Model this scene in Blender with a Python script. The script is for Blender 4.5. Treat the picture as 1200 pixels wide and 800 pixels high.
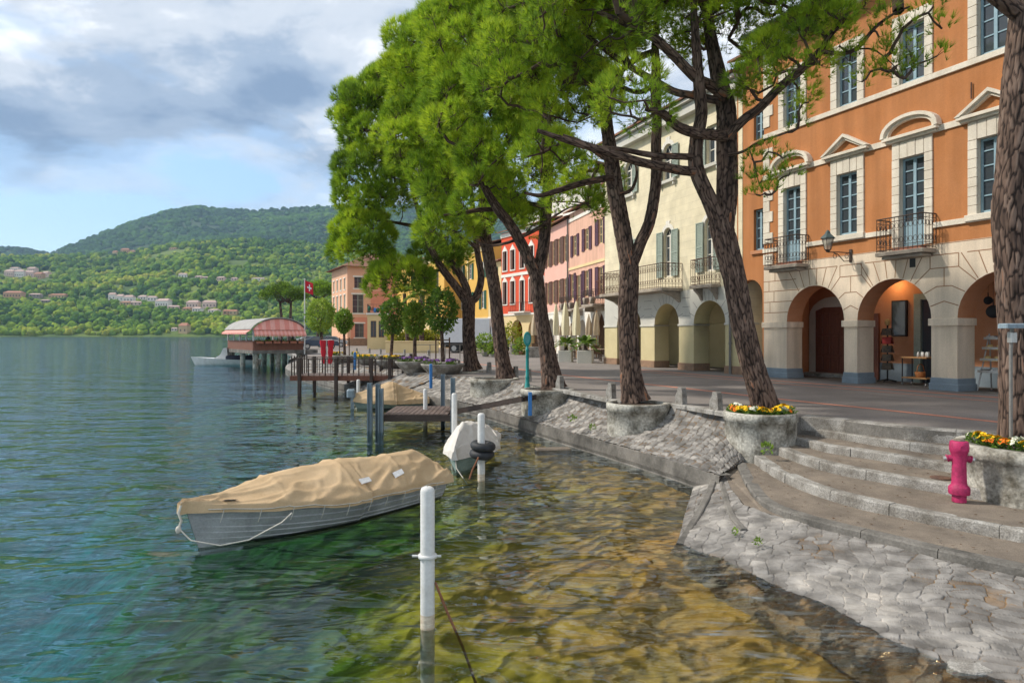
import bpy, math, random
import numpy as np
from mathutils import Vector, Matrix

sc = bpy.context.scene
for o in list(bpy.data.objects):
    bpy.data.objects.remove(o)
COL = sc.collection
rad = math.radians

# ------------------------------------------------------------------ camera
EYE = 2.7            # eye height over the lake
PZ = 1.1             # promenade over the lake
F, CX, HY = 800.0, 600.0, 392.0   # lens in pixels of the 1200x800 photograph, horizon row
cam_data = bpy.data.cameras.new('camera')
cam_data.sensor_width = 36.0
cam_data.lens = 36.0 * F / 1200.0
cam_data.shift_y = -(400.0 - HY) / 1200.0
cam_data.clip_start = 0.1
cam_data.clip_end = 30000.0
cam = bpy.data.objects.new('camera', cam_data)
COL.objects.link(cam)
cam.location = (0, 0, EYE)
cam.rotation_euler = (rad(90), 0, 0)
sc.camera = cam

# ------------------------------------------------------------------ light
SUN_DIR = Vector((-0.80, 0.12, 0.78)).normalized()      # towards the sun
SUN_EL = math.asin(SUN_DIR.z)
SUN_AZ = math.atan2(SUN_DIR.x, SUN_DIR.y)
sun_data = bpy.data.lights.new('sun', 'SUN')
sun_data.energy = 2.5
sun_data.angle = rad(4)
sun_data.color = (1.0, 0.93, 0.82)
sun = bpy.data.objects.new('sun', sun_data)
COL.objects.link(sun)
sun.rotation_euler = (-SUN_DIR).to_track_quat('-Z', 'Y').to_euler()
sc.view_settings.view_transform = 'Standard'
sc.view_settings.look = 'None'
sc.view_settings.exposure = 0.88
sc.view_settings.gamma = 1.0
sc.view_settings.use_curve_mapping = False
sc.cycles.max_bounces = 7
sc.cycles.transparent_max_bounces = 12
sc.cycles.volume_bounces = 0
sc.cycles.sample_clamp_direct = 6.0

def make_world():
    w = bpy.data.worlds.new('World')
    sc.world = w
    w.use_nodes = True
    nt = w.node_tree
    N, L = nt.nodes, nt.links
    N.clear()
    out = N.new('ShaderNodeOutputWorld')
    bg = N.new('ShaderNodeBackground')
    bg.inputs['Strength'].default_value = 0.15
    L.new(bg.outputs[0], out.inputs[0])
    sky = N.new('ShaderNodeTexSky')
    sky.sky_type = 'NISHITA'
    sky.sun_disc = False
    sky.sun_elevation = SUN_EL
    sky.sun_rotation = SUN_AZ
    sky.air_density = 1.0
    sky.dust_density = 0.6
    sky.ozone_density = 1.6
    tc = N.new('ShaderNodeTexCoord')
    sep = N.new('ShaderNodeSeparateXYZ')
    L.new(tc.outputs['Generated'], sep.inputs[0])
    def m(op, a, b=None, c=None, clamp=False):
        n = N.new('ShaderNodeMath'); n.operation = op; n.use_clamp = clamp
        for i, v in enumerate((a, b, c)):
            if v is None: continue
            if isinstance(v, (int, float)): n.inputs[i].default_value = v
            else: L.new(v, n.inputs[i])
        return n.outputs[0]
    zz = m('MAXIMUM', sep.outputs['Z'], 0.0)
    den = m('ADD', zz, 0.22)
    px, py = m('DIVIDE', sep.outputs['X'], den), m('DIVIDE', sep.outputs['Y'], den)
    comb = N.new('ShaderNodeCombineXYZ')
    L.new(px, comb.inputs[0]); L.new(py, comb.inputs[1])
    def noise(scale, detail, rough, off, dist=0.0):
        mp = N.new('ShaderNodeMapping'); mp.inputs['Location'].default_value = off
        L.new(comb.outputs[0], mp.inputs['Vector'])
        n = N.new('ShaderNodeTexNoise')
        n.inputs['Scale'].default_value = scale
        n.inputs['Detail'].default_value = detail
        n.inputs['Roughness'].default_value = rough
        n.inputs['Distortion'].default_value = dist
        L.new(mp.outputs[0], n.inputs['Vector'])
        return n.outputs[0]
    def ramp(v, stops):
        r = N.new('ShaderNodeValToRGB')
        r.color_ramp.interpolation = 'EASE'
        e = r.color_ramp.elements
        e[0].position, e[0].color = stops[0]
        e[1].position, e[1].color = stops[-1]
        for p_, c_ in stops[1:-1]:
            q = e.new(p_); q.color = c_
        L.new(v, r.inputs[0])
        return r.outputs[0]
    g = lambda v: (v, v, v, 1)
    big = noise(1.05, 9, 0.60, (3.9, 1.7, 0), 0.25)
    # a bank of cloud stands to the left of the view, blue gaps low over the hills
    def bank(px_x, px_y, wx, wy):
        d = Vector(((px_x - CX) / F, 1.0, (HY - px_y) / F))
        dz = d.z / d.length; k = dz + 0.22
        cx, cy = d.x / d.length / k, d.y / d.length / k
        a = m('DIVIDE', m('SUBTRACT', px, cx), wx)
        b = m('DIVIDE', m('SUBTRACT', py, cy), wy)
        r2 = m('ADD', m('MULTIPLY', a, a), m('MULTIPLY', b, b))
        return m('POWER', 2.718, m('MULTIPLY', r2, -1.0))
    dark_bank = bank(95, 140, 0.46, 0.24)
    dark_bank2 = bank(345, 105, 0.14, 0.12)
    low_bank = bank(60, 215, 0.34, 0.13)
    gap = bank(330, 225, 0.50, 0.42)
    gap2 = bank(60, 285, 0.45, 0.30)
    cover = m('ADD', big, m('MULTIPLY', dark_bank, 0.20))
    cover = m('ADD', cover, m('MULTIPLY', low_bank, 0.10))
    cover = m('SUBTRACT', cover, m('MULTIPLY', gap, 0.12))
    cover = m('SUBTRACT', cover, m('MULTIPLY', gap2, 0.15))
    cover = m('ADD', cover, m('MULTIPLY', m('SUBTRACT', zz, 0.28), 0.45))
    fac = ramp(cover, [(0.38, g(0)), (0.45, g(0.5)), (0.54, g(1))])
    shade = noise(2.3, 9, 0.62, (7.3, 4.1, 0), 0.2)
    sh = m('SUBTRACT', m('MULTIPLY', shade, 1.0), m('MULTIPLY', dark_bank, 0.30))
    sh = m('SUBTRACT', sh, m('MULTIPLY', dark_bank2, 0.24))
    ccol = ramp(sh, [(0.20, (0.95, 1.35, 2.0, 1)), (0.35, (1.6, 2.0, 2.6, 1)), (0.48, (2.8, 3.05, 3.4, 1)), (0.62, (4.9, 4.9, 4.9, 1))])
    base = N.new('ShaderNodeMix'); base.data_type = 'RGBA'; base.blend_type = 'MIX'
    base.inputs['Factor'].default_value = 0.55
    L.new(sky.outputs[0], base.inputs['A'])
    base.inputs['B'].default_value = (1.2, 2.1, 3.2, 1)
    mix = N.new('ShaderNodeMix'); mix.data_type = 'RGBA'
    L.new(fac, mix.inputs['Factor'])
    L.new(base.outputs['Result'], mix.inputs['A'])
    L.new(ccol, mix.inputs['B'])
    L.new(mix.outputs['Result'], bg.inputs['Color'])
make_world()

# ------------------------------------------------------------------ helpers
def gp(x, y, z=PZ):
    """point at height z seen at pixel (x, y) of the 1200x800 photograph"""
    Y = F * (EYE - z) / (y - HY)
    return Vector(((x - CX) / F * Y, Y, z))
def at(x, y, Y):
    """point at distance Y seen at pixel (x, y)"""
    return Vector(((x - CX) / F * Y, Y, EYE - (y - HY) * Y / F))

class Frame:
    """a wall line: s runs along the wall, d into the house, z up from the promenade"""
    def __init__(self, P, slope):
        self.P = Vector((P[0], P[1]))
        a = math.atan(slope)
        self.u = Vector((math.sin(a), -math.cos(a)))
        self.n = Vector((math.cos(a), math.sin(a)))
        self.rz = math.atan2(self.u.y, self.u.x)
    def s(self, x, d=0.0):
        k = (x - CX) / F
        P = self.P + self.n * d
        return (k * P.y - P.x) / (self.u.x - k * self.u.y)
    def z(self, x, y, d=0.0):
        P = self.P + self.n * d
        Y = P.y + self.u.y * self.s(x, d)
        return EYE - (y - HY) * Y / F - PZ
    def w(self, s, d=0.0, z=0.0):
        p = self.P + self.u * s + self.n * d
        return Vector((p.x, p.y, PZ + z))

class MB:
    def __init__(self):
        self.v = []; self.f = []; self.mi = []; self.sm = []
    def add(self, vs, fs, mi=0, smooth=False):
        b = len(self.v)
        self.v.extend([tuple(p) for p in vs])
        for f in fs:
            self.f.append(tuple(b + i for i in f)); self.mi.append(mi); self.sm.append(smooth)
        return self
    def quad(self, a, b, c, d, mi=0):
        return self.add([a, b, c, d], [(0, 1, 2, 3)], mi)
    def box(self, x0, x1, y0, y1, z0, z1, mi=0):
        v = [(x0, y0, z0), (x1, y0, z0), (x1, y1, z0), (x0, y1, z0), (x0, y0, z1), (x1, y0, z1), (x1, y1, z1), (x0, y1, z1)]
        return self.add(v, [(0, 3, 2, 1), (4, 5, 6, 7), (0, 1, 5, 4), (1, 2, 6, 5), (2, 3, 7, 6), (3, 0, 4, 7)], mi)
    def bbox(self, x0, x1, y0, y1, z0, z1, b=0.01, mi=0):
        """box with chamfered vertical and top edges"""
        pts = [(x0 + b, y0), (x1 - b, y0), (x1, y0 + b), (x1, y1 - b), (x1 - b, y1), (x0 + b, y1), (x0, y1 - b), (x0, y0 + b)]
        ins = [(min(max(x, x0 + b), x1 - b), min(max(y, y0 + b), y1 - b)) for x, y in pts]
        v = [(x, y, z0) for x, y in pts] + [(x, y, z1 - b) for x, y in pts] + [(x, y, z1) for x, y in ins]
        f = []
        for k in range(2):
            for i in range(8):
                j = (i + 1) % 8
                f.append((k * 8 + i, k * 8 + j, (k + 1) * 8 + j, (k + 1) * 8 + i))
        f.append(tuple(range(16, 24))); f.append(tuple(range(7, -1, -1)))
        return self.add(v, f, mi)
    def prism(self, poly, y0, y1, mi=0, axis='y'):
        """polygon in the (x, z) plane pushed from y0 to y1"""
        n = len(poly)
        if axis == 'y':
            v = [(x, y0, z) for x, z in poly] + [(x, y1, z) for x, z in poly]
        elif axis == 'x':
            v = [(y0, x, z) for x, z in poly] + [(y1, x, z) for x, z in poly]
        else:
            v = [(x, z, y0) for x, z in poly] + [(x, z, y1) for x, z in poly]
        f = [tuple(range(n)), tuple(range(2 * n - 1, n - 1, -1))]
        for i in range(n):
            j = (i + 1) % n
            f.append((i, i + n, j + n, j))
        return self.add(v, f, mi)
    def tube(self, pts, r, n=8, mi=0, caps=True, smooth=True):
        pts = [Vector(p) for p in pts]
        m_ = len(pts)
        rs = r if isinstance(r, (list, tuple)) else [r] * m_
        v = []; f = []
        up = Vector((0, 0, 1))
        t0 = (pts[1] - pts[0]).normalized()
        a = up.cross(t0)
        if a.length < 1e-3: a = Vector((1, 0, 0))
        a.normalize()
        for i, p in enumerate(pts):
            t = (pts[min(i + 1, m_ - 1)] - pts[max(i - 1, 0)])
            if t.length < 1e-9: t = Vector((0, 0, 1))
            t.normalize()
            a = (a - t * a.dot(t))
            if a.length < 1e-5: a = t.orthogonal()
            a.normalize()
            b = t.cross(a)
            for k in range(n):
                an = 2 * math.pi * k / n
                v.append(p + (a * math.cos(an) + b * math.sin(an)) * rs[i])
        for i in range(m_ - 1):
            for k in range(n):
                k2 = (k + 1) % n
                f.append((i * n + k, i * n + k2, (i + 1) * n + k2, (i + 1) * n + k))
        self.add(v, f, mi, smooth)
        if caps:
            self.add(v[:n], [tuple(range(n - 1, -1, -1))], mi)
            self.add(v[-n:], [tuple(range(n))], mi)
        return self
    def lathe(self, prof, n=16, c=(0, 0, 0), mi=0, smooth=True, a0=0.0, a1=2 * math.pi):
        v = []; f = []
        full = abs(a1 - a0 - 2 * math.pi) < 1e-6
        cols = n if full else n + 1
        for r, z in prof:
            for k in range(cols):
                a = a0 + (a1 - a0) * k / n
                v.append((c[0] + r * math.cos(a), c[1] + r * math.sin(a), c[2] + z))
        for i in range(len(prof) - 1):
            for k in range(n):
                k2 = (k + 1) % cols
                f.append((i * cols + k, i * cols + k2, (i + 1) * cols + k2, (i + 1) * cols + k))
        return self.add(v, f, mi, smooth)
    def ball(self, c, r, n=10, m_=7, mi=0):
        rx, ry, rz = r if isinstance(r, (tuple, list)) else (r, r, r)
        v = []; f = []
        for i in range(m_ + 1):
            t = math.pi * i / m_
            for k in range(n):
                a = 2 * math.pi * k / n
                v.append((c[0] + rx * math.sin(t) * math.cos(a), c[1] + ry * math.sin(t) * math.sin(a), c[2] - rz * math.cos(t)))
        for i in range(m_):
            for k in range(n):
                k2 = (k + 1) % n
                f.append((i * n + k, i * n + k2, (i + 1) * n + k2, (i + 1) * n + k))
        return self.add(v, f, mi, True)
    def torus(self, c, R, r, n=24, m_=10, mi=0):
        v = []; f = []
        for i in range(n):
            a = 2 * math.pi * i / n
            for k in range(m_):
                b = 2 * math.pi * k / m_
                v.append((c[0] + (R + r * math.cos(b)) * math.cos(a), c[1] + (R + r * math.cos(b)) * math.sin(a), c[2] + r * math.sin(b)))
        for i in range(n):
            for k in range(m_):
                i2, k2 = (i + 1) % n, (k + 1) % m_
                f.append((i * m_ + k, i2 * m_ + k, i2 * m_ + k2, i * m_ + k2))
        return self.add(v, f, mi, True)
    def strip(self, pts, w, y=-0.003, mi=0):
        """thin groove line on a wall face (local x, z)"""
        for (x0, z0), (x1, z1) in zip(pts[:-1], pts[1:]):
            dx, dz = x1 - x0, z1 - z0
            l = math.hypot(dx, dz)
            if l < 1e-6: continue
            nx, nz = -dz / l * w / 2, dx / l * w / 2
            self.quad((x0 - nx, y, z0 - nz), (x1 - nx, y, z1 - nz), (x1 + nx, y, z1 + nz), (x0 + nx, y, z0 + nz), mi)
        return self
    def build(self, name, mats, parent=None, loc=None, rz=0.0):
        me = bpy.data.meshes.new(name)
        me.from_pydata(self.v, [], self.f)
        if not isinstance(mats, (list, tuple)): mats = [mats]
        for m_ in mats: me.materials.append(m_)
        me.polygons.foreach_set('material_index', self.mi)
        me.polygons.foreach_set('use_smooth', self.sm)
        me.update()
        o = bpy.data.objects.new(name, me)
        COL.objects.link(o)
        if parent: o.parent = parent
        if loc is not None: o.location = loc
        if rz: o.rotation_euler = (0, 0, rz)
        return o

def tag(o, label=None, cat=None, group=None, kind=None):
    if label: o['label'] = label
    if cat: o['category'] = cat
    if group: o['group'] = group
    if kind: o['kind'] = kind
    return o
def thing(name, label, cat, loc=(0, 0, 0), rz=0.0, group=None):
    o = bpy.data.objects.new(name, None)
    o.empty_display_size = 0.2
    COL.objects.link(o)
    o.location = loc; o.rotation_euler = (0, 0, rz)
    return tag(o, label, cat, group)
def dup(root, loc, rz=0.0, label=None, group=None, scale=None):
    def cp(o, parent):
        c = o.copy(); COL.objects.link(c)
        if parent is not None: c.parent = parent
        for ch in list(o.children): cp(ch, c)
        return c
    r = cp(root, None)
    r.location = loc; r.rotation_euler = (0, 0, rz)
    if scale is not None: r.scale = (scale,) * 3
    if label: r['label'] = label
    if group: r['group'] = group
    return r
def np_mesh(name, V, Fc, mats, parent=None, smooth=False, colors=None, loc=None, mi=None):
    """mesh from numpy arrays, all faces with the same corner count"""
    V = np.asarray(V, np.float32); Fc = np.asarray(Fc, np.int32)
    k = Fc.shape[1]
    me = bpy.data.meshes.new(name)
    me.vertices.add(len(V)); me.vertices.foreach_set('co', V.ravel())
    me.loops.add(Fc.size); me.loops.foreach_set('vertex_index', Fc.ravel())
    me.polygons.add(len(Fc))
    me.polygons.foreach_set('loop_start', np.arange(0, Fc.size, k, dtype=np.int32))
    me.polygons.foreach_set('loop_total', np.full(len(Fc), k, np.int32))
    if not isinstance(mats, (list, tuple)): mats = [mats]
    for m_ in mats: me.materials.append(m_)
    if mi is not None: me.polygons.foreach_set('material_index', np.asarray(mi, np.int32))
    if smooth: me.polygons.foreach_set('use_smooth', np.ones(len(Fc), bool))
    if colors is not None:
        ca = me.color_attributes.new('tone', 'FLOAT_COLOR', 'POINT')
        c4 = np.ones((len(V), 4), np.float32); c4[:, :colors.shape[1]] = colors
        ca.data.foreach_set('color', c4.ravel())
    me.update(calc_edges=True)
    o = bpy.data.objects.new(name, me)
    COL.objects.link(o)
    if parent: o.parent = parent
    if loc is not None: o.location = loc
    return o

# value noise for geometry
_rng = np.random.RandomState(7)
_perm = _rng.rand(64, 64, 64).astype(np.float32)
def vnoise(p):
    p = np.asarray(p, np.float64)
    i = np.floor(p).astype(int); f = p - i
    f = f * f * (3 - 2 * f)
    i &= 63; j = (i + 1) & 63
    x0, y0, z0 = i[..., 0], i[..., 1], i[..., 2]; x1, y1, z1 = j[..., 0], j[..., 1], j[..., 2]
    fx, fy, fz = f[..., 0], f[..., 1], f[..., 2]
    def l(a, b, t): return a + (b - a) * t
    return l(l(l(_perm[x0, y0, z0], _perm[x1, y0, z0], fx), l(_perm[x0, y1, z0], _perm[x1, y1, z0], fx), fy),
             l(l(_perm[x0, y0, z1], _perm[x1, y0, z1], fx), l(_perm[x0, y1, z1], _perm[x1, y1, z1], fx), fy), fz) * 2 - 1
def fbm(p, n=4):
    p = np.asarray(p, np.float64); r = 0; a = 1.0; s = 0
    for k in range(n):
        r = r + a * vnoise(p * 2 ** k + 11.3 * k); s += a; a *= 0.5
    return r / s
def cells(u, v, jitter=0.75, seed=0):
    """jittered-grid Voronoi in (u, v): F2-F1 and the id noise of the nearest cell"""
    rs = np.random.RandomState(seed)
    T = rs.rand(128, 128, 3)
    iu, iv = np.floor(u).astype(int), np.floor(v).astype(int)
    d1 = np.full(u.shape, 9.0); d2 = np.full(u.shape, 9.0); idn = np.zeros(u.shape)
    for a in (-1, 0, 1):
        for b in (-1, 0, 1):
            cu, cv = iu + a, iv + b
            t = T[cu & 127, cv & 127]
            off = 0.5 * (cv & 1)
            x = cu + 0.5 + (t[..., 0] - 0.5) * jitter + off * 0.0
            y = cv + 0.5 + (t[..., 1] - 0.5) * jitter
            d = np.maximum(np.abs(u - x), np.abs(v - y)) * 0.55 + np.hypot(u - x, v - y) * 0.45
            nearer = d < d1
            d2 = np.where(nearer, d1, np.minimum(d2, d))
            idn = np.where(nearer, t[..., 2], idn)
            d1 = np.where(nearer, d, d1)
    return d2 - d1, idn

# ------------------------------------------------------------------ materials
def new_mat(name):
    m_ = bpy.data.materials.new(name); m_.use_nodes = True
    nt = m_.node_tree
    b = nt.nodes['Principled BSDF']
    return m_, nt, nt.nodes, nt.links, b
def c4(c): return (c[0], c[1], c[2], 1.0)
MATS = {}
def mk(name, col, rough=0.8, col2=None, scale=3.0, mixlo=0.35, mixhi=0.65, fine=0.12, fscale=40.0, bump=0.15, bscale=60.0,
       metal=0.0, spec=0.3, stretch=(1, 1, 1), bdist=0.01, detail=5, streak=0.0):
    """surface with patchy second tone, fine grain and bump"""
    if name in MATS: return MATS[name]
    m_, nt, N, L, b = new_mat(name)
    tc = N.new('ShaderNodeTexCoord')
    mp = N.new('ShaderNodeMapping'); mp.inputs['Scale'].default_value = stretch
    L.new(tc.outputs['Object'], mp.inputs['Vector'])
    n1 = N.new('ShaderNodeTexNoise'); n1.inputs['Scale'].default_value = scale; n1.inputs['Detail'].default_value = detail; n1.inputs['Roughness'].default_value = 0.65
    L.new(mp.outputs[0], n1.inputs['Vector'])
    r = N.new('ShaderNodeValToRGB')
    r.color_ramp.elements[0].position = mixlo; r.color_ramp.elements[1].position = mixhi
    if col2 is None: col2 = tuple(c * 0.8 for c in col)
    r.color_ramp.elements[0].color = c4(col2); r.color_ramp.elements[1].color = c4(col)
    L.new(n1.outputs[0], r.inputs[0])
    n2 = N.new('ShaderNodeTexNoise'); n2.inputs['Scale'].default_value = fscale; n2.inputs['Detail'].default_value = 3
    L.new(tc.outputs['Object'], n2.inputs['Vector'])
    mr = N.new('ShaderNodeMapRange'); mr.inputs[1].default_value = 0.3; mr.inputs[2].default_value = 0.7
    mr.inputs[3].default_value = 1 - fine; mr.inputs[4].default_value = 1 + fine
    L.new(n2.outputs[0], mr.inputs[0])
    mx = N.new('ShaderNodeMix'); mx.data_type = 'RGBA'; mx.blend_type = 'MULTIPLY'; mx.inputs['Factor'].default_value = 1.0
    L.new(r.outputs[0], mx.inputs['A']); L.new(mr.outputs[0], mx.inputs['B'])
    last = mx.outputs['Result']
    if streak > 0:          # rain streaks and faded patches in the render
        ms = N.new('ShaderNodeMapping'); ms.inputs['Scale'].default_value = (2.6, 2.6, 0.22)
        L.new(tc.outputs['Object'], ms.inputs['Vector'])
        n4 = N.new('ShaderNodeTexNoise'); n4.inputs['Scale'].default_value = 1.0; n4.inputs['Detail'].default_value = 6
        L.new(ms.outputs[0], n4.inputs['Vector'])
        m4 = N.new('ShaderNodeMapRange'); m4.inputs[1].default_value = 0.35; m4.inputs[2].default_value = 0.65; m4.inputs[3].default_value = 1 - streak; m4.inputs[4].default_value = 1 + streak * 0.4
        L.new(n4.outputs[0], m4.inputs[0])
        x4 = N.new('ShaderNodeMix'); x4.data_type = 'RGBA'; x4.blend_type = 'MULTIPLY'; x4.inputs['Factor'].default_value = 1.0
        L.new(last, x4.inputs['A']); L.new(m4.outputs[0], x4.inputs['B']); last = x4.outputs['Result']
    L.new(last, b.inputs['Base Color'])
    b.inputs['Roughness'].default_value = rough
    b.inputs['Metallic'].default_value = metal
    b.inputs['Specular IOR Level'].default_value = spec
    if bump > 0:
        n3 = N.new('ShaderNodeTexNoise'); n3.inputs['Scale'].default_value = bscale; n3.inputs['Detail'].default_value = 4
        L.new(mp.outputs[0], n3.inputs['Vector'])
        bp = N.new('ShaderNodeBump'); bp.inputs['Strength'].default_value = bump; bp.inputs['Distance'].default_value = bdist
        L.new(n3.outputs[0], bp.inputs['Height']); L.new(bp.outputs[0], b.inputs['Normal'])
    MATS[name] = m_
    return m_
def mk_tone(name, ramp, rough=0.9, bump=0.3, bscale=40, bdist=0.01, transl=0.0, var=0.25, vscale=6.0, spec=0.2, stretch=(1, 1, 1)):
    """colour from the mesh attribute 'tone' (red channel picks along the ramp)"""
    if name in MATS: return MATS[name]
    m_, nt, N, L, b = new_mat(name)
    at_ = N.new('ShaderNodeAttribute'); at_.attribute_name = 'tone'
    sp = N.new('ShaderNodeSeparateColor'); L.new(at_.outputs['Color'], sp.inputs[0])
    r = N.new('ShaderNodeValToRGB')
    e = r.color_ramp.elements
    e[0].position, e[0].color = ramp[0][0], c4(ramp[0][1])
    e[1].position, e[1].color = ramp[-1][0], c4(ramp[-1][1])
    for p_, c_ in ramp[1:-1]:
        q = e.new(p_); q.color = c4(c_)
    L.new(sp.outputs[0], r.inputs[0])
    tc = N.new('ShaderNodeTexCoord')
    mp = N.new('ShaderNodeMapping'); mp.inputs['Scale'].default_value = stretch
    L.new(tc.outputs['Object'], mp.inputs['Vector'])
    n2 = N.new('ShaderNodeTexNoise'); n2.inputs['Scale'].default_value = vscale; n2.inputs['Detail'].default_value = 4
    L.new(mp.outputs[0], n2.inputs['Vector'])
    mr = N.new('ShaderNodeMapRange'); mr.inputs[1].default_value = 0.3; mr.inputs[2].default_value = 0.7
    mr.inputs[3].default_value = 1 - var; mr.inputs[4].default_value = 1 + var
    L.new(n2.outputs[0], mr.inputs[0])
    mx = N.new('ShaderNodeMix'); mx.data_type = 'RGBA'; mx.blend_type = 'MULTIPLY'; mx.inputs['Factor'].default_value = 1.0
    L.new(r.outputs[0], mx.inputs['A']); L.new(mr.outputs[0], mx.inputs['B'])
    L.new(mx.outputs['Result'], b.inputs['Base Color'])
    b.inputs['Roughness'].default_value = rough
    b.inputs['Specular IOR Level'].default_value = spec
    if bump > 0:
        n3 = N.new('ShaderNodeTexNoise'); n3.inputs['Scale'].default_value = bscale; n3.inputs['Detail'].default_value = 4
        L.new(mp.outputs[0], n3.inputs['Vector'])
        bp = N.new('ShaderNodeBump'); bp.inputs['Strength'].default_value = bump; bp.inputs['Distance'].default_value = bdist
        L.new(n3.outputs[0], bp.inputs['Height']); L.new(bp.outputs[0], b.inputs['Normal'])
    if transl > 0:
        tr = N.new('ShaderNodeBsdfTranslucent'); L.new(mx.outputs['Result'], tr.inputs['Color'])
        ms = N.new('ShaderNodeMixShader'); ms.inputs[0].default_value = transl
        L.new(b.outputs[0], ms.inputs[1]); L.new(tr.outputs[0], ms.inputs[2])
        L.new(ms.outputs[0], N['Material Output'].inputs['Surface'])
    MATS[name] = m_
    return m_

def mk_water():
    m_, nt, N, L, b = new_mat('lake water')
    N.remove(b)
    out = N['Material Output']
    tc = N.new('ShaderNodeTexCoord')
    def nz(scale, st, det, rot=0.0, dist=0.0):
        mp = N.new('ShaderNodeMapping'); mp.inputs['Scale'].default_value = st; mp.inputs['Location'].default_value = (3.7, 1.9, 0); mp.inputs['Rotation'].default_value = (0, 0, rot)
        L.new(tc.outputs['Object'], mp.inputs['Vector'])
        n = N.new('ShaderNodeTexNoise'); n.inputs['Scale'].default_value = scale; n.inputs['Detail'].default_value = det
        n.inputs['Distortion'].default_value = dist; n.inputs['Roughness'].default_value = 0.5
        L.new(mp.outputs[0], n.inputs['Vector'])
        return n.outputs[0]
    def bump(h, dist, prev=None, st=1.0):
        bp = N.new('ShaderNodeBump'); bp.inputs['Strength'].default_value = st; bp.inputs['Distance'].default_value = dist
        L.new(h, bp.inputs['Height'])
        if prev is not None: L.new(prev, bp.inputs['Normal'])
        return bp.outputs[0]
    n1 = bump(nz(0.30, (0.7, 1.6, 1), 2, 0.25), 0.30)
    n2 = bump(nz(1.25, (0.85, 1.6, 1), 2, -0.08, 0.6), 0.130, n1)
    n3 = bump(nz(4.4, (0.6, 1.5, 1), 2, 0.15, 0.4), 0.019, n2)
    gl = N.new('ShaderNodeBsdfGlossy'); gl.inputs['Roughness'].default_value = 0.045
    gl.inputs['Color'].default_value = (0.82, 0.93, 1.0, 1)
    L.new(n3, gl.inputs['Normal'])
    tr = N.new('ShaderNodeBsdfTransparent'); tr.inputs['Color'].default_value = (0.97, 0.99, 0.98, 1)
    fr = N.new('ShaderNodeFresnel'); fr.inputs['IOR'].default_value = 1.38
    L.new(n3, fr.inputs['Normal'])
    mx = N.new('ShaderNodeMixShader')
    L.new(fr.outputs[0], mx.inputs[0]); L.new(tr.outputs[0], mx.inputs[1]); L.new(gl.outputs[0], mx.inputs[2])
    L.new(mx.outputs[0], out.inputs['Surface'])
    va = N.new('ShaderNodeVolumeAbsorption'); va.inputs['Color'].default_value = (0.26, 0.86, 0.82, 1); va.inputs['Density'].default_value = 0.30
    L.new(va.outputs[0], out.inputs['Volume'])
    return m_

def mk_glass_dark(name='window glass', col=(0.05, 0.06, 0.07)):
    if name in MATS: return MATS[name]
    m_, nt, N, L, b = new_mat(name)
    b.inputs['Base Color'].default_value = c4(col)
    b.inputs['Roughness'].default_value = 0.06
    b.inputs['Specular IOR Level'].default_value = 0.55
    tc = N.new('ShaderNodeTexCoord')
    n = N.new('ShaderNodeTexNoise'); n.inputs['Scale'].default_value = 2.2
    L.new(tc.outputs['Object'], n.inputs['Vector'])
    bp = N.new('ShaderNodeBump'); bp.inputs['Strength'].default_value = 0.15; bp.inputs['Distance'].default_value = 0.03
    L.new(n.outputs[0], bp.inputs['Height']); L.new(bp.outputs[0], b.inputs['Normal'])
    MATS[name] = m_
    return m_
def mk_brick(name, c1, c2, mortar, scale, bw=0.5, rh=0.25, msize=0.02, rough=0.9, bump=0.4, rotx=90):
    """tile or block courses in object space"""
    if name in MATS: return MATS[name]
    m_, nt, N, L, b = new_mat(name)
    tc = N.new('ShaderNodeTexCoord')
    mp = N.new('ShaderNodeMapping'); mp.inputs['Rotation'].default_value = (rad(rotx), 0, 0)
    L.new(tc.outputs['Object'], mp.inputs['Vector'])
    br = N.new('ShaderNodeTexBrick')
    br.inputs['Color1'].default_value = c4(c1); br.inputs['Color2'].default_value = c4(c2); br.inputs['Mortar'].default_value = c4(mortar)
    br.inputs['Scale'].default_value = scale; br.inputs['Brick Width'].default_value = bw; br.inputs['Row Height'].default_value = rh
    br.inputs['Mortar Size'].default_value = msize; br.inputs['Mortar Smooth'].default_value = 0.3
    L.new(mp.outputs[0], br.inputs['Vector'])
    n2 = N.new('ShaderNodeTexNoise'); n2.inputs['Scale'].default_value = 1.7; n2.inputs['Detail'].default_value = 6
    L.new(tc.outputs['Object'], n2.inputs['Vector'])
    mr = N.new('ShaderNodeMapRange'); mr.inputs[1].default_value = 0.3; mr.inputs[2].default_value = 0.7; mr.inputs[3].default_value = 0.86; mr.inputs[4].default_value = 1.1
    L.new(n2.outputs[0], mr.inputs[0])
    mx = N.new('ShaderNodeMix'); mx.data_type = 'RGBA'; mx.blend_type = 'MULTIPLY'; mx.inputs['Factor'].default_value = 1.0
    L.new(br.outputs['Color'], mx.inputs['A']); L.new(mr.outputs[0], mx.inputs['B'])
    L.new(mx.outputs['Result'], b.inputs['Base Color'])
    b.inputs['Roughness'].default_value = rough; b.inputs['Specular IOR Level'].default_value = 0.2
    iv = N.new('ShaderNodeMath'); iv.operation = 'SUBTRACT'; iv.inputs[0].default_value = 1.0
    L.new(br.outputs['Fac'], iv.inputs[1])
    bp = N.new('ShaderNodeBump'); bp.inputs['Strength'].default_value = bump; bp.inputs['Distance'].default_value = 0.012
    L.new(iv.outputs[0], bp.inputs['Height']); L.new(bp.outputs[0], b.inputs['Normal'])
    MATS[name] = m_
    return m_

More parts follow.
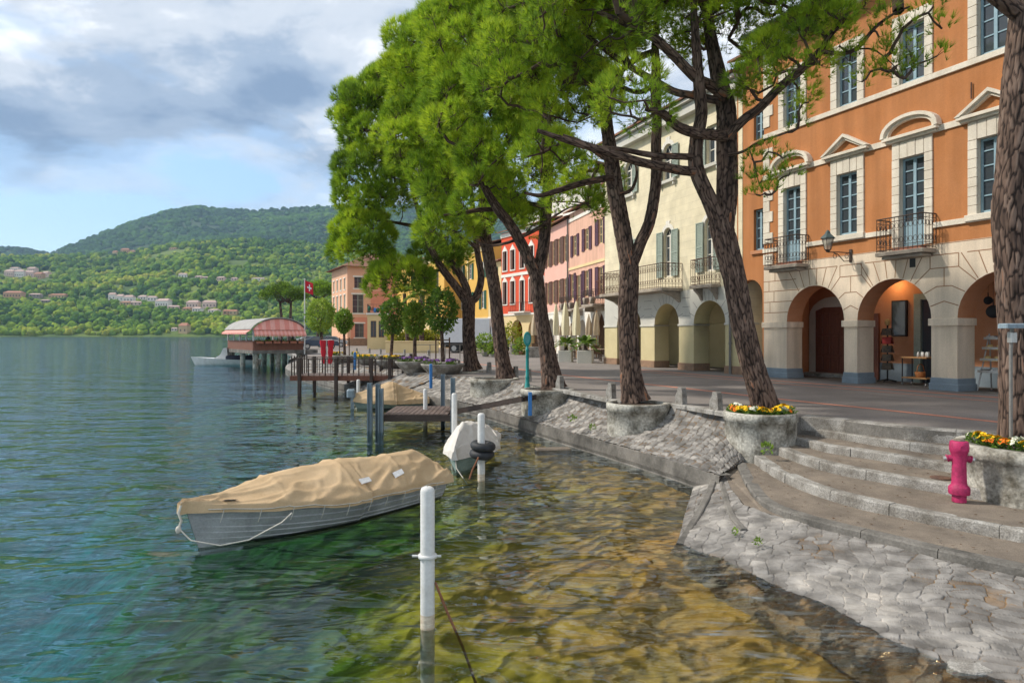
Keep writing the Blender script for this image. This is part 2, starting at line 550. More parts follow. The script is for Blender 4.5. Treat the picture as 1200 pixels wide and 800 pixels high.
M = {}
M['asphalt'] = mk('promenade paving', (0.250, 0.220, 0.200), 0.85, (0.160, 0.142, 0.130), 0.55, 0.3, 0.7, 0.18, 55, 0.25, 90, detail=9)
M['redstone'] = mk('red porphyry band', (0.60, 0.240, 0.155), 0.85, (0.48, 0.195, 0.13), 2.5, fine=0.2, fscale=20)
M['granite'] = mk('granite kerb', (0.33, 0.315, 0.29), 0.85, (0.155, 0.140, 0.120), 2.6, 0.38, 0.60, 0.35, 55, 0.5, 40, detail=9)
M['tread'] = mk('gravel step tread', (0.225, 0.185, 0.145), 0.95, (0.14, 0.115, 0.092), 2.2, 0.35, 0.65, 0.3, 90, 0.5, 120)
M['concrete'] = mk('weathered concrete', (0.20, 0.185, 0.165), 0.9, (0.075, 0.07, 0.062), 1.6, 0.35, 0.62, 0.2, 40, 0.4, 40, detail=8)
M['planter'] = mk('lichened planter concrete', (0.46, 0.44, 0.385), 0.9, (0.135, 0.120, 0.092), 3.0, 0.36, 0.60, 0.35, 22, 0.6, 25, detail=8)
M['soil'] = mk('planter soil', (0.07, 0.045, 0.03), 0.95, (0.035, 0.025, 0.018), 12, bump=0.8, bscale=40)
M['orange'] = mk('orange render', (0.485, 0.208, 0.084), 0.9, (0.430, 0.165, 0.055), 0.6, 0.3, 0.7, 0.06, 30, 0.15, 70, detail=8, streak=0.16)
M['orange_in'] = mk('orange portico render', (0.500, 0.250, 0.140), 0.9, (0.46, 0.19, 0.085), 0.9, 0.3, 0.7, 0.05, 30, 0.12, 70)
M['cream_stone'] = mk('cream rendered stonework', (0.760, 0.630, 0.490), 0.9, (0.63, 0.515, 0.39), 0.9, 0.3, 0.7, 0.07, 25, 0.2, 60, detail=8, streak=0.20)
M['trim'] = mk('off white stone trim', (0.760, 0.690, 0.580), 0.85, (0.600, 0.530, 0.430), 1.3, 0.3, 0.65, 0.08, 30, 0.15, 60, streak=0.12)
M['groove'] = mk('brown groove', (0.33, 0.185, 0.105), 0.95, bump=0)
M['plinth'] = mk('blue grey plinth paint', (0.235, 0.285, 0.325), 0.85, (0.185, 0.225, 0.26), 1.5, fine=0.08)
M['blueframe'] = mk('pale blue joinery', (0.275, 0.395, 0.455), 0.6, (0.22, 0.33, 0.39), 3, fine=0.05, bump=0.05)
M['glass'] = mk_glass_dark()
M['curtain'] = mk('beige curtain', (0.33, 0.285, 0.235), 0.95, (0.24, 0.205, 0.165), 5, stretch=(6, 1, 0.5))
M['iron'] = mk('wrought iron', (0.060, 0.050, 0.045), 0.6, (0.085, 0.055, 0.04), 9, metal=0.2, bump=0.1)
M['rust'] = mk('rusty iron', (0.16, 0.085, 0.055), 0.8, (0.085, 0.05, 0.04), 6, bump=0.2)
M['balcony'] = mk('balcony stone', (0.40, 0.34, 0.27), 0.9, (0.24, 0.20, 0.165), 2.5, fine=0.15)
M['terra'] = mk('terracotta tile', (0.42, 0.165, 0.10), 0.85, (0.30, 0.12, 0.08), 4)
M['door'] = mk('brown wooden door', (0.200, 0.072, 0.045), 0.55, (0.14, 0.05, 0.032), 3, stretch=(6, 6, 0.6), bump=0.15, bscale=30)
M['darkwood'] = mk('dark weathered timber', (0.085, 0.062, 0.052), 0.75, (0.05, 0.037, 0.032), 4, stretch=(1, 6, 6), bump=0.3, bscale=20)
M['deck'] = mk('deck boards', (0.165, 0.120, 0.105), 0.75, (0.10, 0.072, 0.062), 2.5, stretch=(6, 0.6, 1), bump=0.3, bscale=20)
M['cream_wall'] = mk_brick('cream block render', (0.740, 0.655, 0.470), (0.715, 0.630, 0.445), (0.64, 0.56, 0.39), 1.0, 0.9, 0.34, 0.012, bump=0.25)
M['cream_plain'] = mk('yellow cream pier render', (0.620, 0.530, 0.310), 0.9, (0.52, 0.44, 0.25), 0.9, 0.3, 0.7, 0.05, 30)
M['greystone'] = mk('pale grey arcade stone', (0.600, 0.575, 0.510), 0.9, (0.48, 0.465, 0.415), 1.0, 0.3, 0.7, 0.08, 30)
M['brownstone'] = mk('brown plinth stone', (0.33, 0.205, 0.13), 0.9, (0.23, 0.15, 0.10), 3, fine=0.2)
M['shutter_green'] = mk('grey green shutter', (0.335, 0.390, 0.330), 0.7, (0.28, 0.33, 0.28), 3, bump=0)
M['shutter_purple'] = mk('plum shutter', (0.105, 0.045, 0.075), 0.7, (0.075, 0.035, 0.055), 3, bump=0)
M['shutter_brown'] = mk('brown shutter', (0.42, 0.185, 0.07), 0.7, (0.33, 0.14, 0.055), 3, bump=0)
M['shutter_dark'] = mk('dark brown shutter', (0.16, 0.085, 0.06), 0.7, (0.12, 0.065, 0.05), 3, bump=0)
M['shutter_dgreen'] = mk('bottle green shutter', (0.02, 0.105, 0.06), 0.7, (0.016, 0.08, 0.047), 3, bump=0)
M['pink'] = mk('salmon pink render', (0.720, 0.430, 0.315), 0.9, (0.60, 0.35, 0.25), 0.6, 0.3, 0.7, 0.06, 30, streak=0.12)
M['pink2'] = mk('rose pink render', (0.740, 0.430, 0.345), 0.9, (0.66, 0.37, 0.29), 0.6, 0.3, 0.7, 0.05, 30)
M['pink3'] = mk('far pink render', (0.700, 0.300, 0.190), 0.9, (0.60, 0.25, 0.16), 0.5, 0.3, 0.7, 0.05, 30)
M['peach'] = mk('peach render', (0.720, 0.420, 0.270), 0.9, (0.66, 0.37, 0.235), 0.5, 0.3, 0.7, 0.05, 30)
M['red'] = mk('red render', (0.680, 0.095, 0.042), 0.9, (0.58, 0.08, 0.035), 0.6, 0.3, 0.7, 0.05, 30)
M['yellow'] = mk('ochre yellow render', (0.720, 0.440, 0.110), 0.9, (0.64, 0.38, 0.09), 0.6, 0.3, 0.7, 0.05, 30)
M['paleyellow'] = mk('pale yellow render', (0.740, 0.580, 0.310), 0.9, (0.66, 0.51, 0.27), 0.6, 0.3, 0.7, 0.05, 30)
M['white'] = mk('white render', (0.78, 0.74, 0.66), 0.9, (0.68, 0.64, 0.56), 0.9, 0.3, 0.7, 0.05, 30)
M['rooftile'] = mk_brick('clay roof tiles', (0.30, 0.145, 0.09), (0.22, 0.115, 0.08), (0.09, 0.05, 0.04), 4.0, 0.8, 0.9, 0.06, rotx=0)
M['stonewall'] = mk_brick('rubble stone pier', (0.46, 0.34, 0.23), (0.36, 0.26, 0.18), (0.42, 0.36, 0.29), 3.0, 0.9, 0.5, 0.04)
M['gutter'] = mk('green grey gutter', (0.07, 0.10, 0.10), 0.6)
M['drain'] = mk('grey drainpipe', (0.20, 0.19, 0.175), 0.6, bump=0.05)
M['postwhite'] = mk('white post paint', (0.66, 0.66, 0.645), 0.55, (0.55, 0.54, 0.51), 4, fine=0.06, bump=0.08, streak=0.10)
M['postband'] = mk('waterline stain', (0.46, 0.36, 0.25), 0.8, (0.62, 0.55, 0.45), 9, stretch=(1, 1, 3))
M['bluegrey'] = mk('blue grey steel post', (0.235, 0.305, 0.355), 0.5, (0.16, 0.20, 0.235), 4, stretch=(3, 3, 0.7), bump=0.05)
M['bluepaint'] = mk('bright blue paint', (0.05, 0.20, 0.50), 0.5)
M['teal'] = mk('teal painted iron', (0.022, 0.285, 0.270), 0.45, (0.018, 0.225, 0.215), 6, bump=0.05)
M['pinkpaint'] = mk('raspberry hydrant paint', (0.430, 0.028, 0.110), 0.6, (0.29, 0.022, 0.078), 7, 0.38, 0.55, fine=0.15, bump=0.25, streak=0.15)
M['steel'] = mk('dull steel', (0.50, 0.49, 0.47), 0.4, metal=0.7, bump=0.05)
M['rubber'] = mk('black rubber', (0.022, 0.023, 0.026), 0.6, (0.035, 0.037, 0.041), 8, bump=0.2)
M['tan'] = mk('tan boat canvas', (0.520, 0.375, 0.225), 0.9, (0.430, 0.300, 0.170), 2.2, 0.35, 0.65, 0.06, 60, 0.2, 25, bdist=0.02)
M['whitecanvas'] = mk('off white boat canvas', (0.640, 0.600, 0.555), 0.9, (0.52, 0.485, 0.44), 3, 0.35, 0.65, 0.05, 60, 0.2, 25, bdist=0.02)
M['hull'] = mk('grey white hull', (0.40, 0.41, 0.415), 0.5, (0.29, 0.30, 0.30), 2.5, fine=0.08, bump=0.05, streak=0.15)
M['hullgreen'] = mk('grey green hull', (0.22, 0.29, 0.26), 0.6, (0.15, 0.21, 0.19), 3)
M['antifoul'] = mk('dark waterline paint', (0.045, 0.05, 0.05), 0.7)
M['rope'] = mk('pale rope', (0.62, 0.58, 0.50), 0.9, bump=0.5, bscale=120)
M['rustrope'] = mk('rusty chain', (0.25, 0.11, 0.06), 0.9, bump=0.5, bscale=90)
M['label'] = mk('white canvas patch', (0.72, 0.71, 0.70), 0.7, bump=0.05)
M['awning'] = mk('pink striped awning', (0.70, 0.27, 0.22), 0.9, (0.64, 0.24, 0.20), 3, stretch=(8, 1, 1))
M['awning_p'] = mk('faded pink awning', (0.78, 0.40, 0.34), 0.9, (0.70, 0.34, 0.29), 3, stretch=(8, 1, 1))
M['roofgrey'] = mk('grey vault roofing', (0.36, 0.35, 0.33), 0.8, (0.28, 0.27, 0.255), 1.5)
M['redwood'] = mk('red brown boarding', (0.20, 0.085, 0.055), 0.8, (0.14, 0.06, 0.04), 2, stretch=(8, 8, 1))
M['red_cloth'] = mk('red cloth', (0.55, 0.02, 0.035), 0.85, (0.45, 0.016, 0.03), 3, bump=0.1)
M['flagwhite'] = mk('flag white', (0.80, 0.80, 0.78), 0.9, bump=0)
M['parasol'] = mk('cream parasol canvas', (0.700, 0.640, 0.440), 0.9, (0.62, 0.56, 0.38), 3)
M['wicker'] = mk('brown wicker', (0.13, 0.075, 0.045), 0.8, (0.09, 0.05, 0.03), 30, bump=0.5, bscale=120)
M['tabletop'] = mk('pale table top', (0.40, 0.30, 0.24), 0.6)
M['wood'] = mk('pine wood', (0.46, 0.25, 0.10), 0.6, (0.36, 0.19, 0.08), 3, stretch=(1, 6, 6))
M['black'] = mk('black metal', (0.02, 0.02, 0.021), 0.5, bump=0.05)
M['carblue'] = mk('dark blue car paint', (0.04, 0.06, 0.10), 0.25, fine=0.02, bump=0, spec=0.6)
M['carsilver'] = mk('silver car paint', (0.42, 0.43, 0.45), 0.3, fine=0.02, bump=0, spec=0.6)
M['truckwhite'] = mk('white lorry box', (0.70, 0.71, 0.73), 0.5, (0.62, 0.63, 0.65), 1.5, fine=0.02, bump=0.02)
M['paper_red'] = mk('red book cover', (0.38, 0.04, 0.035), 0.5, bump=0)
M['paper_dark'] = mk('dark postcard', (0.05, 0.05, 0.055), 0.4, (0.16, 0.12, 0.07), 14, bump=0)
M['paper'] = mk('newsprint', (0.55, 0.52, 0.45), 0.9, (0.22, 0.25, 0.32), 12, bump=0)
M['straw'] = mk('straw', (0.58, 0.42, 0.19), 0.9, (0.44, 0.31, 0.13), 16, bump=0.4)
M['basket'] = mk('orange basket', (0.42, 0.16, 0.05), 0.8, (0.33, 0.12, 0.04), 20)
M['skin'] = mk('skin', (0.50, 0.30, 0.22), 0.6, bump=0)
M['cloth_dark'] = mk('dark clothing', (0.035, 0.04, 0.06), 0.9)
M['cloth_blue'] = mk('blue clothing', (0.10, 0.16, 0.28), 0.9)
M['bark'] = mk_tone('pine bark', [(0.0, (0.016, 0.011, 0.009)), (0.22, (0.046, 0.031, 0.025)), (0.5, (0.128, 0.084, 0.064)), (0.75, (0.190, 0.135, 0.106)), (1.0, (0.280, 0.120, 0.062))], 0.95, 0.8, 30, 0.016, var=0.22, vscale=9, stretch=(1, 1, 0.25))
M['needles'] = mk_tone('pine needles', [(0.0, (0.065, 0.110, 0.020)), (0.35, (0.165, 0.275, 0.026)), (0.7, (0.310, 0.460, 0.030)), (1.0, (0.500, 0.610, 0.040))], 0.7, 0, transl=0.42, var=0.15, vscale=1.5, spec=0.3)
M['leaf'] = mk_tone('broad leaves', [(0.0, (0.065, 0.130, 0.022)), (0.5, (0.160, 0.270, 0.032)), (1.0, (0.32, 0.41, 0.05))], 0.6, 0, transl=0.35, var=0.15, vscale=2, spec=0.35)
M['leaf_yellow'] = mk_tone('yellow green leaves', [(0.0, (0.12, 0.17, 0.02)), (0.5, (0.30, 0.33, 0.03)), (1.0, (0.50, 0.46, 0.04))], 0.7, 0, transl=0.35, var=0.15)
M['farleaf'] = mk_tone('hillside trees', [(0.0, (0.024, 0.055, 0.022)), (0.3, (0.055, 0.120, 0.024)), (0.6, (0.125, 0.205, 0.028)), (0.85, (0.220, 0.280, 0.034)), (1.0, (0.28, 0.29, 0.05))], 1.0, 0.6, 0.5, 1.2, var=0.35, vscale=0.35, spec=0.0)
M['cobble'] = mk_tone('cobble stones', [(0.0, (0.075, 0.055, 0.038)), (0.12, (0.200, 0.122, 0.058)), (0.3, (0.150, 0.138, 0.126)), (0.55, (0.225, 0.212, 0.198)), (0.8, (0.30, 0.278, 0.252)), (1.0, (0.43, 0.385, 0.335))], 0.85, 0.6, 28, 0.014, var=0.45, vscale=4)
M['bed'] = mk_tone('algae bed with water scatter tint', [(0.0, (0.065, 0.255, 0.370)), (0.08, (0.012, 0.170, 0.075)), (0.18, (0.032, 0.060, 0.008)), (0.4, (0.095, 0.105, 0.010)), (0.62, (0.300, 0.190, 0.022)), (1.0, (0.330, 0.165, 0.045))], 0.95, 0.5, 9, 0.03, var=0.35, vscale=5)  # algae inshore; deepest tones paint in light scattered by the water
M['yellow_petal'] = mk('yellow petals', (0.85, 0.55, 0.01), 0.7, (0.75, 0.42, 0.01), 30, bump=0)
M['orange_petal'] = mk('orange petals', (0.80, 0.20, 0.01), 0.7, (0.70, 0.13, 0.01), 30, bump=0)
M['white_petal'] = mk('white petals', (0.80, 0.79, 0.70), 0.7, (0.70, 0.69, 0.5), 30, bump=0)
M['violet_petal'] = mk('violet petals', (0.25, 0.10, 0.35), 0.7, bump=0)
# ------------------------------------------------------------------ plan curves
def resample(pts, n):
    P = np.array([list(p) for p in pts], float)
    d = np.r_[0, np.cumsum(np.linalg.norm(np.diff(P, axis=0), axis=1))]
    t = np.linspace(0, d[-1], n)
    return np.stack([np.interp(t, d, P[:, k]) for k in range(P.shape[1])], 1), d[-1]
def smooth_curve(pts, n, it=2):
    P = [np.array(list(p), float) for p in pts]
    for _ in range(it):          # Chaikin corner cutting, ends kept
        Q = [P[0]]
        for a, b in zip(P[:-1], P[1:]):
            Q += [a * 0.75 + b * 0.25, a * 0.25 + b * 0.75]
        Q.append(P[-1]); P = Q
    return resample(P, n)

EDGE = [(3.4, 15.4), (2.2, 17.4), (0.9, 21.0), (-0.3, 24.5), (-1.5, 26.4), (-3.0, 27.5), (-4.4, 29.3), (-5.8, 31.6), (-9.8, 38.5),
        (-14.0, 46.5), (-16.5, 55), (-19, 62), (-24, 80), (-36, 110), (-60, 180), (-90, 300)]
WALL = [(2.10, 14.9), (0.95, 17.4), (-0.25, 20.6), (-1.6, 23.6), (-2.9, 25.5), (-4.6, 27.2), (-6.2, 29.2), (-7.9, 32), (-11.8, 39),
        (-15.6, 46.5), (-18, 55), (-20.5, 62.5), (-25.6, 80.5), (-37.5, 111), (-61, 181), (-92, 301)]
EDGE_TOP = [(4.32, 12.70)] + [(4.48, 13.55)] + EDGE
WALL_TOP = [(3.46, 11.40), (3.10, 12.4), (2.10, 14.9)] + WALL[1:]
STEP_PX = [
    (0.36, [(862, 541), (874, 566), (889, 587), (930, 602), (970, 613), (1032, 627), (1113, 647), (1200, 665), (1330, 692)]),
    (0.50, [(884, 533), (905, 548), (953, 570), (1018, 586), (1090, 601), (1171, 615.5), (1200, 622), (1330, 648)]),
    (0.64, [(903, 520), (935, 533), (973.5, 543.5), (1039, 555.6), (1113, 568), (1198, 579.5), (1330, 600)]),
    (0.77, [(915, 508), (940, 514), (969, 521), (1041, 532), (1111, 542.6), (1190, 554), (1330, 576)]),
    (0.90, [(928, 498), (973.5, 505), (1063.5, 518.5), (1111, 524), (1190, 535), (1330, 556)]),
    (PZ, [(938, 488.5), (975, 491.5), (1010, 496), (1060, 501.5), (1100, 505), (1170, 509.5), (1330, 532)]),
]
STEPS = []
for z_, px_ in STEP_PX:
    w_ = [gp(x, y, z_) for x, y in px_]; w_.append(w_[-1] + (w_[-1] - w_[-2]).normalized() * 3.0)
    c_, _ = smooth_curve([tuple(p) for p in w_], 80)
    STEPS.append((z_, c_))

# ------------------------------------------------------------------ promenade sheet
top6 = [tuple(p[:2]) for p in STEPS[5][1]]
land = [(30, -60), (14, -6)] + top6[::-1] + [(4.85, 13.3)] + EDGE + [(-120, 760), (900, 760), (900, -60)]
mb = MB()
n_ = len(land)
mb.add([(x, y, PZ) for x, y in land], [tuple(range(n_))[::-1]], 0)
for i in range(0, n_ - 4):
    a, b = land[i], land[i + 1]
    mb.quad((a[0], a[1], PZ), (b[0], b[1], PZ), (b[0], b[1], -1.5), (a[0], a[1], -1.5), 1)
tag(mb.build('promenade', [M['asphalt'], M['concrete']]), kind='structure')

# reddish stone bands let into the paving
def band(name, px, w, z=PZ + 0.004):
    c, _ = smooth_curve([tuple(gp(x, y, PZ)) for x, y in px], 40)
    m2 = MB(); vs = []
    for i in range(len(c)):
        t = c[min(i + 1, len(c) - 1)] - c[max(i - 1, 0)]
        t = t[:2] / np.linalg.norm(t[:2]); nrm = np.array([-t[1], t[0]])
        vs.append((c[i][0] + nrm[0] * w / 2, c[i][1] + nrm[1] * w / 2, z)); vs.append((c[i][0] - nrm[0] * w / 2, c[i][1] - nrm[1] * w / 2, z))
    m2.add(vs, [(2 * i, 2 * i + 1, 2 * i + 3, 2 * i + 2) for i in range(len(c) - 1)])
    tag(m2.build(name, M['redstone']), kind='structure')
band('paving_band', [(1330, 511), (1160, 493.5), (1040, 480.5), (920, 468.5), (800, 454.5), (700, 444), (640, 437), (590, 430), (540, 424)], 0.20)
band('paving_band', [(1330, 478), (1140, 463.5), (1060, 457.5), (1000, 453), (915, 446.5), (800, 437.5), (740, 432)], 0.22)
band('paving_band', [(1330, 483), (1140, 468.5), (1060, 461.5), (1000, 456.5), (915, 449.5), (800, 440), (740, 434)], 0.10)

# ------------------------------------------------------------------ cobbled bank, ramp
def patch(name, A, B, za, zb, su, sv, res, amp, seed, tone_lo, tone_hi, label=None, wob=0.25, mortar=0.02, dip=0.0, near=False):
    """cobbled slope between two plan curves (upper A, lower B)"""
    La = np.linalg.norm(np.diff(B, axis=0), axis=1).sum()
    nu = max(8, int(La / res))
    a, _ = resample(A, nu); b, _ = resample(B, nu)
    wdt = np.linalg.norm((a - b)[:, :2], axis=1)
    nv = max(4, int(wdt.mean() / res))
    v = np.linspace(0, 1, nv)
    vz = v ** 0.62 if near else v ** 0.8
    P = a[:, None, :2] * (1 - v[None, :, None]) + b[:, None, :2] * v[None, :, None]
    tz_ = np.linspace(0, La, nu)[:, None]
    zt_ = za if not near else 0.36 + (za - 0.36) * np.clip(tz_ / 1.1, 0, 1)
    Z = zt_ * (1 - vz)[None, :] + zb * vz[None, :] + np.zeros((nu, 1))
    arc = np.r_[0, np.cumsum(np.linalg.norm(np.diff((a + b)[:, :2] / 2, axis=0), axis=1))]
    U = arc[:, None] + 0 * v[None, :]; Vv = wdt[:, None] * v[None, :]
    q = np.stack([P[..., 0], P[..., 1], 0 * U], -1)
    U2 = U + wob * su * vnoise(q * 1.7 + 5); V2 = Vv + wob * sv * vnoise(q * 1.7 + 31)
    e, idn = cells(U2 / su + 300, V2 / sv + 300, 0.45, seed)
    h = np.clip(e / 0.16, 0, 1); h = h * h * (3 - 2 * h)
    Z = Z + amp * (h - 0.75) + amp * 1.1 * h * (idn - 0.5) + 0.008 * fbm(q * 6, 3) * h + dip * vnoise(q * 0.6)
    tone = np.where(h > 0.35, tone_lo + (tone_hi - tone_lo) * idn, 0.04 + mortar)
    tone = np.clip(tone + 0.10 * fbm(q * 1.3, 3), 0, 1)
    V3 = np.stack([P[..., 0], P[..., 1], Z], -1).reshape(-1, 3)
    ii = np.arange(nu * nv).reshape(nu, nv)
    Fc = np.stack([ii[:-1, :-1], ii[1:, :-1], ii[1:, 1:], ii[:-1, 1:]], -1).reshape(-1, 4)
    o = np_mesh(name, V3, Fc, M['cobble'], smooth=True, colors=np.repeat(tone.reshape(-1, 1), 3, 1))
    return tag(o, kind='structure')
ET, _ = smooth_curve(EDGE_TOP[:8], 200); WT, _ = smooth_curve(WALL_TOP[:8], 200)
patch('cobbled_bank', ET, WT, PZ - 0.03, 0.36, 0.20, 0.125, 0.018, 0.026, 3, 0.30, 0.84, near=True, wob=0.35)
ET2, _ = smooth_curve([tuple(ET[-1])] + EDGE_TOP[8:], 120); WT2, _ = smooth_curve([tuple(WT[-1])] + WALL_TOP[8:], 120)
patch('cobbled_bank', ET2[:90], WT2[:90], PZ - 0.03, 0.36, 0.30, 0.20, 0.11, 0.03, 4, 0.27, 0.72)

# dark concrete wall at the water's edge
mb = MB()
WA, wlen = smooth_curve(WALL_TOP, 320)
sec = [(0.26, 0.345), (0.02, 0.35), (0.0, 0.33), (0.0, 0.10), (0.03, 0.02), (-0.05, -0.05), (-0.12, -1.2)]
vs = []
for i in range(len(WA)):
    t = WA[min(i + 1, len(WA) - 1)] - WA[max(i - 1, 0)]; t /= np.linalg.norm(t)
    nr = np.array([t[1], -t[0]])            # towards land
    if nr[0] < 0 and i < 10: nr = -nr
    for off, z in sec:
        wob = 0.012 * math.sin(i * 1.3) + 0.01 * math.sin(i * 0.37)
        vs.append((WA[i][0] + nr[0] * off, WA[i][1] + nr[1] * off, z + wob * (z > 0.2)))
k_ = len(sec)
mb.add(vs, [(i * k_ + j, i * k_ + j + 1, (i + 1) * k_ + j + 1, (i + 1) * k_ + j) for i in range(len(WA) - 1) for j in range(k_ - 1)])
o = mb.build('quay_wall', M['concrete'])
tag(o, 'low dark concrete wall along the waterline under the cobbled bank', 'wall')

UP = [(846, 550), (856, 572), (872, 592), (895, 601), (940, 614), (1000, 629), (1070, 646), (1140, 664), (1220, 682), (1340, 709), (1700, 800)]
LOW = [(817, 560), (803, 600), (795, 635), (847, 654), (905, 681), (975, 709), (1045, 747), (1113, 775), (1171, 796), (1300, 856), (1500, 955)]
up_w = [tuple(gp(x, y, 0.25)) for x, y in UP]; low_w = [tuple(gp(x, y, 0.0)) for x, y in LOW]
ua, _ = resample(up_w, 160); la, _ = resample(low_w, 160)
def matched(P, n):
    Q = []
    for i in range(n):
        t = i / (n - 1) * (len(P) - 1); k = min(int(t), len(P) - 2); f = t - k
        Q.append([P[k][j] * (1 - f) + P[k + 1][j] * f for j in range(3)])
    return np.array(Q)
ua = matched(up_w, 260); la = matched(low_w, 260)
out_ = la - ua; out_ /= np.linalg.norm(out_[:, :2], axis=1)[:, None]
ext = np.where(np.arange(260) < 55, 0.04, 0.75)
ext = np.convolve(np.pad(ext, 12, 'edge'), np.ones(25) / 25, 'valid')
lb = la + out_ * ext[:, None]
def patch2(name, rows, zs, su, sv, amp, seed, lo, hi):
    """like patch but through several matched curves"""
    nu = len(rows[0]); P = []; Z = []
    for r in range(len(rows) - 1):
        w = np.linalg.norm((rows[r] - rows[r + 1])[:, :2], axis=1).max()
        nv = max(3, int(w / 0.015))
        for j in range(nv):
            t = j / nv
            P.append(rows[r][:, :2] * (1 - t) + rows[r + 1][:, :2] * t); Z.append(np.full(nu, zs[r] * (1 - t) + zs[r + 1] * t))
    P.append(rows[-1][:, :2]); Z.append(np.full(nu, zs[-1]))
    P = np.array(P); Z = np.array(Z)
    q = np.stack([P[..., 0], P[..., 1], 0 * Z], -1)
    ang = 0.55; c, s_ = math.cos(ang), math.sin(ang)
    q = q + 0.0
    U = (P[..., 0] * c - P[..., 1] * s_) + 0.10 * vnoise(q * 2.1) + 0.06 * vnoise(q * 5.3); Vv = (P[..., 0] * s_ + P[..., 1] * c) + 0.10 * vnoise(q * 2.1 + 17) + 0.05 * vnoise(q * 5.3 + 7)
    e, idn = cells(U / su + 300, Vv / sv + 300, 0.55, seed)
    h = np.clip(e / 0.13, 0, 1); h = h * h * (3 - 2 * h)
    Z = Z + amp * (h - 0.6) + amp * 0.9 * h * (idn - 0.5) + 0.012 * fbm(q * 5, 3) + 0.02 * vnoise(q * 0.9)
    pale = np.clip(0.5 + 0.85 * fbm(q * 1.1, 4), 0, 1)
    tone = np.where(h > 0.3, lo + (hi - lo) * (0.50 * idn + 0.50 * pale), 0.12 + 0.85 * pale * pale)
    tone = np.clip(tone + 0.30 * fbm(q * 2.2 + 9, 4), 0, 1)
    wet = np.clip((Z + 0.03) / 0.07, 0, 1)      # stones in the water carry brown algae
    tone = tone * wet + (1 - wet) * 0.16 * (0.5 + idn)
    nv = P.shape[0]
    V3 = np.stack([P[..., 0], P[..., 1], Z], -1).reshape(-1, 3)
    ii = np.arange(nu * nv).reshape(nv, nu)
    Fc = np.stack([ii[:-1, :-1], ii[:-1, 1:], ii[1:, 1:], ii[1:, :-1]], -1).reshape(-1, 4)
    return tag(np_mesh(name, V3, Fc, M['cobble'], smooth=True, colors=np.repeat(tone.reshape(-1, 1), 3, 1)), kind='structure')
# matched curves are resampled finely for the stones
def fine(Pn, n=900):
    return resample(Pn, n)[0] if False else np.stack([np.interp(np.linspace(0, len(Pn) - 1, n), np.arange(len(Pn)), Pn[:, k]) for k in range(3)], 1)
patch2('stone_ramp', [fine(ua), fine(la), fine(lb)], [0.25, 0.01, -0.20], 0.19, 0.105, 0.013, 8, 0.22, 0.84)
# concrete edging of the ramp
def kerb_line(mb, pts, w, z0, z1, n=40):
    c, _ = smooth_curve(pts, n)
    sec = [(-w / 2, z0), (-w / 2, z1 - 0.01), (-w / 2 + 0.015, z1), (w / 2 - 0.015, z1), (w / 2, z1 - 0.01), (w / 2, z0)]
    vs = []
    for i in range(n):
        t = c[min(i + 1, n - 1)] - c[max(i - 1, 0)]; t = t[:2] / np.linalg.norm(t[:2]); nr = (t[1], -t[0])
        zz = c[i][2] if c.shape[1] > 2 else 0
        for off, z in sec: vs.append((c[i][0] + nr[0] * off, c[i][1] + nr[1] * off, zz + z))
    k = len(sec)
    mb.add(vs, [(i * k + j, i * k + j + 1, (i + 1) * k + j + 1, (i + 1) * k + j) for i in range(n - 1) for j in range(k - 1)])
    mb.add(vs[:k], [tuple(range(k))]); mb.add(vs[-k:], [tuple(range(k))[::-1]])
mb = MB()
kerb_line(mb, [tuple(gp(837, 559, 0.24)), tuple(gp(830, 580, 0.17)), tuple(gp(812, 612, 0.075)), tuple(gp(797, 637, 0.0))], 0.10, -0.3, 0.012)
kerb_line(mb, [tuple(gp(846, 562, 0.24)), tuple(gp(850, 580, 0.225)), tuple(gp(857, 604, 0.20)), tuple(gp(872, 620, 0.175))], 0.09, -0.3, 0.012)
tag(mb.build('ramp_edging', M['concrete']), kind='structure')

mb = MB()
fill = [tuple(WT[0][:2]) + (0.335,), (3.36, 11.1, 0.30)] + [tuple(ua[i][:2]) + (0.262,) for i in range(4, 100, 8)]
fill2 = [tuple(STEPS[0][1][i][:2]) + (0.30,) for i in range(20, -1, -2)] + [(4.30, 12.75, 0.40), (4.10, 12.4, 0.40)]
mb.add(fill + fill2, [tuple(range(len(fill + fill2)))])
tag(mb.build('earth_strip', M['tread']), kind='structure')

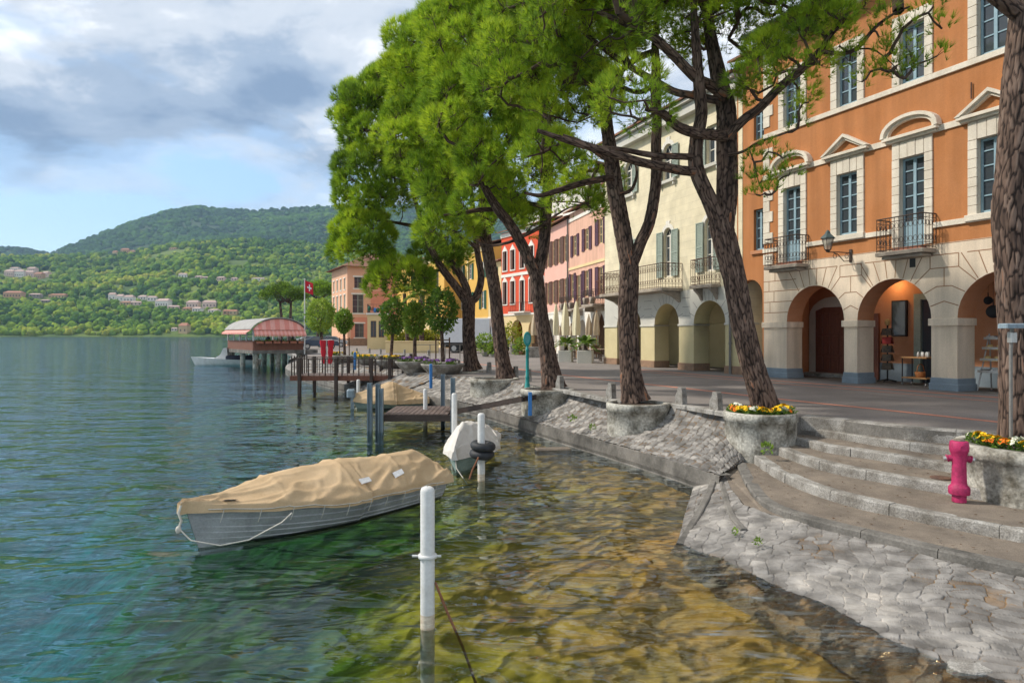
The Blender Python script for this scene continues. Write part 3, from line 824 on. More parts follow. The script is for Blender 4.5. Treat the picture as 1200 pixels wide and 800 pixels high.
# ------------------------------------------------------------------ curved stone steps
steps = thing('stone_steps', 'curved flight of granite edged steps going down to the cobbled ramp', 'steps', (5.9, 10.5, 0.25))
base_v = Vector((5.9, 10.5, 0.25))
random.seed(4)
for k in range(6):
    z, c = STEPS[k]
    if k == 5: z = z + 0.014
    inner = STEPS[k + 1][1] if k < 5 else None
    n = len(c)
    nr = []
    for i in range(n):
        t = c[min(i + 1, n - 1)] - c[max(i - 1, 0)]; t = t[:2] / np.linalg.norm(t[:2])
        nr.append(np.array([-t[1], t[0]]))
    if nr[n // 2][1] < 0: nr = [-v for v in nr]
    kw = 0.17 if k < 5 else 0.34
    hgt = z - (STEPS[k - 1][0] if k else 0.18)
    mk_ = MB()
    # kerb stones one after another with thin joints
    fi = 0.0; L_ = np.r_[0, np.cumsum(np.linalg.norm(np.diff(c[:, :2], axis=0), axis=1))]
    pos = 0.0
    while pos < L_[-1] - 0.05:
        ln = random.uniform(0.7, 1.25); e = min(pos + ln, L_[-1])
        m_ = 7; dz = random.uniform(-0.005, 0.005); dn = random.uniform(-0.008, 0.008)
        vs = []
        for q in range(m_):
            s_ = pos + 0.005 + (e - pos - 0.010) * q / (m_ - 1)
            p = np.array([np.interp(s_, L_, c[:, 0]), np.interp(s_, L_, c[:, 1])])
            ni = np.array([np.interp(s_, L_, [v[0] for v in nr]), np.interp(s_, L_, [v[1] for v in nr])])
            rr = random.uniform(-0.004, 0.004)
            for off, zz in ((0.0, z - hgt - 0.05), (0.004, z - 0.022), (0.022 + rr, z + dz + rr), (kw, z + dz), (kw, z - 0.06)):
                pp = p + ni * (off + dn)
                vs.append((pp[0] - base_v.x, pp[1] - base_v.y, zz - base_v.z))
        mk_.add(vs, [(a * 5 + b, (a + 1) * 5 + b, (a + 1) * 5 + b + 1, a * 5 + b + 1) for a in range(m_ - 1) for b in range(4)])
        mk_.add(vs[:5], [(0, 1, 2, 3, 4)]); mk_.add(vs[-5:], [(4, 3, 2, 1, 0)])
        pos = e
    mk_.build('kerb', M['granite'] if k else M['concrete'], steps)
    if inner is not None:
        mt = MB(); vs = []; nv = 8
        for i in range(n):
            a = c[i][:2] + nr[i] * 0.10; b = inner[i][:2] + nr[i] * 0.06
            for j in range(nv):
                f = j / (nv - 1); p = a * (1 - f) + b * f
                hz = 0.010 * float(vnoise(np.array([p[0] * 2.5, p[1] * 2.5, k]))) - 0.008
                vs.append((p[0] - base_v.x, p[1] - base_v.y, z + hz - base_v.z))
        mt.add(vs, [(i * nv + j, (i + 1) * nv + j, (i + 1) * nv + j + 1, i * nv + j + 1) for i in range(n - 1) for j in range(nv - 1)], 0, True)
        mt.build('tread', M['tread'], steps)

# ------------------------------------------------------------------ lake bed and water
def dist_poly(X, Y, poly):
    d = np.full(X.shape, 1e9)
    for a, b in zip(poly[:-1], poly[1:]):
        ax, ay = a[0], a[1]; bx, by = b[0], b[1]
        l2 = (bx - ax) ** 2 + (by - ay) ** 2
        t = np.clip(((X - ax) * (bx - ax) + (Y - ay) * (by - ay)) / max(l2, 1e-9), 0, 1)
        d = np.minimum(d, np.hypot(X - ax - t * (bx - ax), Y - ay - t * (by - ay)))
    return d
shore = [tuple(p[:2]) for p in la[::-6]] + [tuple(p) for p in WA[::4]]
gx = np.arange(-16, 9.0, 0.085); gy = np.arange(1.5, 34, 0.085)
X, Y = np.meshgrid(gx, gy, indexing='ij')
d = dist_poly(X, Y, shore)
q = np.stack([X, Y, 0 * X], -1)
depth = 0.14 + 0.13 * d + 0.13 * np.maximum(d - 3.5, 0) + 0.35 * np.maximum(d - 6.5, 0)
depth = np.minimum(depth, 4.6)
e, idn = cells((X + 0.25 * vnoise(q * 1.3)) / 0.27 + 300, (Y + 0.25 * vnoise(q * 1.3 + 9)) / 0.27 + 300, 0.6, 12)
rock = np.clip(e / 0.5, 0, 1); rock = rock * rock * (3 - 2 * rock) * (0.3 + 0.7 * idn)
Z = -depth + 0.05 * np.abs(vnoise(q * 3.1)) * np.clip(d, 0.2, 1) + 0.10 * fbm(q * 0.5, 3) + 0.03 * fbm(q * 4, 3)
Z = np.minimum(Z, -0.07)
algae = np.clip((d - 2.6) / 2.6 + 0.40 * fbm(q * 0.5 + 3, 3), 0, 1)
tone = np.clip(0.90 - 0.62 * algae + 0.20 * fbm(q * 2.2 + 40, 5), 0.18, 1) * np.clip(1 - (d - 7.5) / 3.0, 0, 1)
nu, nv = X.shape
ii = np.arange(nu * nv).reshape(nu, nv)
Fc = np.stack([ii[:-1, :-1], ii[1:, :-1], ii[1:, 1:], ii[:-1, 1:]], -1).reshape(-1, 4)
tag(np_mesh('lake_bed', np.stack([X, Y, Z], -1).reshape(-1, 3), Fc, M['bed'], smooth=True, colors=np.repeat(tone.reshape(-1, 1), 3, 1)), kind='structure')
M['deepbed'] = mk('deep bed scatter tint', (0.065, 0.255, 0.370), 0.95, (0.055, 0.225, 0.33), 0.2, bump=0)  # bed colour stands in for blue light scattered by deep water
mb = MB(); mb.quad((-1500, -200, -4.7), (300, -200, -4.7), (300, 1400, -4.7), (-1500, 1400, -4.7))
tag(mb.build('deep_lake_bed', M['deepbed']), kind='structure')
mb = MB(); mb.box(-1400, 60, -150, 1250, -6.0, 0.0)
tag(mb.build('lake_water', mk_water()), kind='structure')

# ------------------------------------------------------------------ far shore, hills, mountain
SHORE_Y = 900.0
def tab(x, T):
    return np.interp(x, [a for a, b in T], [b for a, b in T])
CREST = [(-700, 300), (-200, 299), (0, 301), (60, 301), (110, 299), (160, 294), (200, 288), (250, 283), (300, 281), (350, 285), (395, 293), (480, 302), (700, 310), (1100, 330), (1700, 350)]
YC = 1850.0
def hill_z(X, Y):
    xp = CX + F * X / Y
    zc = (HY - tab(xp, CREST)) * YC / F
    t = np.clip((Y - SHORE_Y) / (YC - SHORE_Y), 0, 1)
    t2 = np.clip((Y - YC) / 900.0, 0, 1)
    q = np.stack([X / 170.0, Y / 170.0, 0 * X], -1)
    return 1.0 + zc * t ** 0.92 + 22 * fbm(q, 3) * np.sin(math.pi * np.clip(t, 0, 1)) ** 0.7 - 70 * t2
def grid_obj(name, xs, ys, fz, mat, **kw):
    X, Y = np.meshgrid(xs, ys, indexing='ij'); Z = fz(X, Y)
    nu, nv = X.shape; ii = np.arange(nu * nv).reshape(nu, nv)
    Fc = np.stack([ii[:-1, :-1], ii[1:, :-1], ii[1:, 1:], ii[:-1, 1:]], -1).reshape(-1, 4)
    return tag(np_mesh(name, np.stack([X, Y, Z], -1).reshape(-1, 3), Fc, mat, smooth=True, **kw), kind='structure')
M['meadow'] = mk('spring meadow', (0.120, 0.165, 0.028), 1.0, (0.060, 0.105, 0.024), 0.012, 0.4, 0.6, 0.15, 0.2, bump=0)
M['shoreland'] = mk('far shore bank', (0.20, 0.17, 0.11), 1.0, (0.07, 0.10, 0.04), 0.05, 0.45, 0.6, 0.2, 0.5, bump=0)
grid_obj('far_hill', np.arange(-2600, 1400, 22.0), np.r_[SHORE_Y - 6, np.arange(SHORE_Y, 2900, 22.0)], lambda X, Y: np.where(Y < SHORE_Y, -3.0, hill_z(X, Y)), M['meadow'])
RIDGE = [(-900, 330), (-300, 312), (-60, 300), (0, 290), (25, 292), (60, 297), (80, 288), (100, 280), (150, 262), (200, 247), (230, 242), (260, 246), (300, 247), (340, 244), (395, 242), (450, 240), (560, 246), (700, 262), (1000, 300), (1600, 350)]
YR = 3400.0
def mount_z(X, Y):
    xp = CX + F * X / Y
    zr = (HY - tab(xp, RIDGE)) * YR / F
    t = np.clip((Y - 2000) / (YR - 2000), 0, 1); t2 = np.clip((Y - YR) / 1200, 0, 1)
    q = np.stack([X / 420.0, Y / 420.0, 0 * X + 3], -1)
    return zr * (0.25 + 0.75 * t ** 1.0) - 200 * t2 + 75 * fbm(q, 4) * np.sin(math.pi * t) ** 0.8 - 20 * (1 - t)
M['mountain'] = mk('wooded mountain', (0.050, 0.088, 0.026), 1.0, (0.028, 0.055, 0.022), 0.004, 0.4, 0.6, 0.2, 0.05, bump=0)
grid_obj('mountain', np.arange(-4600, 3000, 40.0), np.arange(2000, 4640, 40.0), mount_z, M['mountain'])

def hill_hit(px, py):
    """where the far hill shows at this pixel"""
    Y = np.linspace(SHORE_Y + 2, YC, 600); X = (px - CX) / F * Y
    yp = HY - (hill_z(X, Y) - EYE) * F / Y
    k = np.argmax(yp < py)
    if not (yp < py).any(): k = len(Y) - 1
    return Vector((X[k], Y[k], float(hill_z(X[k:k + 1], Y[k:k + 1])[0])))

HOUSES = []      # (px x, px y of the base, px width, px height, style, label)
hs = [
 (10, 324, 11, 8, 'pink', 'pale pink terraced house at the far left of the hillside estate'),
 (22, 325, 10, 9, 'white', 'white terraced house second from the left in the hillside estate'),
 (33, 325, 11, 8, 'pink', 'pink gabled terraced house in the middle of the hillside estate'),
 (44, 327, 10, 8, 'terra', 'red roofed terraced house low in the hillside estate'),
 (52, 325, 9, 7, 'pink', 'small pink house at the right end of the hillside estate'),
 (16, 318, 10, 5, 'white', 'flat white house at the top of the hillside estate'),
 (36, 319, 10, 6, 'pink', 'upper pink house of the hillside estate'),
 (14, 349, 19, 8, 'terra', 'long low house with a red tile roof at the left of the far shore'),
 (40, 349, 12, 5, 'stone', 'grey stone farmhouse below the hillside estate'),
 (66, 350, 18, 6, 'tan', 'tan long house between bright trees on the far hillside'),
 (52, 355, 9, 4, 'stone', 'small stone shed below the tan long house'),
 (131, 352, 8, 9, 'white', 'first white flat roofed villa of the lower terrace row'),
 (140, 353, 9, 8, 'white', 'second white villa of the lower terrace row'),
 (150, 354, 11, 8, 'white', 'broad white villa with brown windows in the lower terrace row'),
 (146, 358, 12, 5, 'tan', 'low pink terrace below the white villas'),
 (159, 358, 12, 5, 'pink', 'low terrace block at the middle of the lower row'),
 (166, 352, 11, 6, 'white', 'white villa with a dark window strip above the middle terrace'),
 (178, 353, 10, 6, 'white', 'white flat roofed villa right of the dark window strip'),
 (189, 360, 17, 10, 'white', 'wide white and red house in front of the lower row'),
 (203, 363, 13, 5, 'pink', 'low pink terrace with shrubs at its front'),
 (218, 365, 9, 5, 'tan', 'small tan house left of the twin villas'),
 (225, 361, 14, 9, 'pink', 'left one of the twin pink villas with loggias'),
 (245, 361, 15, 9, 'pink', 'right one of the twin pink villas with loggias'),
 (230, 366, 11, 6, 'white', 'pale garden house under the left twin villa'),
 (249, 367, 12, 5, 'white', 'pale garden house under the right twin villa'),
 (266, 369, 9, 6, 'terra', 'orange house left of the gold roofed villa'),
 (273, 369, 9, 6, 'tan', 'golden villa at the right end of the far terrace row'),
 (214, 391, 11, 12, 'tan', 'square yellow villa standing at the far waterline'),
 (204, 388, 6, 4, 'white', 'tiny white boathouse beside the square yellow villa'),
 (214, 326, 9, 6, 'white', 'lone white cottage with a dark door high on the hill'),
 (232, 327, 8, 4, 'pink', 'low pink farm building right of the lone white cottage'),
 (240, 328, 7, 4, 'stone', 'stone farm building among high hillside trees'),
 (258, 329, 9, 5, 'pink', 'rose coloured house half hidden on the upper hillside'),
 (274, 329, 7, 4, 'pink', 'small rose house right of the half hidden one'),
 (302, 329, 14, 4, 'white', 'long pale house above the lakeside pavilion on the hill'),
 (134, 299, 6, 5, 'tan', 'small tan house left of the hilltop hamlet'),
 (146, 297, 9, 6, 'terra', 'red roofed house in the middle of the hilltop hamlet'),
 (155, 297, 6, 4, 'tan', 'yellow house at the right of the hilltop hamlet'),
 (202, 293, 8, 3, 'tan', 'small house under the dark trees on the hilltop'),
]
M['h_pink'] = mk('far pink wall', (0.74, 0.54, 0.47), 0.9, bump=0); M['h_white'] = mk('far white wall', (0.80, 0.74, 0.68), 0.9, bump=0)
M['h_tan'] = mk('far tan wall', (0.56, 0.40, 0.22), 0.9, bump=0); M['h_stone'] = mk('far stone wall', (0.30, 0.26, 0.22), 0.9, bump=0)
M['h_terra'] = mk('far ochre wall', (0.54, 0.33, 0.20), 0.9, bump=0)
M['h_roof'] = mk('far tile roof', (0.40, 0.19, 0.125), 0.9, bump=0); M['h_roof2'] = mk('far pale roof', (0.50, 0.36, 0.31), 0.9, bump=0)
M['h_win'] = mk('far window', (0.06, 0.05, 0.05), 0.4, bump=0)
random.seed(12)
for (hx, hy, hw, hh, st, lab) in hs:
    p = hill_hit(hx, hy)
    W = hw * p.y / F; Ht = hh * p.y / F * 1.05; D = max(7.0, W * 0.6)
    t = thing('house', lab, 'house', p, random.uniform(-0.25, 0.25), 'houses on the far hillside')
    w_ = MB(); w_.box(-W / 2, W / 2, 0, D, -5, Ht * 0.72); w_.build('wall', M['h_' + st], t)
    r_ = MB(); e = 0.6
    zr = Ht * 0.72
    r_.add([(-W / 2 - e, -e, zr), (W / 2 + e, -e, zr), (W / 2 + e, D + e, zr), (-W / 2 - e, D + e, zr), (-W / 2 * 0.75, D / 2, Ht), (W / 2 * 0.75, D / 2, Ht)],
           [(0, 1, 5, 4), (1, 2, 5), (2, 3, 4, 5), (3, 0, 4), (0, 3, 2, 1)])
    r_.build('roof', M['h_roof'] if st in ('terra', 'tan') else M['h_roof2'], t)
    nw = max(2, int(W / 4.5))
    for k in range(nw):
        x = -W / 2 + W * (k + 0.5) / nw
        wm = MB(); wm.box(x - 0.8, x + 0.8, -0.08, 0.1, Ht * 0.22, Ht * 0.22 + min(2.6, Ht * 0.34)); wm.build('window', M['h_win'], t)

# trees of the far hillsides: one wooded mass
def ico():
    t = (1 + 5 ** 0.5) / 2
    v = np.array([(-1, t, 0), (1, t, 0), (-1, -t, 0), (1, -t, 0), (0, -1, t), (0, 1, t), (0, -1, -t), (0, 1, -t), (t, 0, -1), (t, 0, 1), (-t, 0, -1), (-t, 0, 1)], float)
    f = [(0, 11, 5), (0, 5, 1), (0, 1, 7), (0, 7, 10), (0, 10, 11), (1, 5, 9), (5, 11, 4), (11, 10, 2), (10, 7, 6), (7, 1, 8), (3, 9, 4), (3, 4, 2), (3, 2, 6), (3, 6, 8), (3, 8, 9), (4, 9, 5), (2, 4, 11), (6, 2, 10), (8, 6, 7), (9, 8, 1)]
    v /= np.linalg.norm(v[0])
    vs = [tuple(p) for p in v]; cache = {}
    def mid(a, b):
        k = (min(a, b), max(a, b))
        if k not in cache:
            m_ = (np.array(vs[a]) + np.array(vs[b])) / 2; m_ /= np.linalg.norm(m_); vs.append(tuple(m_)); cache[k] = len(vs) - 1
        return cache[k]
    f2 = []
    for a, b, c in f:
        ab, bc, ca = mid(a, b), mid(b, c), mid(c, a)
        f2 += [(a, ab, ca), (b, bc, ab), (c, ca, bc), (ab, bc, ca)]
    return np.array(vs), np.array(f2)
ICO_V, ICO_F = ico()
def blob_mass(name, P, R, tone, seed, squash=1.0):
    rs = np.random.RandomState(seed)
    n = len(P)
    rr = 1 + 0.30 * (rs.rand(n, len(ICO_V)) - 0.5) * 2
    V = ICO_V[None] * rr[..., None] * R[:, None, None]
    V[..., 2] *= squash
    V = V + P[:, None, :]
    Fc = (ICO_F[None] + (np.arange(n) * len(ICO_V))[:, None, None]).reshape(-1, 3)
    tn = np.clip(tone[:, None] + 0.10 * (rs.rand(n, len(ICO_V)) - 0.5), 0, 1).reshape(-1, 1)
    return np_mesh(name, V.reshape(-1, 3), Fc, M['farleaf'], smooth=True, colors=np.repeat(tn, 3, 1))
rs = np.random.RandomState(5)
n = 9500
xp = rs.uniform(-140, 620, n); t = rs.uniform(0.0, 1.0, n) ** 1.15
Yt = SHORE_Y + 4 + t * (YC + 40 - SHORE_Y); Xt = (xp - CX) / F * Yt
Zt = hill_z(Xt, Yt)
R = rs.uniform(3.2, 7.5, n) * (0.8 + 0.3 * t)
yp = HY - (Zt + R * 1.3 - EYE) * F / Yt; yb = HY - (Zt - EYE) * F / Yt
keep = np.ones(n, bool)
for (hx, hy, hw, hh, st, lab) in hs:
    keep &= ~((np.abs(xp - hx) < hw / 2 + 3.5) & (yp < hy - 1.5) & (yb > hy - hh * 0.5))
# open meadows in front of the terrace row and on the upper slope
mead = fbm(np.stack([Xt / 120, Yt / 120, 0 * Xt + 8], -1), 3)
keep &= ~((mead > 0.36) & (t > 0.1))
band_n = fbm(np.stack([Xt / 90, Yt / 60, 0 * Xt], -1), 3)
tone = np.clip(0.52 + 0.52 * band_n + rs.normal(0, 0.17, n) + 0.05 * (t < 0.5), 0.02, 1)
tone = np.where(rs.rand(n) < 0.05, 0.05, tone)
P = np.stack([Xt, Yt, Zt + R * 0.55], -1)[keep]
tag(blob_mass('hillside_forest', P, R[keep], tone[keep], 2, 1.05), 'spring green woods covering the hillside across the lake', 'woods', kind='stuff')
n = 7000
xp = rs.uniform(-120, 620, n); t = rs.uniform(0.15, 1.02, n)
Ym = 2000 + t * (YR - 2000); Xm = (xp - CX) / F * Ym; Zm = mount_z(Xm, Ym)
R = rs.uniform(9, 17, n)
bn = fbm(np.stack([Xm / 300, Ym / 200, 0 * Xm + 2], -1), 3)
tone = np.clip(0.16 + 0.30 * bn + rs.normal(0, 0.08, n), 0, 1)
tag(blob_mass('mountain_forest', np.stack([Xm, Ym, Zm + 2], -1), R, tone, 3, 0.8), 'darker blue green forest covering the mountain behind the hillside', 'woods', kind='stuff')
# ------------------------------------------------------------------ building parts
def wall_open(mb, x0, x1, z0, z1, ops, y=0.0, mi=0, rev=0.2, mi_rev=None, nseg=16):
    """wall face in the plane y with openings (xa, xb, za, zb, arched); reveals run back by rev"""
    if mi_rev is None: mi_rev = mi
    xs = sorted({x0, x1} | {v for o in ops for v in o[:2] if x0 < v < x1})
    zs = sorted({z0, z1} | {v for o in ops for v in o[2:4] if z0 < v < z1})
    for a, b in zip(xs[:-1], xs[1:]):
        for c, d in zip(zs[:-1], zs[1:]):
            xm, zm = (a + b) / 2, (c + d) / 2
            if any(o[0] < xm < o[1] and o[2] < zm < o[3] for o in ops): continue
            mb.quad((a, y, c), (b, y, c), (b, y, d), (a, y, d), mi)
    for o in ops:
        xa, xb, za, zb = o[:4]; arch = len(o) > 4 and o[4]
        if arch:
            r = (xb - xa) / 2; xc = (xa + xb) / 2
            rz = o[5] if len(o) > 5 else r        # rise of the arch
            zs_ = zb - rz
            arc = [(xc - r * math.cos(math.pi * k / nseg), zs_ + rz * math.sin(math.pi * k / nseg)) for k in range(nseg + 1)]
            h = nseg // 2
            for k in range(h):
                mb.add([(xa, y, zb), (arc[k][0], y, arc[k][1]), (arc[k + 1][0], y, arc[k + 1][1])], [(0, 1, 2)], mi)
            for k in range(h, nseg):
                mb.add([(xb, y, zb), (arc[k][0], y, arc[k][1]), (arc[k + 1][0], y, arc[k + 1][1])], [(0, 1, 2)], mi)
            for (ax, az), (bx, bz) in zip(arc[:-1], arc[1:]):
                mb.quad((ax, y, az), (bx, y, bz), (bx, y + rev, bz), (ax, y + rev, az), mi_rev)
        else:
            zs_ = zb
            mb.quad((xa, y, zb), (xb, y, zb), (xb, y + rev, zb), (xa, y + rev, zb), mi_rev)
        mb.quad((xa, y, za), (xa, y, zs_), (xa, y + rev, zs_), (xa, y + rev, za), mi_rev)
        mb.quad((xb, y, za), (xb, y, zs_), (xb, y + rev, zs_), (xb, y + rev, za), mi_rev)
        if za > z0 + 0.01:
            mb.quad((xa, y, za), (xb, y, za), (xb, y + rev, za), (xa, y + rev, za), mi_rev)

def casement(parent, x, z0, w, h, y, frame, rows=4, cols=2, arched=False, bar=0.035, panel=0.0, curtain=True, name='window'):
    """joinery with glazing bars; the glass is its child"""
    f = MB(); fw = 0.06
    xa, xb = x - w / 2, x + w / 2
    zt = z0 + h
    zs_ = zt - (w / 2 if arched else 0)
    f.box(xa, xa + fw, y, y + 0.06, z0, zs_); f.box(xb - fw, xb, y, y + 0.06, z0, zs_)
    f.box(xa + fw, xb - fw, y + 0.002, y + 0.06, z0, z0 + 0.08)
    if not arched: f.box(xa + fw, xb - fw, y + 0.002, y + 0.06, zt - fw, zt)
    else:
        arc = [(x - w / 2 * math.cos(math.pi * k / 12), zs_ + w / 2 * math.sin(math.pi * k / 12)) for k in range(13)]
        arc2 = [(x - (w / 2 - fw) * math.cos(math.pi * k / 12), zs_ + (w / 2 - fw) * math.sin(math.pi * k / 12)) for k in range(13)]
        for k in range(12):
            f.add([(arc[k][0], y, arc[k][1]), (arc[k + 1][0], y, arc[k + 1][1]), (arc2[k + 1][0], y, arc2[k + 1][1]), (arc2[k][0], y, arc2[k][1])], [(0, 1, 2, 3)])
        f.box(xa + fw, xb - fw, y + 0.003, y + 0.05, zs_ - 0.03, zs_ + 0.03)
        for k in (4, 8):
            f.tube([(x, y + 0.02, zs_), (arc2[k][0], y + 0.02, arc2[k][1])], 0.014, 5)
    for c in range(1, cols):
        xx = xa + w * c / cols
        f.box(xx - fw * 0.75, xx + fw * 0.75, y - 0.004, y + 0.055, z0 + 0.08, (zs_ if arched else zt - fw))
    zp = z0 + panel
    if panel > 0: f.box(xa + fw, xb - fw, y + 0.012, y + 0.05, z0 + 0.08, zp)
    for r in range(1, rows):
        zz = zp + 0.08 * (panel == 0) + (zs_ - zp) * r / rows
        f.box(xa + fw, xb - fw, y + 0.008, y + 0.045, zz - bar / 2, zz + bar / 2)
    o = f.build(name, frame, parent)
    g = MB()
    if arched:
        g.add([(px_, y + 0.035, pz_) for px_, pz_ in arc] , [tuple(range(13))])
        g.quad((xa, y + 0.035, z0), (xb, y + 0.035, z0), (xb, y + 0.035, zs_), (xa, y + 0.035, zs_))
    else:
        g.quad((xa, y + 0.035, z0), (xb, y + 0.035, z0), (xb, y + 0.035, zt), (xa, y + 0.035, zt))
    g.build('pane', M['glass'], o)
    return o

def shutter_mb(mb, xa, xb, z0, z1, y, lou=0.07):
    """louvred shutter leaf lying on the wall"""
    fw = 0.05
    mb.box(xa, xa + fw, y - 0.05, y, z0, z1); mb.box(xb - fw, xb, y - 0.05, y, z0, z1)
    for z in (z0, (z0 + z1) / 2 - fw / 2, z1 - fw): mb.box(xa + fw, xb - fw, y - 0.048, y - 0.004, z, z + fw)
    z = z0 + fw + 0.01
    while z < z1 - fw - lou:
        mb.add([(xa + fw, y - 0.042, z), (xb - fw, y - 0.042, z), (xb - fw, y - 0.012, z + lou), (xa + fw, y - 0.012, z + lou)], [(0, 1, 2, 3)])
        z += lou
    mb.quad((xa + fw, y - 0.006, z0), (xb - fw, y - 0.006, z0), (xb - fw, y - 0.006, z1), (xa + fw, y - 0.006, z1))

def railing(mb, path, z0, z1, step=0.12, r=0.010, curl=True):
    """wrought iron balustrade with scrolls along a plan path"""
    P = [Vector((p[0], p[1], 0)) for p in path]
    for z, rr in ((z1, 0.020), (z0 + 0.04, 0.014), (z1 - 0.12, 0.009), (z0 + 0.16, 0.009)):
        mb.tube([p + Vector((0, 0, z)) for p in P], rr, 6)
    for a, b in zip(P[:-1], P[1:]):
        L_ = (b - a).length; n = max(1, int(L_ / step)); d = (b - a) / n
        for k in range(n + 1):
            p = a + d * k
            mb.tube([p + Vector((0, 0, z0)), p + Vector((0, 0, z1))], r, 5)
            if curl and k < n:
                c = p + d * 0.5; rad_ = d.length * 0.38; dn = d.normalized()
                for zc in (z0 + 0.30, z1 - 0.26):
                    mb.tube([c + dn * (rad_ * math.cos(t)) + Vector((0, 0, zc + rad_ * 1.5 * math.sin(t))) for t in [2 * math.pi * i / 8 for i in range(9)]], r * 0.8, 4)

# ------------------------------------------------------------------ orange arcade house
OR = Frame(gp(1122, 458.6), 345 / 800.0)
oh = thing('arcade_house', 'orange three storey house with cream stone arcade and pedimented blue windows', 'house', OR.w(0, 0, 0), OR.rz)
X0, X1 = -7.42, 7.2
ARCH = [(-6.275, -3.785), (-3.275, -0.765), (0.0, 2.5), (3.2, 5.7)]
SPR, RAD = 2.07, 1.25
ZB, ZE = 4.23, 12.75
TH = 0.74
WIN = [-6.02, -3.67, -1.37, 0.95, 3.27, 5.6]
w = MB()
wall_open(w, X0, X1, 0.0, ZB, [(a, b, 0.0, SPR + (b - a) / 2, True) for a, b in ARCH], 0.0, 0, TH, 2)
# jamb faces of the piers below the capitals are cream, arches above them orange
for a, b in ARCH:
    for xx, sgn in ((a, 1), (b, -1)):
        w.quad((xx + sgn * 0.003, 0.0, 0.0), (xx + sgn * 0.003, TH, 0.0), (xx + sgn * 0.003, TH, SPR), (xx + sgn * 0.003, 0.0, SPR), 0)
w.quad((X0, 0, 0), (X0, 9, 0), (X0, 9, ZB), (X0, 0, ZB), 0)
# grooves of the rusticated stonework
gl = 0.028
ac = [((a + b) / 2, (b - a) / 2) for a, b in ARCH]
def edge_pt(c, r, z):          # arch outline at height z
    dz = z - SPR
    return math.sqrt(max(r * r - dz * dz, 0))
w.strip([(X0, ZB - 0.02), (X1, ZB - 0.02)], 0.02, -0.003, 1)
TOPZ = 3.90
for i, (c, r) in enumerate(ac):
    # joints fanning out over the arch
    for deg in (62, 74, 86, 98, 110, 122):
        t = rad(deg); p0 = (c + (r + 0.02) * math.cos(t), SPR + (r + 0.02) * math.sin(t)); k = (TOPZ - SPR) / math.sin(t)
        w.strip([p0, (c + k * math.cos(t), TOPZ)], gl, -0.003, 1)
    xl = c - (TOPZ - SPR) / math.tan(rad(62)); xr = c + (TOPZ - SPR) / math.tan(rad(62))
    w.strip([(xl, TOPZ), (xr, TOPZ)], gl, -0.003, 1)
for i in range(len(ac) - 1):
    xa, xb = ARCH[i][1], ARCH[i + 1][0]; xm = (xa + xb) / 2
    ca, ra = ac[i]; cb, rb = ac[i + 1]
    for z, mode in ((2.42, 0), (2.82, 1), (3.22, 2)):
        ze = z - (0, 0.02, 0.12)[mode]; ea = ca + edge_pt(ca, ra, ze) + 0.02; eb = cb - edge_pt(cb, rb, ze) - 0.02
        if mode == 0: w.strip([(ea, z), (xm, z + 0.14), (eb, z)], gl, -0.003, 1)
        elif mode == 1: w.strip([(ea, z - 0.02), (xm - 0.22, z + 0.17), (xm + 0.22, z + 0.17), (eb, z - 0.02)], gl, -0.003, 1)
        else:
            w.strip([(ea, z - 0.12), (xm - 0.42, z + 0.30), (xm + 0.42, z + 0.30), (eb, z - 0.12)], gl, -0.003, 1)
            w.strip([(xm, 2.82 + 0.17), (xm, z + 0.30)], gl, -0.003, 1)
    w.strip([(xm - 0.42, 3.52), (xm - 0.42, TOPZ)], gl, -0.003, 1); w.strip([(xm + 0.42, 3.52), (xm + 0.42, TOPZ)], gl, -0.003, 1)
    w.strip([(xm - 0.42, TOPZ), (xm + 0.42, TOPZ)], gl, -0.003, 1)
c, r = ac[0]
for z in (2.42, 2.82, 3.22, 3.60):
    e = c - edge_pt(c, r, min(z, SPR + r - 0.001)) if z < SPR + r else c - 0.5
    w.strip([(X0, z), (min(e, c - (z - SPR) / math.tan(rad(62)) if z > 3.2 else e), z)], gl, -0.003, 1)
for z0_, z1_, xx in ((2.42, 2.82, -7.1), (2.82, 3.22, -6.9), (3.22, 3.60, -7.15), (3.6, 4.2, -6.85)):
    w.strip([(xx, z0_), (xx, z1_)], gl, -0.003, 1)
w.build('arcade_wall', [M['cream_stone'], M['groove'], M['orange_in']], oh)
# plinths and capitals of the piers
ends = [X0] + [v for ab in ARCH for v in ab] + [X1]
for k in range(0, len(ends), 2):
    a, b = ends[k], ends[k + 1]
    m_ = MB(); m_.bbox(a - 0.02, b + 0.03, -0.035, TH + 0.02, 0.005, 0.36, 0.012); m_.bbox(a - 0.05, b + 0.06, -0.06, TH + 0.04, 0.004, 0.20, 0.015)
    m_.build('plinth', M['plinth'], oh)
    m_ = MB(); m_.bbox(a - 0.06, b + 0.06, -0.07, TH + 0.02, SPR - 0.21, SPR - 0.002, 0.012)
    m_.build('capital', M['cream_stone'], oh)
# upper wall
w = MB()
ops = []
FRENCH = (0, 2, 4)
for i, x in enumerate(WIN):
    ops.append((x - 0.40, x + 0.40, (4.26 if i in FRENCH else 4.90), 6.95))
    ops.append((x - 0.40, x + 0.40, 9.20, 10.93))
wall_open(w, X0, X1, ZB, ZE, ops, 0.015, 0, 0.20, 1)
w.quad((X0, 0.015, ZB), (X0, 9, ZB), (X0, 9, ZE), (X0, 0.015, ZE), 0); w.quad((X1, 0.015, 0), (X1, 9, 0), (X1, 9, ZE), (X1, 0.015, ZE), 0)
w.quad((X0, 9, 0), (X1, 9, 0), (X1, 9, ZE), (X0, 9, ZE), 0)
w.build('upper_wall', [M['orange'], M['trim']], oh)
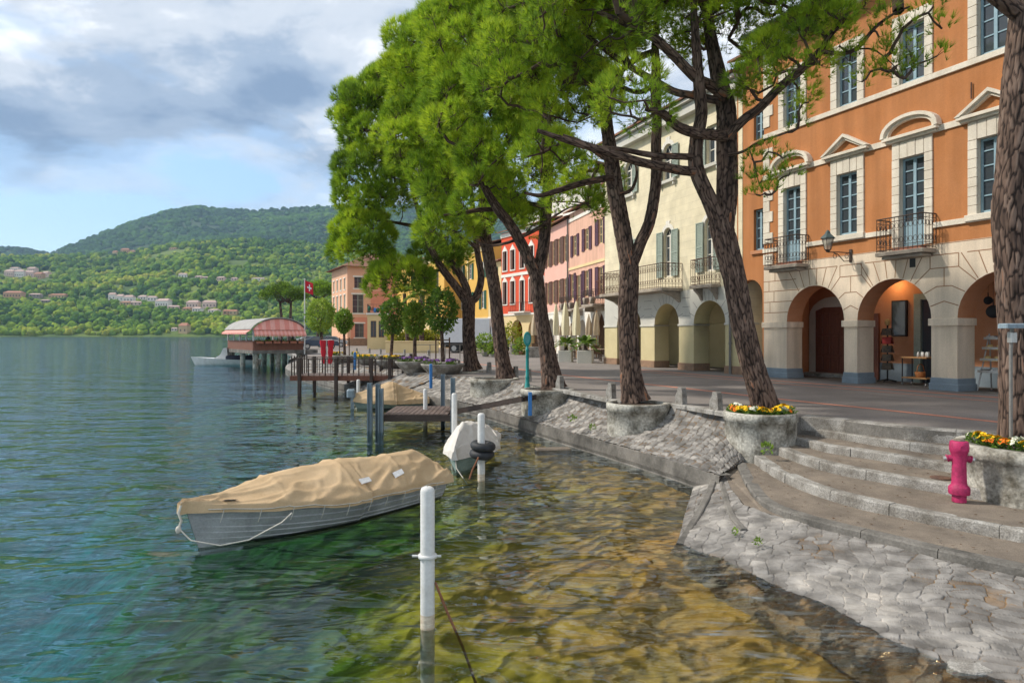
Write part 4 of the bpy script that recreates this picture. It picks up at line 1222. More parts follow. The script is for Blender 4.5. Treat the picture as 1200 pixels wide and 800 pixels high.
# courses
m_ = MB()
def course(m_, z0, z1, pr, skips=()):
    xs = [X0 - 0.03]
    for a, b in skips: xs += [a, b]
    xs.append(X1)
    for a, b in zip(xs[::2], xs[1::2]): m_.bbox(a, b, -pr, 0.05, z0, z1, 0.008)
course(m_, 4.70, 4.85, 0.045, [(x - 0.66, x + 0.66) for x in (WIN[0], WIN[2], WIN[4])])
course(m_, 7.46, 7.64, 0.035)
course(m_, 9.03, 9.19, 0.05)
course(m_, 12.35, 12.60, 0.10); course(m_, 12.61, 12.78, 0.22)
m_.build('string_course', M['trim'], oh)
# corner quoins
m_ = MB(); z = ZB + 0.01; k = 0
while z < 12.3:
    h = 0.40
    wd = 0.46 if k % 2 == 0 else 0.30
    if not any(a < z + h and b > z for a, b in ((4.66, 4.89), (7.42, 7.68), (8.99, 9.23))):
        m_.bbox(X0 - 0.025, X0 + wd, -0.022, 0.06, z + 0.008, z + h - 0.008, 0.01)
    z += h; k += 1
m_.build('quoin', M['trim'], oh)
# windows with surrounds, pediments, balconies
def surround(x, z0, z1, zl, sill, ped):
    m_ = MB(); bw = 0.25
    n = max(3, int(round((z1 - z0) / 0.27)))
    for s_ in (-1, 1):
        for k in range(n):
            a, b = z0 + (z1 - z0) * k / n, z0 + (z1 - z0) * (k + 1) / n
            xa, xb = (x - 0.40 - bw, x - 0.40) if s_ < 0 else (x + 0.40, x + 0.40 + bw)
            m_.bbox(xa, xb, -0.035, 0.05, a + 0.007, b - 0.007, 0.008)
        xa, xb = (x - 0.40 - bw, x - 0.40) if s_ < 0 else (x + 0.40, x + 0.40 + bw)
    # lintel stones
    nl = 5
    for k in range(nl):
        a, b = x - 0.65 + 1.3 * k / nl, x - 0.65 + 1.3 * (k + 1) / nl
        m_.bbox(a + 0.006, b - 0.006, -0.037 - 0.008 * (k == 2), 0.05, z1 + 0.008, zl, 0.008)
    o = m_.build('window_surround', M['trim'], oh)
    if sill:
        s_ = MB(); s_.bbox(x - 0.70, x + 0.70, -0.11, 0.10, z0 - 0.17, z0 - 0.002, 0.012); s_.build('sill', M['trim'], o)
    if ped:
        p = MB(); zb = zl + 0.02
        p.bbox(x - 0.88, x + 0.88, -0.20, 0.03, zb + 0.08, zb + 0.17, 0.01)
        p.bbox(x - 0.80, x + 0.80, -0.12, 0.03, zb, zb + 0.079, 0.01)
        hgt = 0.58
        if ped == 'tri':
            for s_ in (-1, 1):
                for (y0, d0, d1) in ((-0.22, 0.0, 0.10), (-0.14, 0.10, 0.19)):
                    A = [(x + s_ * 0.92, zb + 0.17 - d0 * 0.2), (x, zb + 0.17 + hgt - d0), (x, zb + 0.17 + hgt - d1), (x + s_ * 0.92 - s_ * d1 * 1.4, zb + 0.17)]
                    if s_ < 0: A = A[::-1]
                    p.prism(A, y0, 0.03)
        else:
            N_ = 14
            def arcp(d): return [(x + (0.92 - d * 1.1) * math.cos(math.pi - math.pi * k / N_), zb + 0.17 + (hgt - d) * math.sin(math.pi * k / N_) ** 0.85) for k in range(N_ + 1)]
            for (y0, d0, d1) in ((-0.22, 0.0, 0.10), (-0.14, 0.10, 0.19)):
                A, B = arcp(d0), arcp(d1)
                for k in range(N_):
                    p.prism([A[k], A[k + 1], B[k + 1], B[k]], y0, 0.03)
        p.build('pediment', M['trim'], o)
        tp = MB()
        if ped == 'tri': tp.add([(x - 0.70, -0.02, zb + 0.17), (x + 0.70, -0.02, zb + 0.17), (x, -0.02, zb + 0.17 + hgt - 0.18)], [(0, 1, 2)])
        else: tp.add([(a, -0.02, b) for a, b in arcp(0.185)], [tuple(range(15))])
        tp.build('tympanum', M['orange'], o)
    return o
for i, x in enumerate(WIN):
    fr = i in FRENCH
    o = surround(x, 4.26 if fr else 4.90, 6.95, 7.45, not fr, 'seg' if fr else 'tri')
    casement(oh, x, 4.28 if fr else 4.91, 0.78, 2.66 if fr else 2.03, 0.13, M['blueframe'], rows=5, panel=0.75 if fr else 0, name='french_window' if fr else 'window')
    surround(x, 9.20, 10.93, 11.30, False, None)
    casement(oh, x, 9.21, 0.78, 1.71, 0.13, M['blueframe'], rows=4)
    m_ = MB(); m_.box(x - 0.36, x - 0.14, 0.20, 0.24, 4.95, 6.9); m_.box(x - 0.36, x - 0.16, 0.20, 0.24, 9.25, 10.9); m_.build('curtain', M['curtain'], oh)
    if fr:
        b = MB(); b.bbox(x - 0.78, x + 0.78, -0.62, 0.0, 3.98, 4.10, 0.03); b.bbox(x - 0.66, x + 0.66, -0.50, 0.0, 3.88, 3.979, 0.04)
        bo = b.build('balcony', M['balcony'], oh)
        r_ = MB(); railing(r_, [(x - 0.74, 0.0), (x - 0.74, -0.57), (x + 0.74, -0.57), (x + 0.74, 0.0)], 4.11, 5.10, 0.135)
        r_.build('balustrade', M['iron'], bo)
        t_ = MB(); t_.box(x - 0.45, x + 0.45, -0.25, 0.1, 4.11, 4.22); t_.build('threshold', M['terra'], bo)
# roof
m_ = MB(); m_.prism([(-0.75, 12.82), (9.2, 15.6), (9.2, 15.7), (-0.75, 12.92)], X0 - 0.4, X1 + 0.3, axis='x')
m_.build('roof', M['rooftile'], oh)
m_ = MB(); m_.tube([(X0 - 0.4, -0.82, 12.86), (X1 + 0.3, -0.82, 12.86)], 0.075, 8); m_.build('gutter', M['gutter'], oh)
# portico interior
w = MB(); BD = 2.3
w.quad((X0, BD, 0), (X1, BD, 0), (X1, BD, 4.0), (X0, BD, 4.0), 0)
w.quad((X0 + 0.02, TH, 0), (X0 + 0.02, BD, 0), (X0 + 0.02, BD, 4), (X0 + 0.02, TH, 4), 0)
w.quad((X1 - 0.02, TH, 0), (X1 - 0.02, BD, 0), (X1 - 0.02, BD, 4), (X1 - 0.02, TH, 4), 0)
w.quad((X0, TH, 3.7), (X1, TH, 3.7), (X1, BD, 3.7), (X0, BD, 3.7), 0)
w.quad((X0, TH, 0), (X1, TH, 0), (X1, TH, 0.001), (X0, TH, 0.001), 0)
# back faces of the arcade wall
wall_open(w, X0, X1, 0.0, 4.0, [(a, b, 0.0, SPR + (b - a) / 2, True) for a, b in ARCH], TH, 0, 0.002, 0)
w.box(X0, X1, BD - 0.02, BD + 0.01, 0.0, 0.62, 1)
# cross arches behind the piers
for xc in (-6.45, -0.45, 2.85):
    wall_x = xc
    for k in range(1): pass
w.build('portico_wall', [M['orange_in'], M['plinth']], oh)
m_ = MB(); m_.quad((X0, 0.0, 0.006), (X1, 0.0, 0.006), (X1, BD, 0.006), (X0, BD, 0.006)); m_.build('portico_floor', M['concrete'], oh)
m_ = MB(); s_ = OR.s(1069.5); z_ = OR.z(1069.5, 307); m_.box(s_ - 0.09, s_ + 0.09, -0.012, 0.02, z_ - 0.16, z_ + 0.16); m_.build('vent', M['black'], oh)
m_ = MB(); s_ = OR.s(1139); m_.tube([(s_, -0.03, OR.z(1139, 116)), (s_, -0.03, OR.z(1139, 97))], 0.022, 6); m_.build('iron_stay', M['rust'], oh)
# big brown door with pale arched frame
sx0, sx1 = OR.s(958, BD), OR.s(996, BD)
zt = OR.z(975, 360, BD)
m_ = MB(); cx_ = (sx0 + sx1) / 2; wd_ = sx1 - sx0
pts = [(sx0 - 0.35, 0.02)] + [(cx_ - (wd_ / 2 + 0.35) * math.cos(math.pi * k / 10), zt - 0.35 + 0.75 * math.sin(math.pi * k / 10)) for k in range(11)] + [(sx1 + 0.35, 0.02)]
m_.prism(pts, BD - 0.06, BD - 0.021)
dfr = m_.build('door_surround', M['greystone'], oh)
m_ = MB(); m_.prism([(sx0, 0.16), (sx1, 0.16), (sx1, zt - 0.12), (cx_ + wd_ * 0.25, zt), (cx_ - wd_ * 0.25, zt), (sx0, zt - 0.12)], BD - 0.10, BD - 0.061)
for side in (0, 1):
    a = sx0 + wd_ * (0.5 * side) + 0.06; b = a + wd_ * 0.5 - 0.12
    for zl_, zh_ in ((0.28, 0.78), (0.86, 1.55), (1.63, zt - 0.22)):
        for c_, d_ in ((a, (a + b) / 2 - 0.03), ((a + b) / 2 + 0.03, b)):
            m_.bbox(c_, d_, BD - 0.125, BD - 0.098, zl_, zh_, 0.02)
m_.build('door', M['door'], oh)
m_ = MB(); m_.bbox(sx0 - 0.3, sx1 + 0.3, BD - 0.40, BD - 0.03, 0.007, 0.15, 0.02); m_.build('door_step', M['granite'], oh)
# notice case, doorway and second door inside the middle arch
sa, sb = OR.s(1047, BD), OR.s(1064.5, BD); za, zb = OR.z(1056, 394, BD), OR.z(1056, 352, BD)
m_ = MB(); m_.box(sa, sb, BD - 0.10, BD - 0.02, za, zb); nc = m_.build('notice_case', M['black'], oh)
m_ = MB(); m_.quad((sa + 0.05, BD - 0.103, za + 0.05), (sb - 0.05, BD - 0.103, za + 0.05), (sb - 0.05, BD - 0.103, zb - 0.05), (sa + 0.05, BD - 0.103, zb - 0.05)); m_.build('pane', M['glass'], nc)
sa, sb = OR.s(1074, BD), OR.s(1082, BD)
m_ = MB(); m_.box(sa, sb, BD - 0.14, BD - 0.02, 0.0, 2.75); m_.box(sb + 0.9, sb + 1.1, BD - 0.14, BD - 0.02, 0.0, 2.75); m_.box(sa, sb + 1.1, BD - 0.142, BD - 0.02, 2.75, 2.95); m_.build('shop_door_frame', M['shutter_green'], oh)
m_ = MB(); m_.quad((sb, BD - 0.05, 0.02), (sb + 0.9, BD - 0.05, 0.02), (sb + 0.9, BD - 0.05, 2.75), (sb, BD - 0.05, 2.75)); m_.build('shop_door', M['glass'], oh)
sa = OR.s(1024, BD)
m_ = MB(); m_.box(sa - 0.65, sa + 0.25, BD - 0.09, BD - 0.022, 0.02, 2.35); m_.build('side_door', M['door'], oh)
m_ = MB(); m_.box(3.6, 5.2, BD - 0.06, BD - 0.02, 0.02, 2.6); m_.build('shop_window', M['glass'], oh)
# ceiling lamp, lit
sl = OR.s(1044, 1.9); zl_ = OR.z(1044, 338, 1.9)
m_ = MB(); m_.lathe([(0.02, 0.12), (0.05, 0.10), (0.14, 0.0), (0.13, -0.01)], 14, (0, 0, 0)); 
lamp = thing('ceiling_lamp', 'small lit spot lamp under the portico vault of the orange house', 'lamp', OR.w(sl, 1.9, 3.45), OR.rz)
m_.build('lamp_shade', M['black'], lamp)
me_, nt_, N_, L_, b_ = new_mat('lamp glow'); b_.inputs['Emission Color'].default_value = (1, 0.72, 0.35, 1); b_.inputs['Emission Strength'].default_value = 14.0
m_ = MB(); m_.ball((0, 0, 0.01), 0.07); m_.build('bulb', me_, lamp)
m_ = MB(); m_.tube([(0, 0, 0.1), (0, 0, 0.2)], 0.012, 6); m_.build('stem', M['black'], lamp)
pl = bpy.data.lights.new('bulb_light', 'POINT'); pl.energy = 9; pl.color = (1, 0.62, 0.28); pl.shadow_soft_size = 0.08
po = bpy.data.objects.new('bulb_light', pl); COL.objects.link(po); po.parent = lamp; po.location = (0, 0, -0.15)

# recessed narrow wing between the orange house and the cream house
wing = thing('narrow_wing', 'narrow orange wing with two small blue windows left of the arcade house', 'house', OR.w(-8.0, 0.06, 0), OR.rz)
w = MB()
wall_open(w, -0.95, 0.58, 0.0, 12.4, [(-0.85, 0.45, 0.0, 3.75, True), (-0.02, 0.53, 4.85, 6.45), (-0.02, 0.53, 9.1, 10.3)], 0.0, 0, 0.22, 0)
w.quad((-0.95, 1.6, 0), (0.58, 1.6, 0), (0.58, 1.6, 4), (-0.95, 1.6, 4), 1)
w.build('wall', [M['orange'], M['brownstone']], wing)
for z0_, h_ in ((4.86, 1.58), (9.11, 1.18)):
    casement(wing, 0.255, z0_, 0.54, h_, 0.12, M['blueframe'], rows=4)
    m_ = MB(); m_.bbox(-0.12, 0.57, -0.09, 0.05, z0_ - 0.14, z0_ - 0.01); m_.build('sill', M['orange_in'], wing)
m_ = MB(); m_.prism([(-0.5, 12.41), (6, 14.5), (6, 14.6), (-0.5, 12.5)], -0.95, 0.58, axis='x'); m_.build('roof', M['rooftile'], wing)

# wall lantern
LS = OR.s(996, 0)
lan = thing('wall_lantern', 'black iron lantern on a scrolled wall bracket over the second pier', 'lantern', OR.w(-3.52, 0, 4.28), OR.rz)
m_ = MB()
m_.box(-0.05, 0.05, -0.03, 0.0, -0.30, 0.12)
m_.tube([(0, -0.02, 0.0), (-0.1, -0.45, 0.02), (-0.12, -0.9, 0.0)], 0.018, 6)
m_.tube([(0, -0.02, -0.25), (-0.05, -0.25, -0.28), (-0.09, -0.5, -0.05), (-0.1, -0.7, 0.0)], 0.014, 6)
for c_ in ((-0.03, -0.16, -0.10), (-0.09, -0.62, -0.12)):
    m_.tube([(c_[0], c_[1] + 0.08 * math.cos(t * 0.8), c_[2] + 0.08 * math.sin(t * 0.8)) for t in range(9)], 0.010, 5)
m_.build('bracket', M['iron'], lan)
m_ = MB(); cx_, cy_, zc_ = -0.12, -0.9, 0.0
m_.lathe([(0.05, 0.0), (0.07, 0.05), (0.10, 0.08)], 8, (cx_, cy_, zc_), smooth=False)
for k in range(6):
    a = math.pi / 3 * k
    m_.tube([(cx_ + 0.10 * math.cos(a), cy_ + 0.10 * math.sin(a), zc_ + 0.08), (cx_ + 0.19 * math.cos(a), cy_ + 0.19 * math.sin(a), zc_ + 0.45)], 0.010, 5)
cage = m_.build('lantern_frame', M['iron'], lan)
m_ = MB(); m_.lathe([(0.24, 0.44), (0.20, 0.50), (0.09, 0.60), (0.07, 0.66), (0.02, 0.72)], 6, (cx_, cy_, zc_), smooth=False); m_.build('lantern_cap', M['gutter'], lan)
m_ = MB(); m_.lathe([(0.095, 0.085), (0.180, 0.44)], 6, (cx_, cy_, zc_), smooth=False)
gm, nt_, N_, L_, b_ = new_mat('lantern glass'); b_.inputs['Base Color'].default_value = (0.5, 0.46, 0.38, 1); b_.inputs['Roughness'].default_value = 0.2; b_.inputs['Alpha'].default_value = 0.5
m_.build('lantern_glass', gm, cage)

# ------------------------------------------------------------------ cream house
CR = Frame(gp(850, 437.5), 300 / 800.0)
ch = thing('cream_house', 'cream block house with grey arcade, arched balcony windows and green shutters', 'house', CR.w(0, 0, 0), CR.rz)
A2 = [(-9.0, -6.6), (-5.34, -3.30), (-2.17, 0.0)]
cx0, cx1, cze = -10.4, 1.05, 11.8
w = MB()
wall_open(w, cx0, cx1, 0.0, 2.08, [(a, b, 0.0, 2.08) for a, b in A2], 0.0, 0, 0.8, 0)
wall_open(w, cx0, cx1, 2.0801, 3.60, [(a, b, 2.0801, 2.08 + 0.98, True, 0.98) for a, b in A2], 0.0, 1, 0.8, 0)
cw = [-7.75, -4.19, -1.05]
wall_open(w, cx0, cx1, 3.60, cze, [(x - 0.36, x + 0.36, 4.30 if k != 0 else 4.7, 6.62, True) for k, x in enumerate(cw)] + [(x - 0.42, x + 0.42, 8.85, 10.55, True) for x in cw[:2]] + [(-1.25, -0.40, 8.85, 10.5)], 0.012, 2, 0.2, 2)
w.quad((cx0, 0, 0), (cx0, 9, 0), (cx0, 9, cze), (cx0, 0, cze), 2); w.quad((cx1, 0, 0), (cx1, 9, 0), (cx1, 9, cze), (cx1, 0, cze), 2)
w.quad((cx0, 3.2, 0), (cx1, 3.2, 0), (cx1, 3.2, 3.6), (cx0, 3.2, 3.6), 0); w.quad((cx0, 0.8, 3.35), (cx1, 0.8, 3.35), (cx1, 3.2, 3.35), (cx0, 3.2, 3.35), 0)
for x in (-2.75, -6.0):
    w.box(x - 0.3, x + 0.3, 2.6, 3.19, 0.0, 3.3, 0)
wall_open(w, cx0, cx1, 0.0, 3.4, [(a, b, 0.0, 2.08 + 0.98, True, 0.98) for a, b in A2], 0.8, 0, 0.002, 0)
# joints of the grey stone
for a, b in A2:
    c_, r_ = (a + b) / 2, (b - a) / 2
    for deg in (20, 42, 64, 78, 90, 102, 116, 138, 160):
        t = rad(deg); w.strip([(c_ + r_ * 1.01 * math.cos(t), 2.08 + 0.99 * math.sin(t)), (c_ + (r_ + 0.42) * math.cos(t), 2.08 + 1.42 * math.sin(t))], 0.022, -0.003, 3)
for (xa, xb) in ((-3.02, -2.46), (-6.3, -5.6), (0.30, 1.0)):
    for z in (2.45, 2.85, 3.25): w.strip([(xa, z), (xb, z)], 0.022, -0.003, 3)
w.build('wall', [M['cream_plain'], M['greystone'], M['cream_wall'], M['drain']], ch)
e2 = [cx0] + [v for ab in A2 for v in ab] + [cx1]
for k in range(0, len(e2), 2):
    m_ = MB(); m_.bbox(e2[k] - 0.04, e2[k + 1] + 0.04, -0.05, 0.84, 0.004, 0.33, 0.02); m_.build('plinth', M['brownstone'], ch)
    m_ = MB(); m_.bbox(e2[k] - 0.04, e2[k + 1] + 0.04, -0.05, 0.82, 2.0, 2.08, 0.01); m_.build('impost', M['greystone'], ch)
m_ = MB(); m_.bbox(cx0 - 0.2, cx1, -0.32, 0.1, 11.35, 11.80, 0.05); m_.bbox(cx0 - 0.3, cx1, -0.50, 0.1, 11.801, 11.95, 0.03); m_.build('cornice', M['greystone'], ch)
m_ = MB(); m_.prism([(-0.6, 11.955), (6, 14.2), (6, 14.3), (-0.6, 12.05)], cx0 - 0.3, cx1, axis='x'); m_.build('roof', M['rooftile'], ch)
def arched_window(x, z0, w_, ztop, sh_w):
    o = casement(ch, x, z0, w_, ztop - z0, 0.13, M['white'], rows=3, arched=True, bar=0.03)
    m_ = MB()
    N_ = 12; r0, r1 = w_ / 2 + 0.01, w_ / 2 + 0.20; zs_ = ztop - w_ / 2
    for k in range(N_):
        t0, t1 = math.pi * k / N_, math.pi * (k + 1) / N_ - 0.02
        rr = r1 + (0.14 if k in (5, 6) else 0)
        m_.prism([(x + r0 * math.cos(t0), zs_ + r0 * math.sin(t0)), (x + rr * math.cos(t0), zs_ + rr * math.sin(t0)), (x + rr * math.cos(t1), zs_ + rr * math.sin(t1)), (x + r0 * math.cos(t1), zs_ + r0 * math.sin(t1))][::-1], -0.02, 0.05)
    m_.build('arch_moulding', M['white'], o)
    for s_ in (-1, 1):
        m_ = MB(); a = x + s_ * (w_ / 2 + 0.03); b = a + s_ * sh_w
        shutter_mb(m_, min(a, b), max(a, b), z0, ztop - 0.15, -0.03)
        m_.build('shutter', M['shutter_green'], o)
for k, x in enumerate(cw): arched_window(x, 4.31 if k else 4.71, 0.70, 6.61, 0.50)
for x in cw[:2]: arched_window(x, 8.86, 0.82, 10.54, 0.46)
casement(ch, -0.825, 8.86, 0.83, 1.63, 0.13, M['white'], rows=3)
m_ = MB(); shutter_mb(m_, -1.75, -1.28, 8.86, 10.48, -0.03); m_.build('shutter', M['shutter_green'], ch)
for x0_, x1_ in ((-8.4, -7.1), (-4.85, -3.5), (-1.5, -0.3)):
    m_ = MB(); m_.bbox(x0_, x1_, -0.16, 0.1, 8.70, 8.84, 0.02)
    for xx in (x0_ + 0.12, x1_ - 0.12): m_.box(xx - 0.05, xx + 0.05, -0.12, 0.0, 8.55, 8.699)
    m_.build('sill', M['greystone'], ch)
def balcony(x0_, x1_, pr, z, h, parent):
    b = MB(); b.bbox(x0_ - 0.05, x1_ + 0.05, -pr - 0.05, 0.0, z - 0.14, z, 0.02)
    for xx in (x0_ + 0.2, x1_ - 0.2): b.prism([(0.0, z - 0.65), (0.0, z - 0.141), (-pr * 0.9, z - 0.141), (-pr * 0.85, z - 0.22), (-pr * 0.35, z - 0.40)], xx - 0.09, xx + 0.09, axis='x')
    bo = b.build('balcony', M['balcony'], parent)
    r_ = MB(); railing(r_, [(x0_, 0.0), (x0_, -pr), (x1_, -pr), (x1_, 0.0)], z, z + h, 0.15); r_.build('balustrade', M['rust'], bo)
balcony(-8.9, -3.05, 1.05, 3.72, 1.10, ch)
balcony(-1.80, -0.35, 0.42, 3.72, 1.10, ch)
dp = MB(); dp.tube([(0.42, -0.09, 0.0), (0.42, -0.09, 11.3)], 0.055, 8)
for z in (1.2, 2.3, 3.6, 6, 8.5): dp.tube([(0.42, -0.09, z), (0.42, -0.09, z + 0.08)], 0.07, 8)
dp.build('drainpipe', M['drain'], ch)
m_ = MB(); m_.lathe([(0.03, 0.55), (0.13, 0.42), (0.10, 0.05), (0.02, -0.1)], 6, (-0.75, 2.2, 2.45), smooth=False); m_.tube([(-0.75, 2.2, 2.9), (-0.75, 2.2, 3.35)], 0.012, 5)
m_.build('porch_lantern', M['black'], ch)

# ------------------------------------------------------------------ other houses along the square
def town_house(name, label, fr, x0_, x1_, H_, mats, arches, windows, bands=(), base_h=3.4, roof=True, depth=8.0, base_mat='white', win_mat='shutter_purple', frame='white', eave=0.5, arch_spring=2.0, hood=None):
    """mats: upper wall; arches (xa, xb); windows (x, z0, w, h, shutters)"""
    t = thing(name, label, 'house', fr.w(0, 0, 0), fr.rz)
    w = MB()
    aa = [(a, b, 0.0, arch_spring + (b - a) / 2, True) for a, b in arches]
    wall_open(w, x0_, x1_, 0.0, base_h, aa, 0.0, 1, 0.6, 1)
    wall_open(w, x0_, x1_, base_h, H_, [(x - ww / 2, x + ww / 2, z0_, z0_ + hh) for x, z0_, ww, hh, s_ in windows], 0.012, 0, 0.18, 0)
    for xx in (x0_, x1_): w.quad((xx, 0.006, 0), (xx, depth, 0), (xx, depth, H_), (xx, 0.006, H_), 0)
    w.quad((x0_, depth, 0), (x1_, depth, 0), (x1_, depth, H_), (x0_, depth, H_), 0)
    if arches:
        w.quad((x0_, 2.6, 0), (x1_, 2.6, 0), (x1_, 2.6, base_h), (x0_, 2.6, base_h), 2)
        w.quad((x0_, 0.6, base_h - 0.1), (x1_, 0.6, base_h - 0.1), (x1_, 2.6, base_h - 0.1), (x0_, 2.6, base_h - 0.1), 1)
    w.build('wall', [mats, M[base_mat], M['brownstone']], t)
    for a, b, zz, pr, mm in bands:
        m_ = MB(); m_.box(a, b, -pr, 0.05, zz[0], zz[1]); m_.build('string_course', M[mm], t)
    for x, z0_, ww, hh, s_ in windows:
        o = casement(t, x, z0_ + 0.01, ww - 0.02, hh - 0.02, 0.10, M[frame], rows=3, bar=0.04)
        if s_:
            sw = ww * 0.5 if s_ is True else s_
            for sg in (-1, 1):
                m_ = MB(); a = x + sg * (ww / 2 + 0.02); b = a + sg * sw
                shutter_mb(m_, min(a, b), max(a, b), z0_ - 0.05, z0_ + hh + 0.05, -0.01, 0.12); m_.build('shutter', M[win_mat], o)
        if hood:
            m_ = MB(); m_.box(x - ww / 2 - 0.12, x + ww / 2 + 0.12, -0.06, 0.04, z0_ - 0.12, z0_ - 0.01)
            m_.box(x - ww / 2 - 0.12, x - ww / 2, -0.05, 0.04, z0_, z0_ + hh); m_.box(x + ww / 2, x + ww / 2 + 0.12, -0.05, 0.04, z0_, z0_ + hh)
            m_.prism([(x - ww / 2 - 0.14, z0_ + hh + 0.01), (x + ww / 2 + 0.14, z0_ + hh + 0.01), (x + ww / 4, z0_ + hh + 0.35), (x, z0_ + hh + 0.60), (x - ww / 4, z0_ + hh + 0.35)], -0.07, 0.04)
            m_.build('window_surround', M[hood], o)
    if roof:
        m_ = MB(); m_.prism([(-eave, H_ + 0.02), (depth * 0.5, H_ + depth * 0.16), (depth + eave, H_ + 0.02), (depth + eave, H_ + 0.12), (depth * 0.5, H_ + depth * 0.16 + 0.12), (-eave, H_ + 0.12)], x0_ - 0.15, x1_ + 0.15, axis='x')
        m_.build('roof', M['rooftile'], t)
    return t
PK = Frame((6.97, 45.7), 200 / 800.0)
# white arcaded house with brown shutters, next to the cream house
t = town_house('town_house', 'peach house with brown shutters and stone piers right of the plum shuttered house', PK, -1.82, 2.6, 11.9, M['peach'],
    [(-1.45, -0.35), (0.15, 1.25), (1.6, 2.5)], [(-1.0, 8.0, 0.8, 1.7, 0.42), (1.2, 8.0, 0.8, 1.7, 0.42), (-1.0, 4.5, 0.8, 2.0, 0.42), (1.2, 4.5, 0.8, 2.0, 0.42)], [(-1.82, 2.6, (3.4, 3.6), 0.06, 'white'), (-1.82, 2.6, (7.3, 7.5), 0.06, 'white')], win_mat='shutter_brown')
for a, b in ((-1.82, -1.45), (-0.35, 0.15), (1.25, 1.6)):
    m_ = MB(); m_.box(a - 0.02, b + 0.02, -0.03, 0.62, 0.0, 2.0); m_.build('stone_pier', M['stonewall'], t)
m_ = MB(); m_.bbox(-1.3, 1.7, -1.0, 0.0, 4.05, 4.25); bo = m_.build('balcony', M['darkwood'], t)
m_ = MB(); railing(m_, [(-1.25, 0), (-1.25, -0.95), (1.65, -0.95), (1.65, 0)], 4.25, 5.25, 0.16, curl=False); m_.build('balustrade', M['redwood'], bo)
# salmon house with plum shutters
t = town_house('town_house', 'salmon house with plum shutters and white arcade behind the closed parasols', PK, -9.7, -1.83, 11.3, M['pink'],
    [(-4.75, -2.05), (-7.4, -5.9), (-9.4, -8.0)],
    [(-2.75, 8.05, 0.9, 1.75, 0.62), (-5.6, 7.95, 0.9, 1.6, 0.55), (-8.3, 7.8, 0.9, 1.6, 0.5), (-2.75, 4.45, 0.9, 1.95, 0.62), (-5.6, 4.45, 0.9, 1.95, 0.6), (-7.4, 3.6, 0.95, 2.6, 0.5), (-8.9, 4.45, 0.8, 1.95, 0.4)],
    [(-9.7, -1.83, (3.4, 3.55), 0.05, 'white'), (-9.7, -1.83, (6.75, 6.95), 0.05, 'paleyellow'), (-9.7, -1.83, (10.6, 10.85), 0.06, 'white')], win_mat='shutter_purple', frame='paleyellow')
for xa, xb, z in ((-9.6, -6.4, 3.55), (-4.3, -1.9, 3.75)):
    m_ = MB(); m_.bbox(xa, xb, -0.95, 0.0, z - 0.16, z, 0.03)
    for xx in (xa + 0.2, xb - 0.2): m_.box(xx - 0.1, xx + 0.1, -0.7, 0, z - 0.5, z - 0.161)
    bo = m_.build('balcony', M['balcony'], t)
    m_ = MB(); railing(m_, [(xa + .04, 0), (xa + .04, -0.9), (xb - .04, -0.9), (xb - .04, 0)], z, z + 1.0, 0.16); m_.build('balustrade', M['iron'], bo)
    for xx in (xa + 0.5, xb - 0.6):
        m_ = MB(); m_.lathe([(0.05, 0), (0.17, 0.05), (0.24, 0.45), (0.20, 0.5)], 10, (xx, -0.75, z)); m_.build('balcony_pot', M['balcony'], bo)
m_ = MB(); m_.prism([(-1.5, 3.42), (0, 3.62), (0, 3.72), (-1.5, 3.50)], -5.0, -1.9, axis='x'); m_.build('canopy', M['balcony'], t)
# rose house further left
t = town_house('town_house', 'rose pink house with slim brown shutters behind the fourth pine', PK, -16.6, -9.72, 11.0, M['pink2'],
    [(-12.0, -10.2), (-15.6, -13.6)], [(x, z_, 0.75, h_, 0.4) for x in (-10.7, -12.3, -13.9, -15.5) for z_, h_ in ((7.6, 2.1), (4.3, 1.9))],
    [(-16.6, -9.72, (3.4, 3.55), 0.05, 'white')], win_mat='shutter_dark', frame='paleyellow')
m_ = MB(); m_.tube([(-9.9, -0.08, 0), (-9.9, -0.08, 11)], 0.06, 6); m_.build('drainpipe', M['drain'], t)
# pale house with a mansard above, seen over the rose house
t = town_house('town_house', 'tall pale grey house with big roof rising behind the rose house', Frame((4.2, 66), 200 / 800.0), -12, 9, 15.2, M['white'], [], [(-8, 12.2, 1.0, 1.5, 0), (-4, 12.2, 1.0, 1.5, 0), (0, 12.2, 1.0, 1.5, 0)], base_h=3.0, depth=10)
# red house
RD = Frame((0.43, 69.2), 450 / 800.0)
ws = []
for x in (-2.35, -0.70, 1.2, 3.0, 4.9):
    ws += [(x, 8.25, 0.85, 2.0, 0.0), (x, 4.75 if x != 1.2 else 3.9, 0.85, 2.3 if x != 1.2 else 3.1, 0.0)]
t = town_house('town_house', 'bright red house with white hooded windows over a pale arcade', RD, -3.15, 6.6, 12.2, M['red'], [(-0.95, 1.25), (2.4, 4.4)], ws,
    [(-3.15, 6.6, (7.55, 7.85), 0.06, 'white'), (-3.15, 6.6, (3.55, 3.75), 0.08, 'white'), (-3.15, 6.6, (11.7, 12.1), 0.10, 'white')], base_mat='paleyellow', win_mat='shutter_dark', frame='shutter_dark', hood='white', base_h=3.55)
for x in (-2.35, -0.70, 1.2, 3.0, 4.9):
    for a_, b_ in ((8.3, 10.2), (4.8, 7.0)): m_ = MB(); shutter_mb(m_, x - 0.42, x + 0.02, a_, b_, -0.02, 0.12); m_.build('shutter', M['shutter_dark'], t)
m_ = MB(); m_.bbox(-0.3, 2.9, -0.8, 0, 3.76, 3.88); bo = m_.build('balcony', M['white'], t)
m_ = MB(); railing(m_, [(-.25, 0), (-.25, -.75), (2.85, -.75), (2.85, 0)], 3.88, 4.8, 0.2, curl=False); m_.build('balustrade', M['iron'], bo)
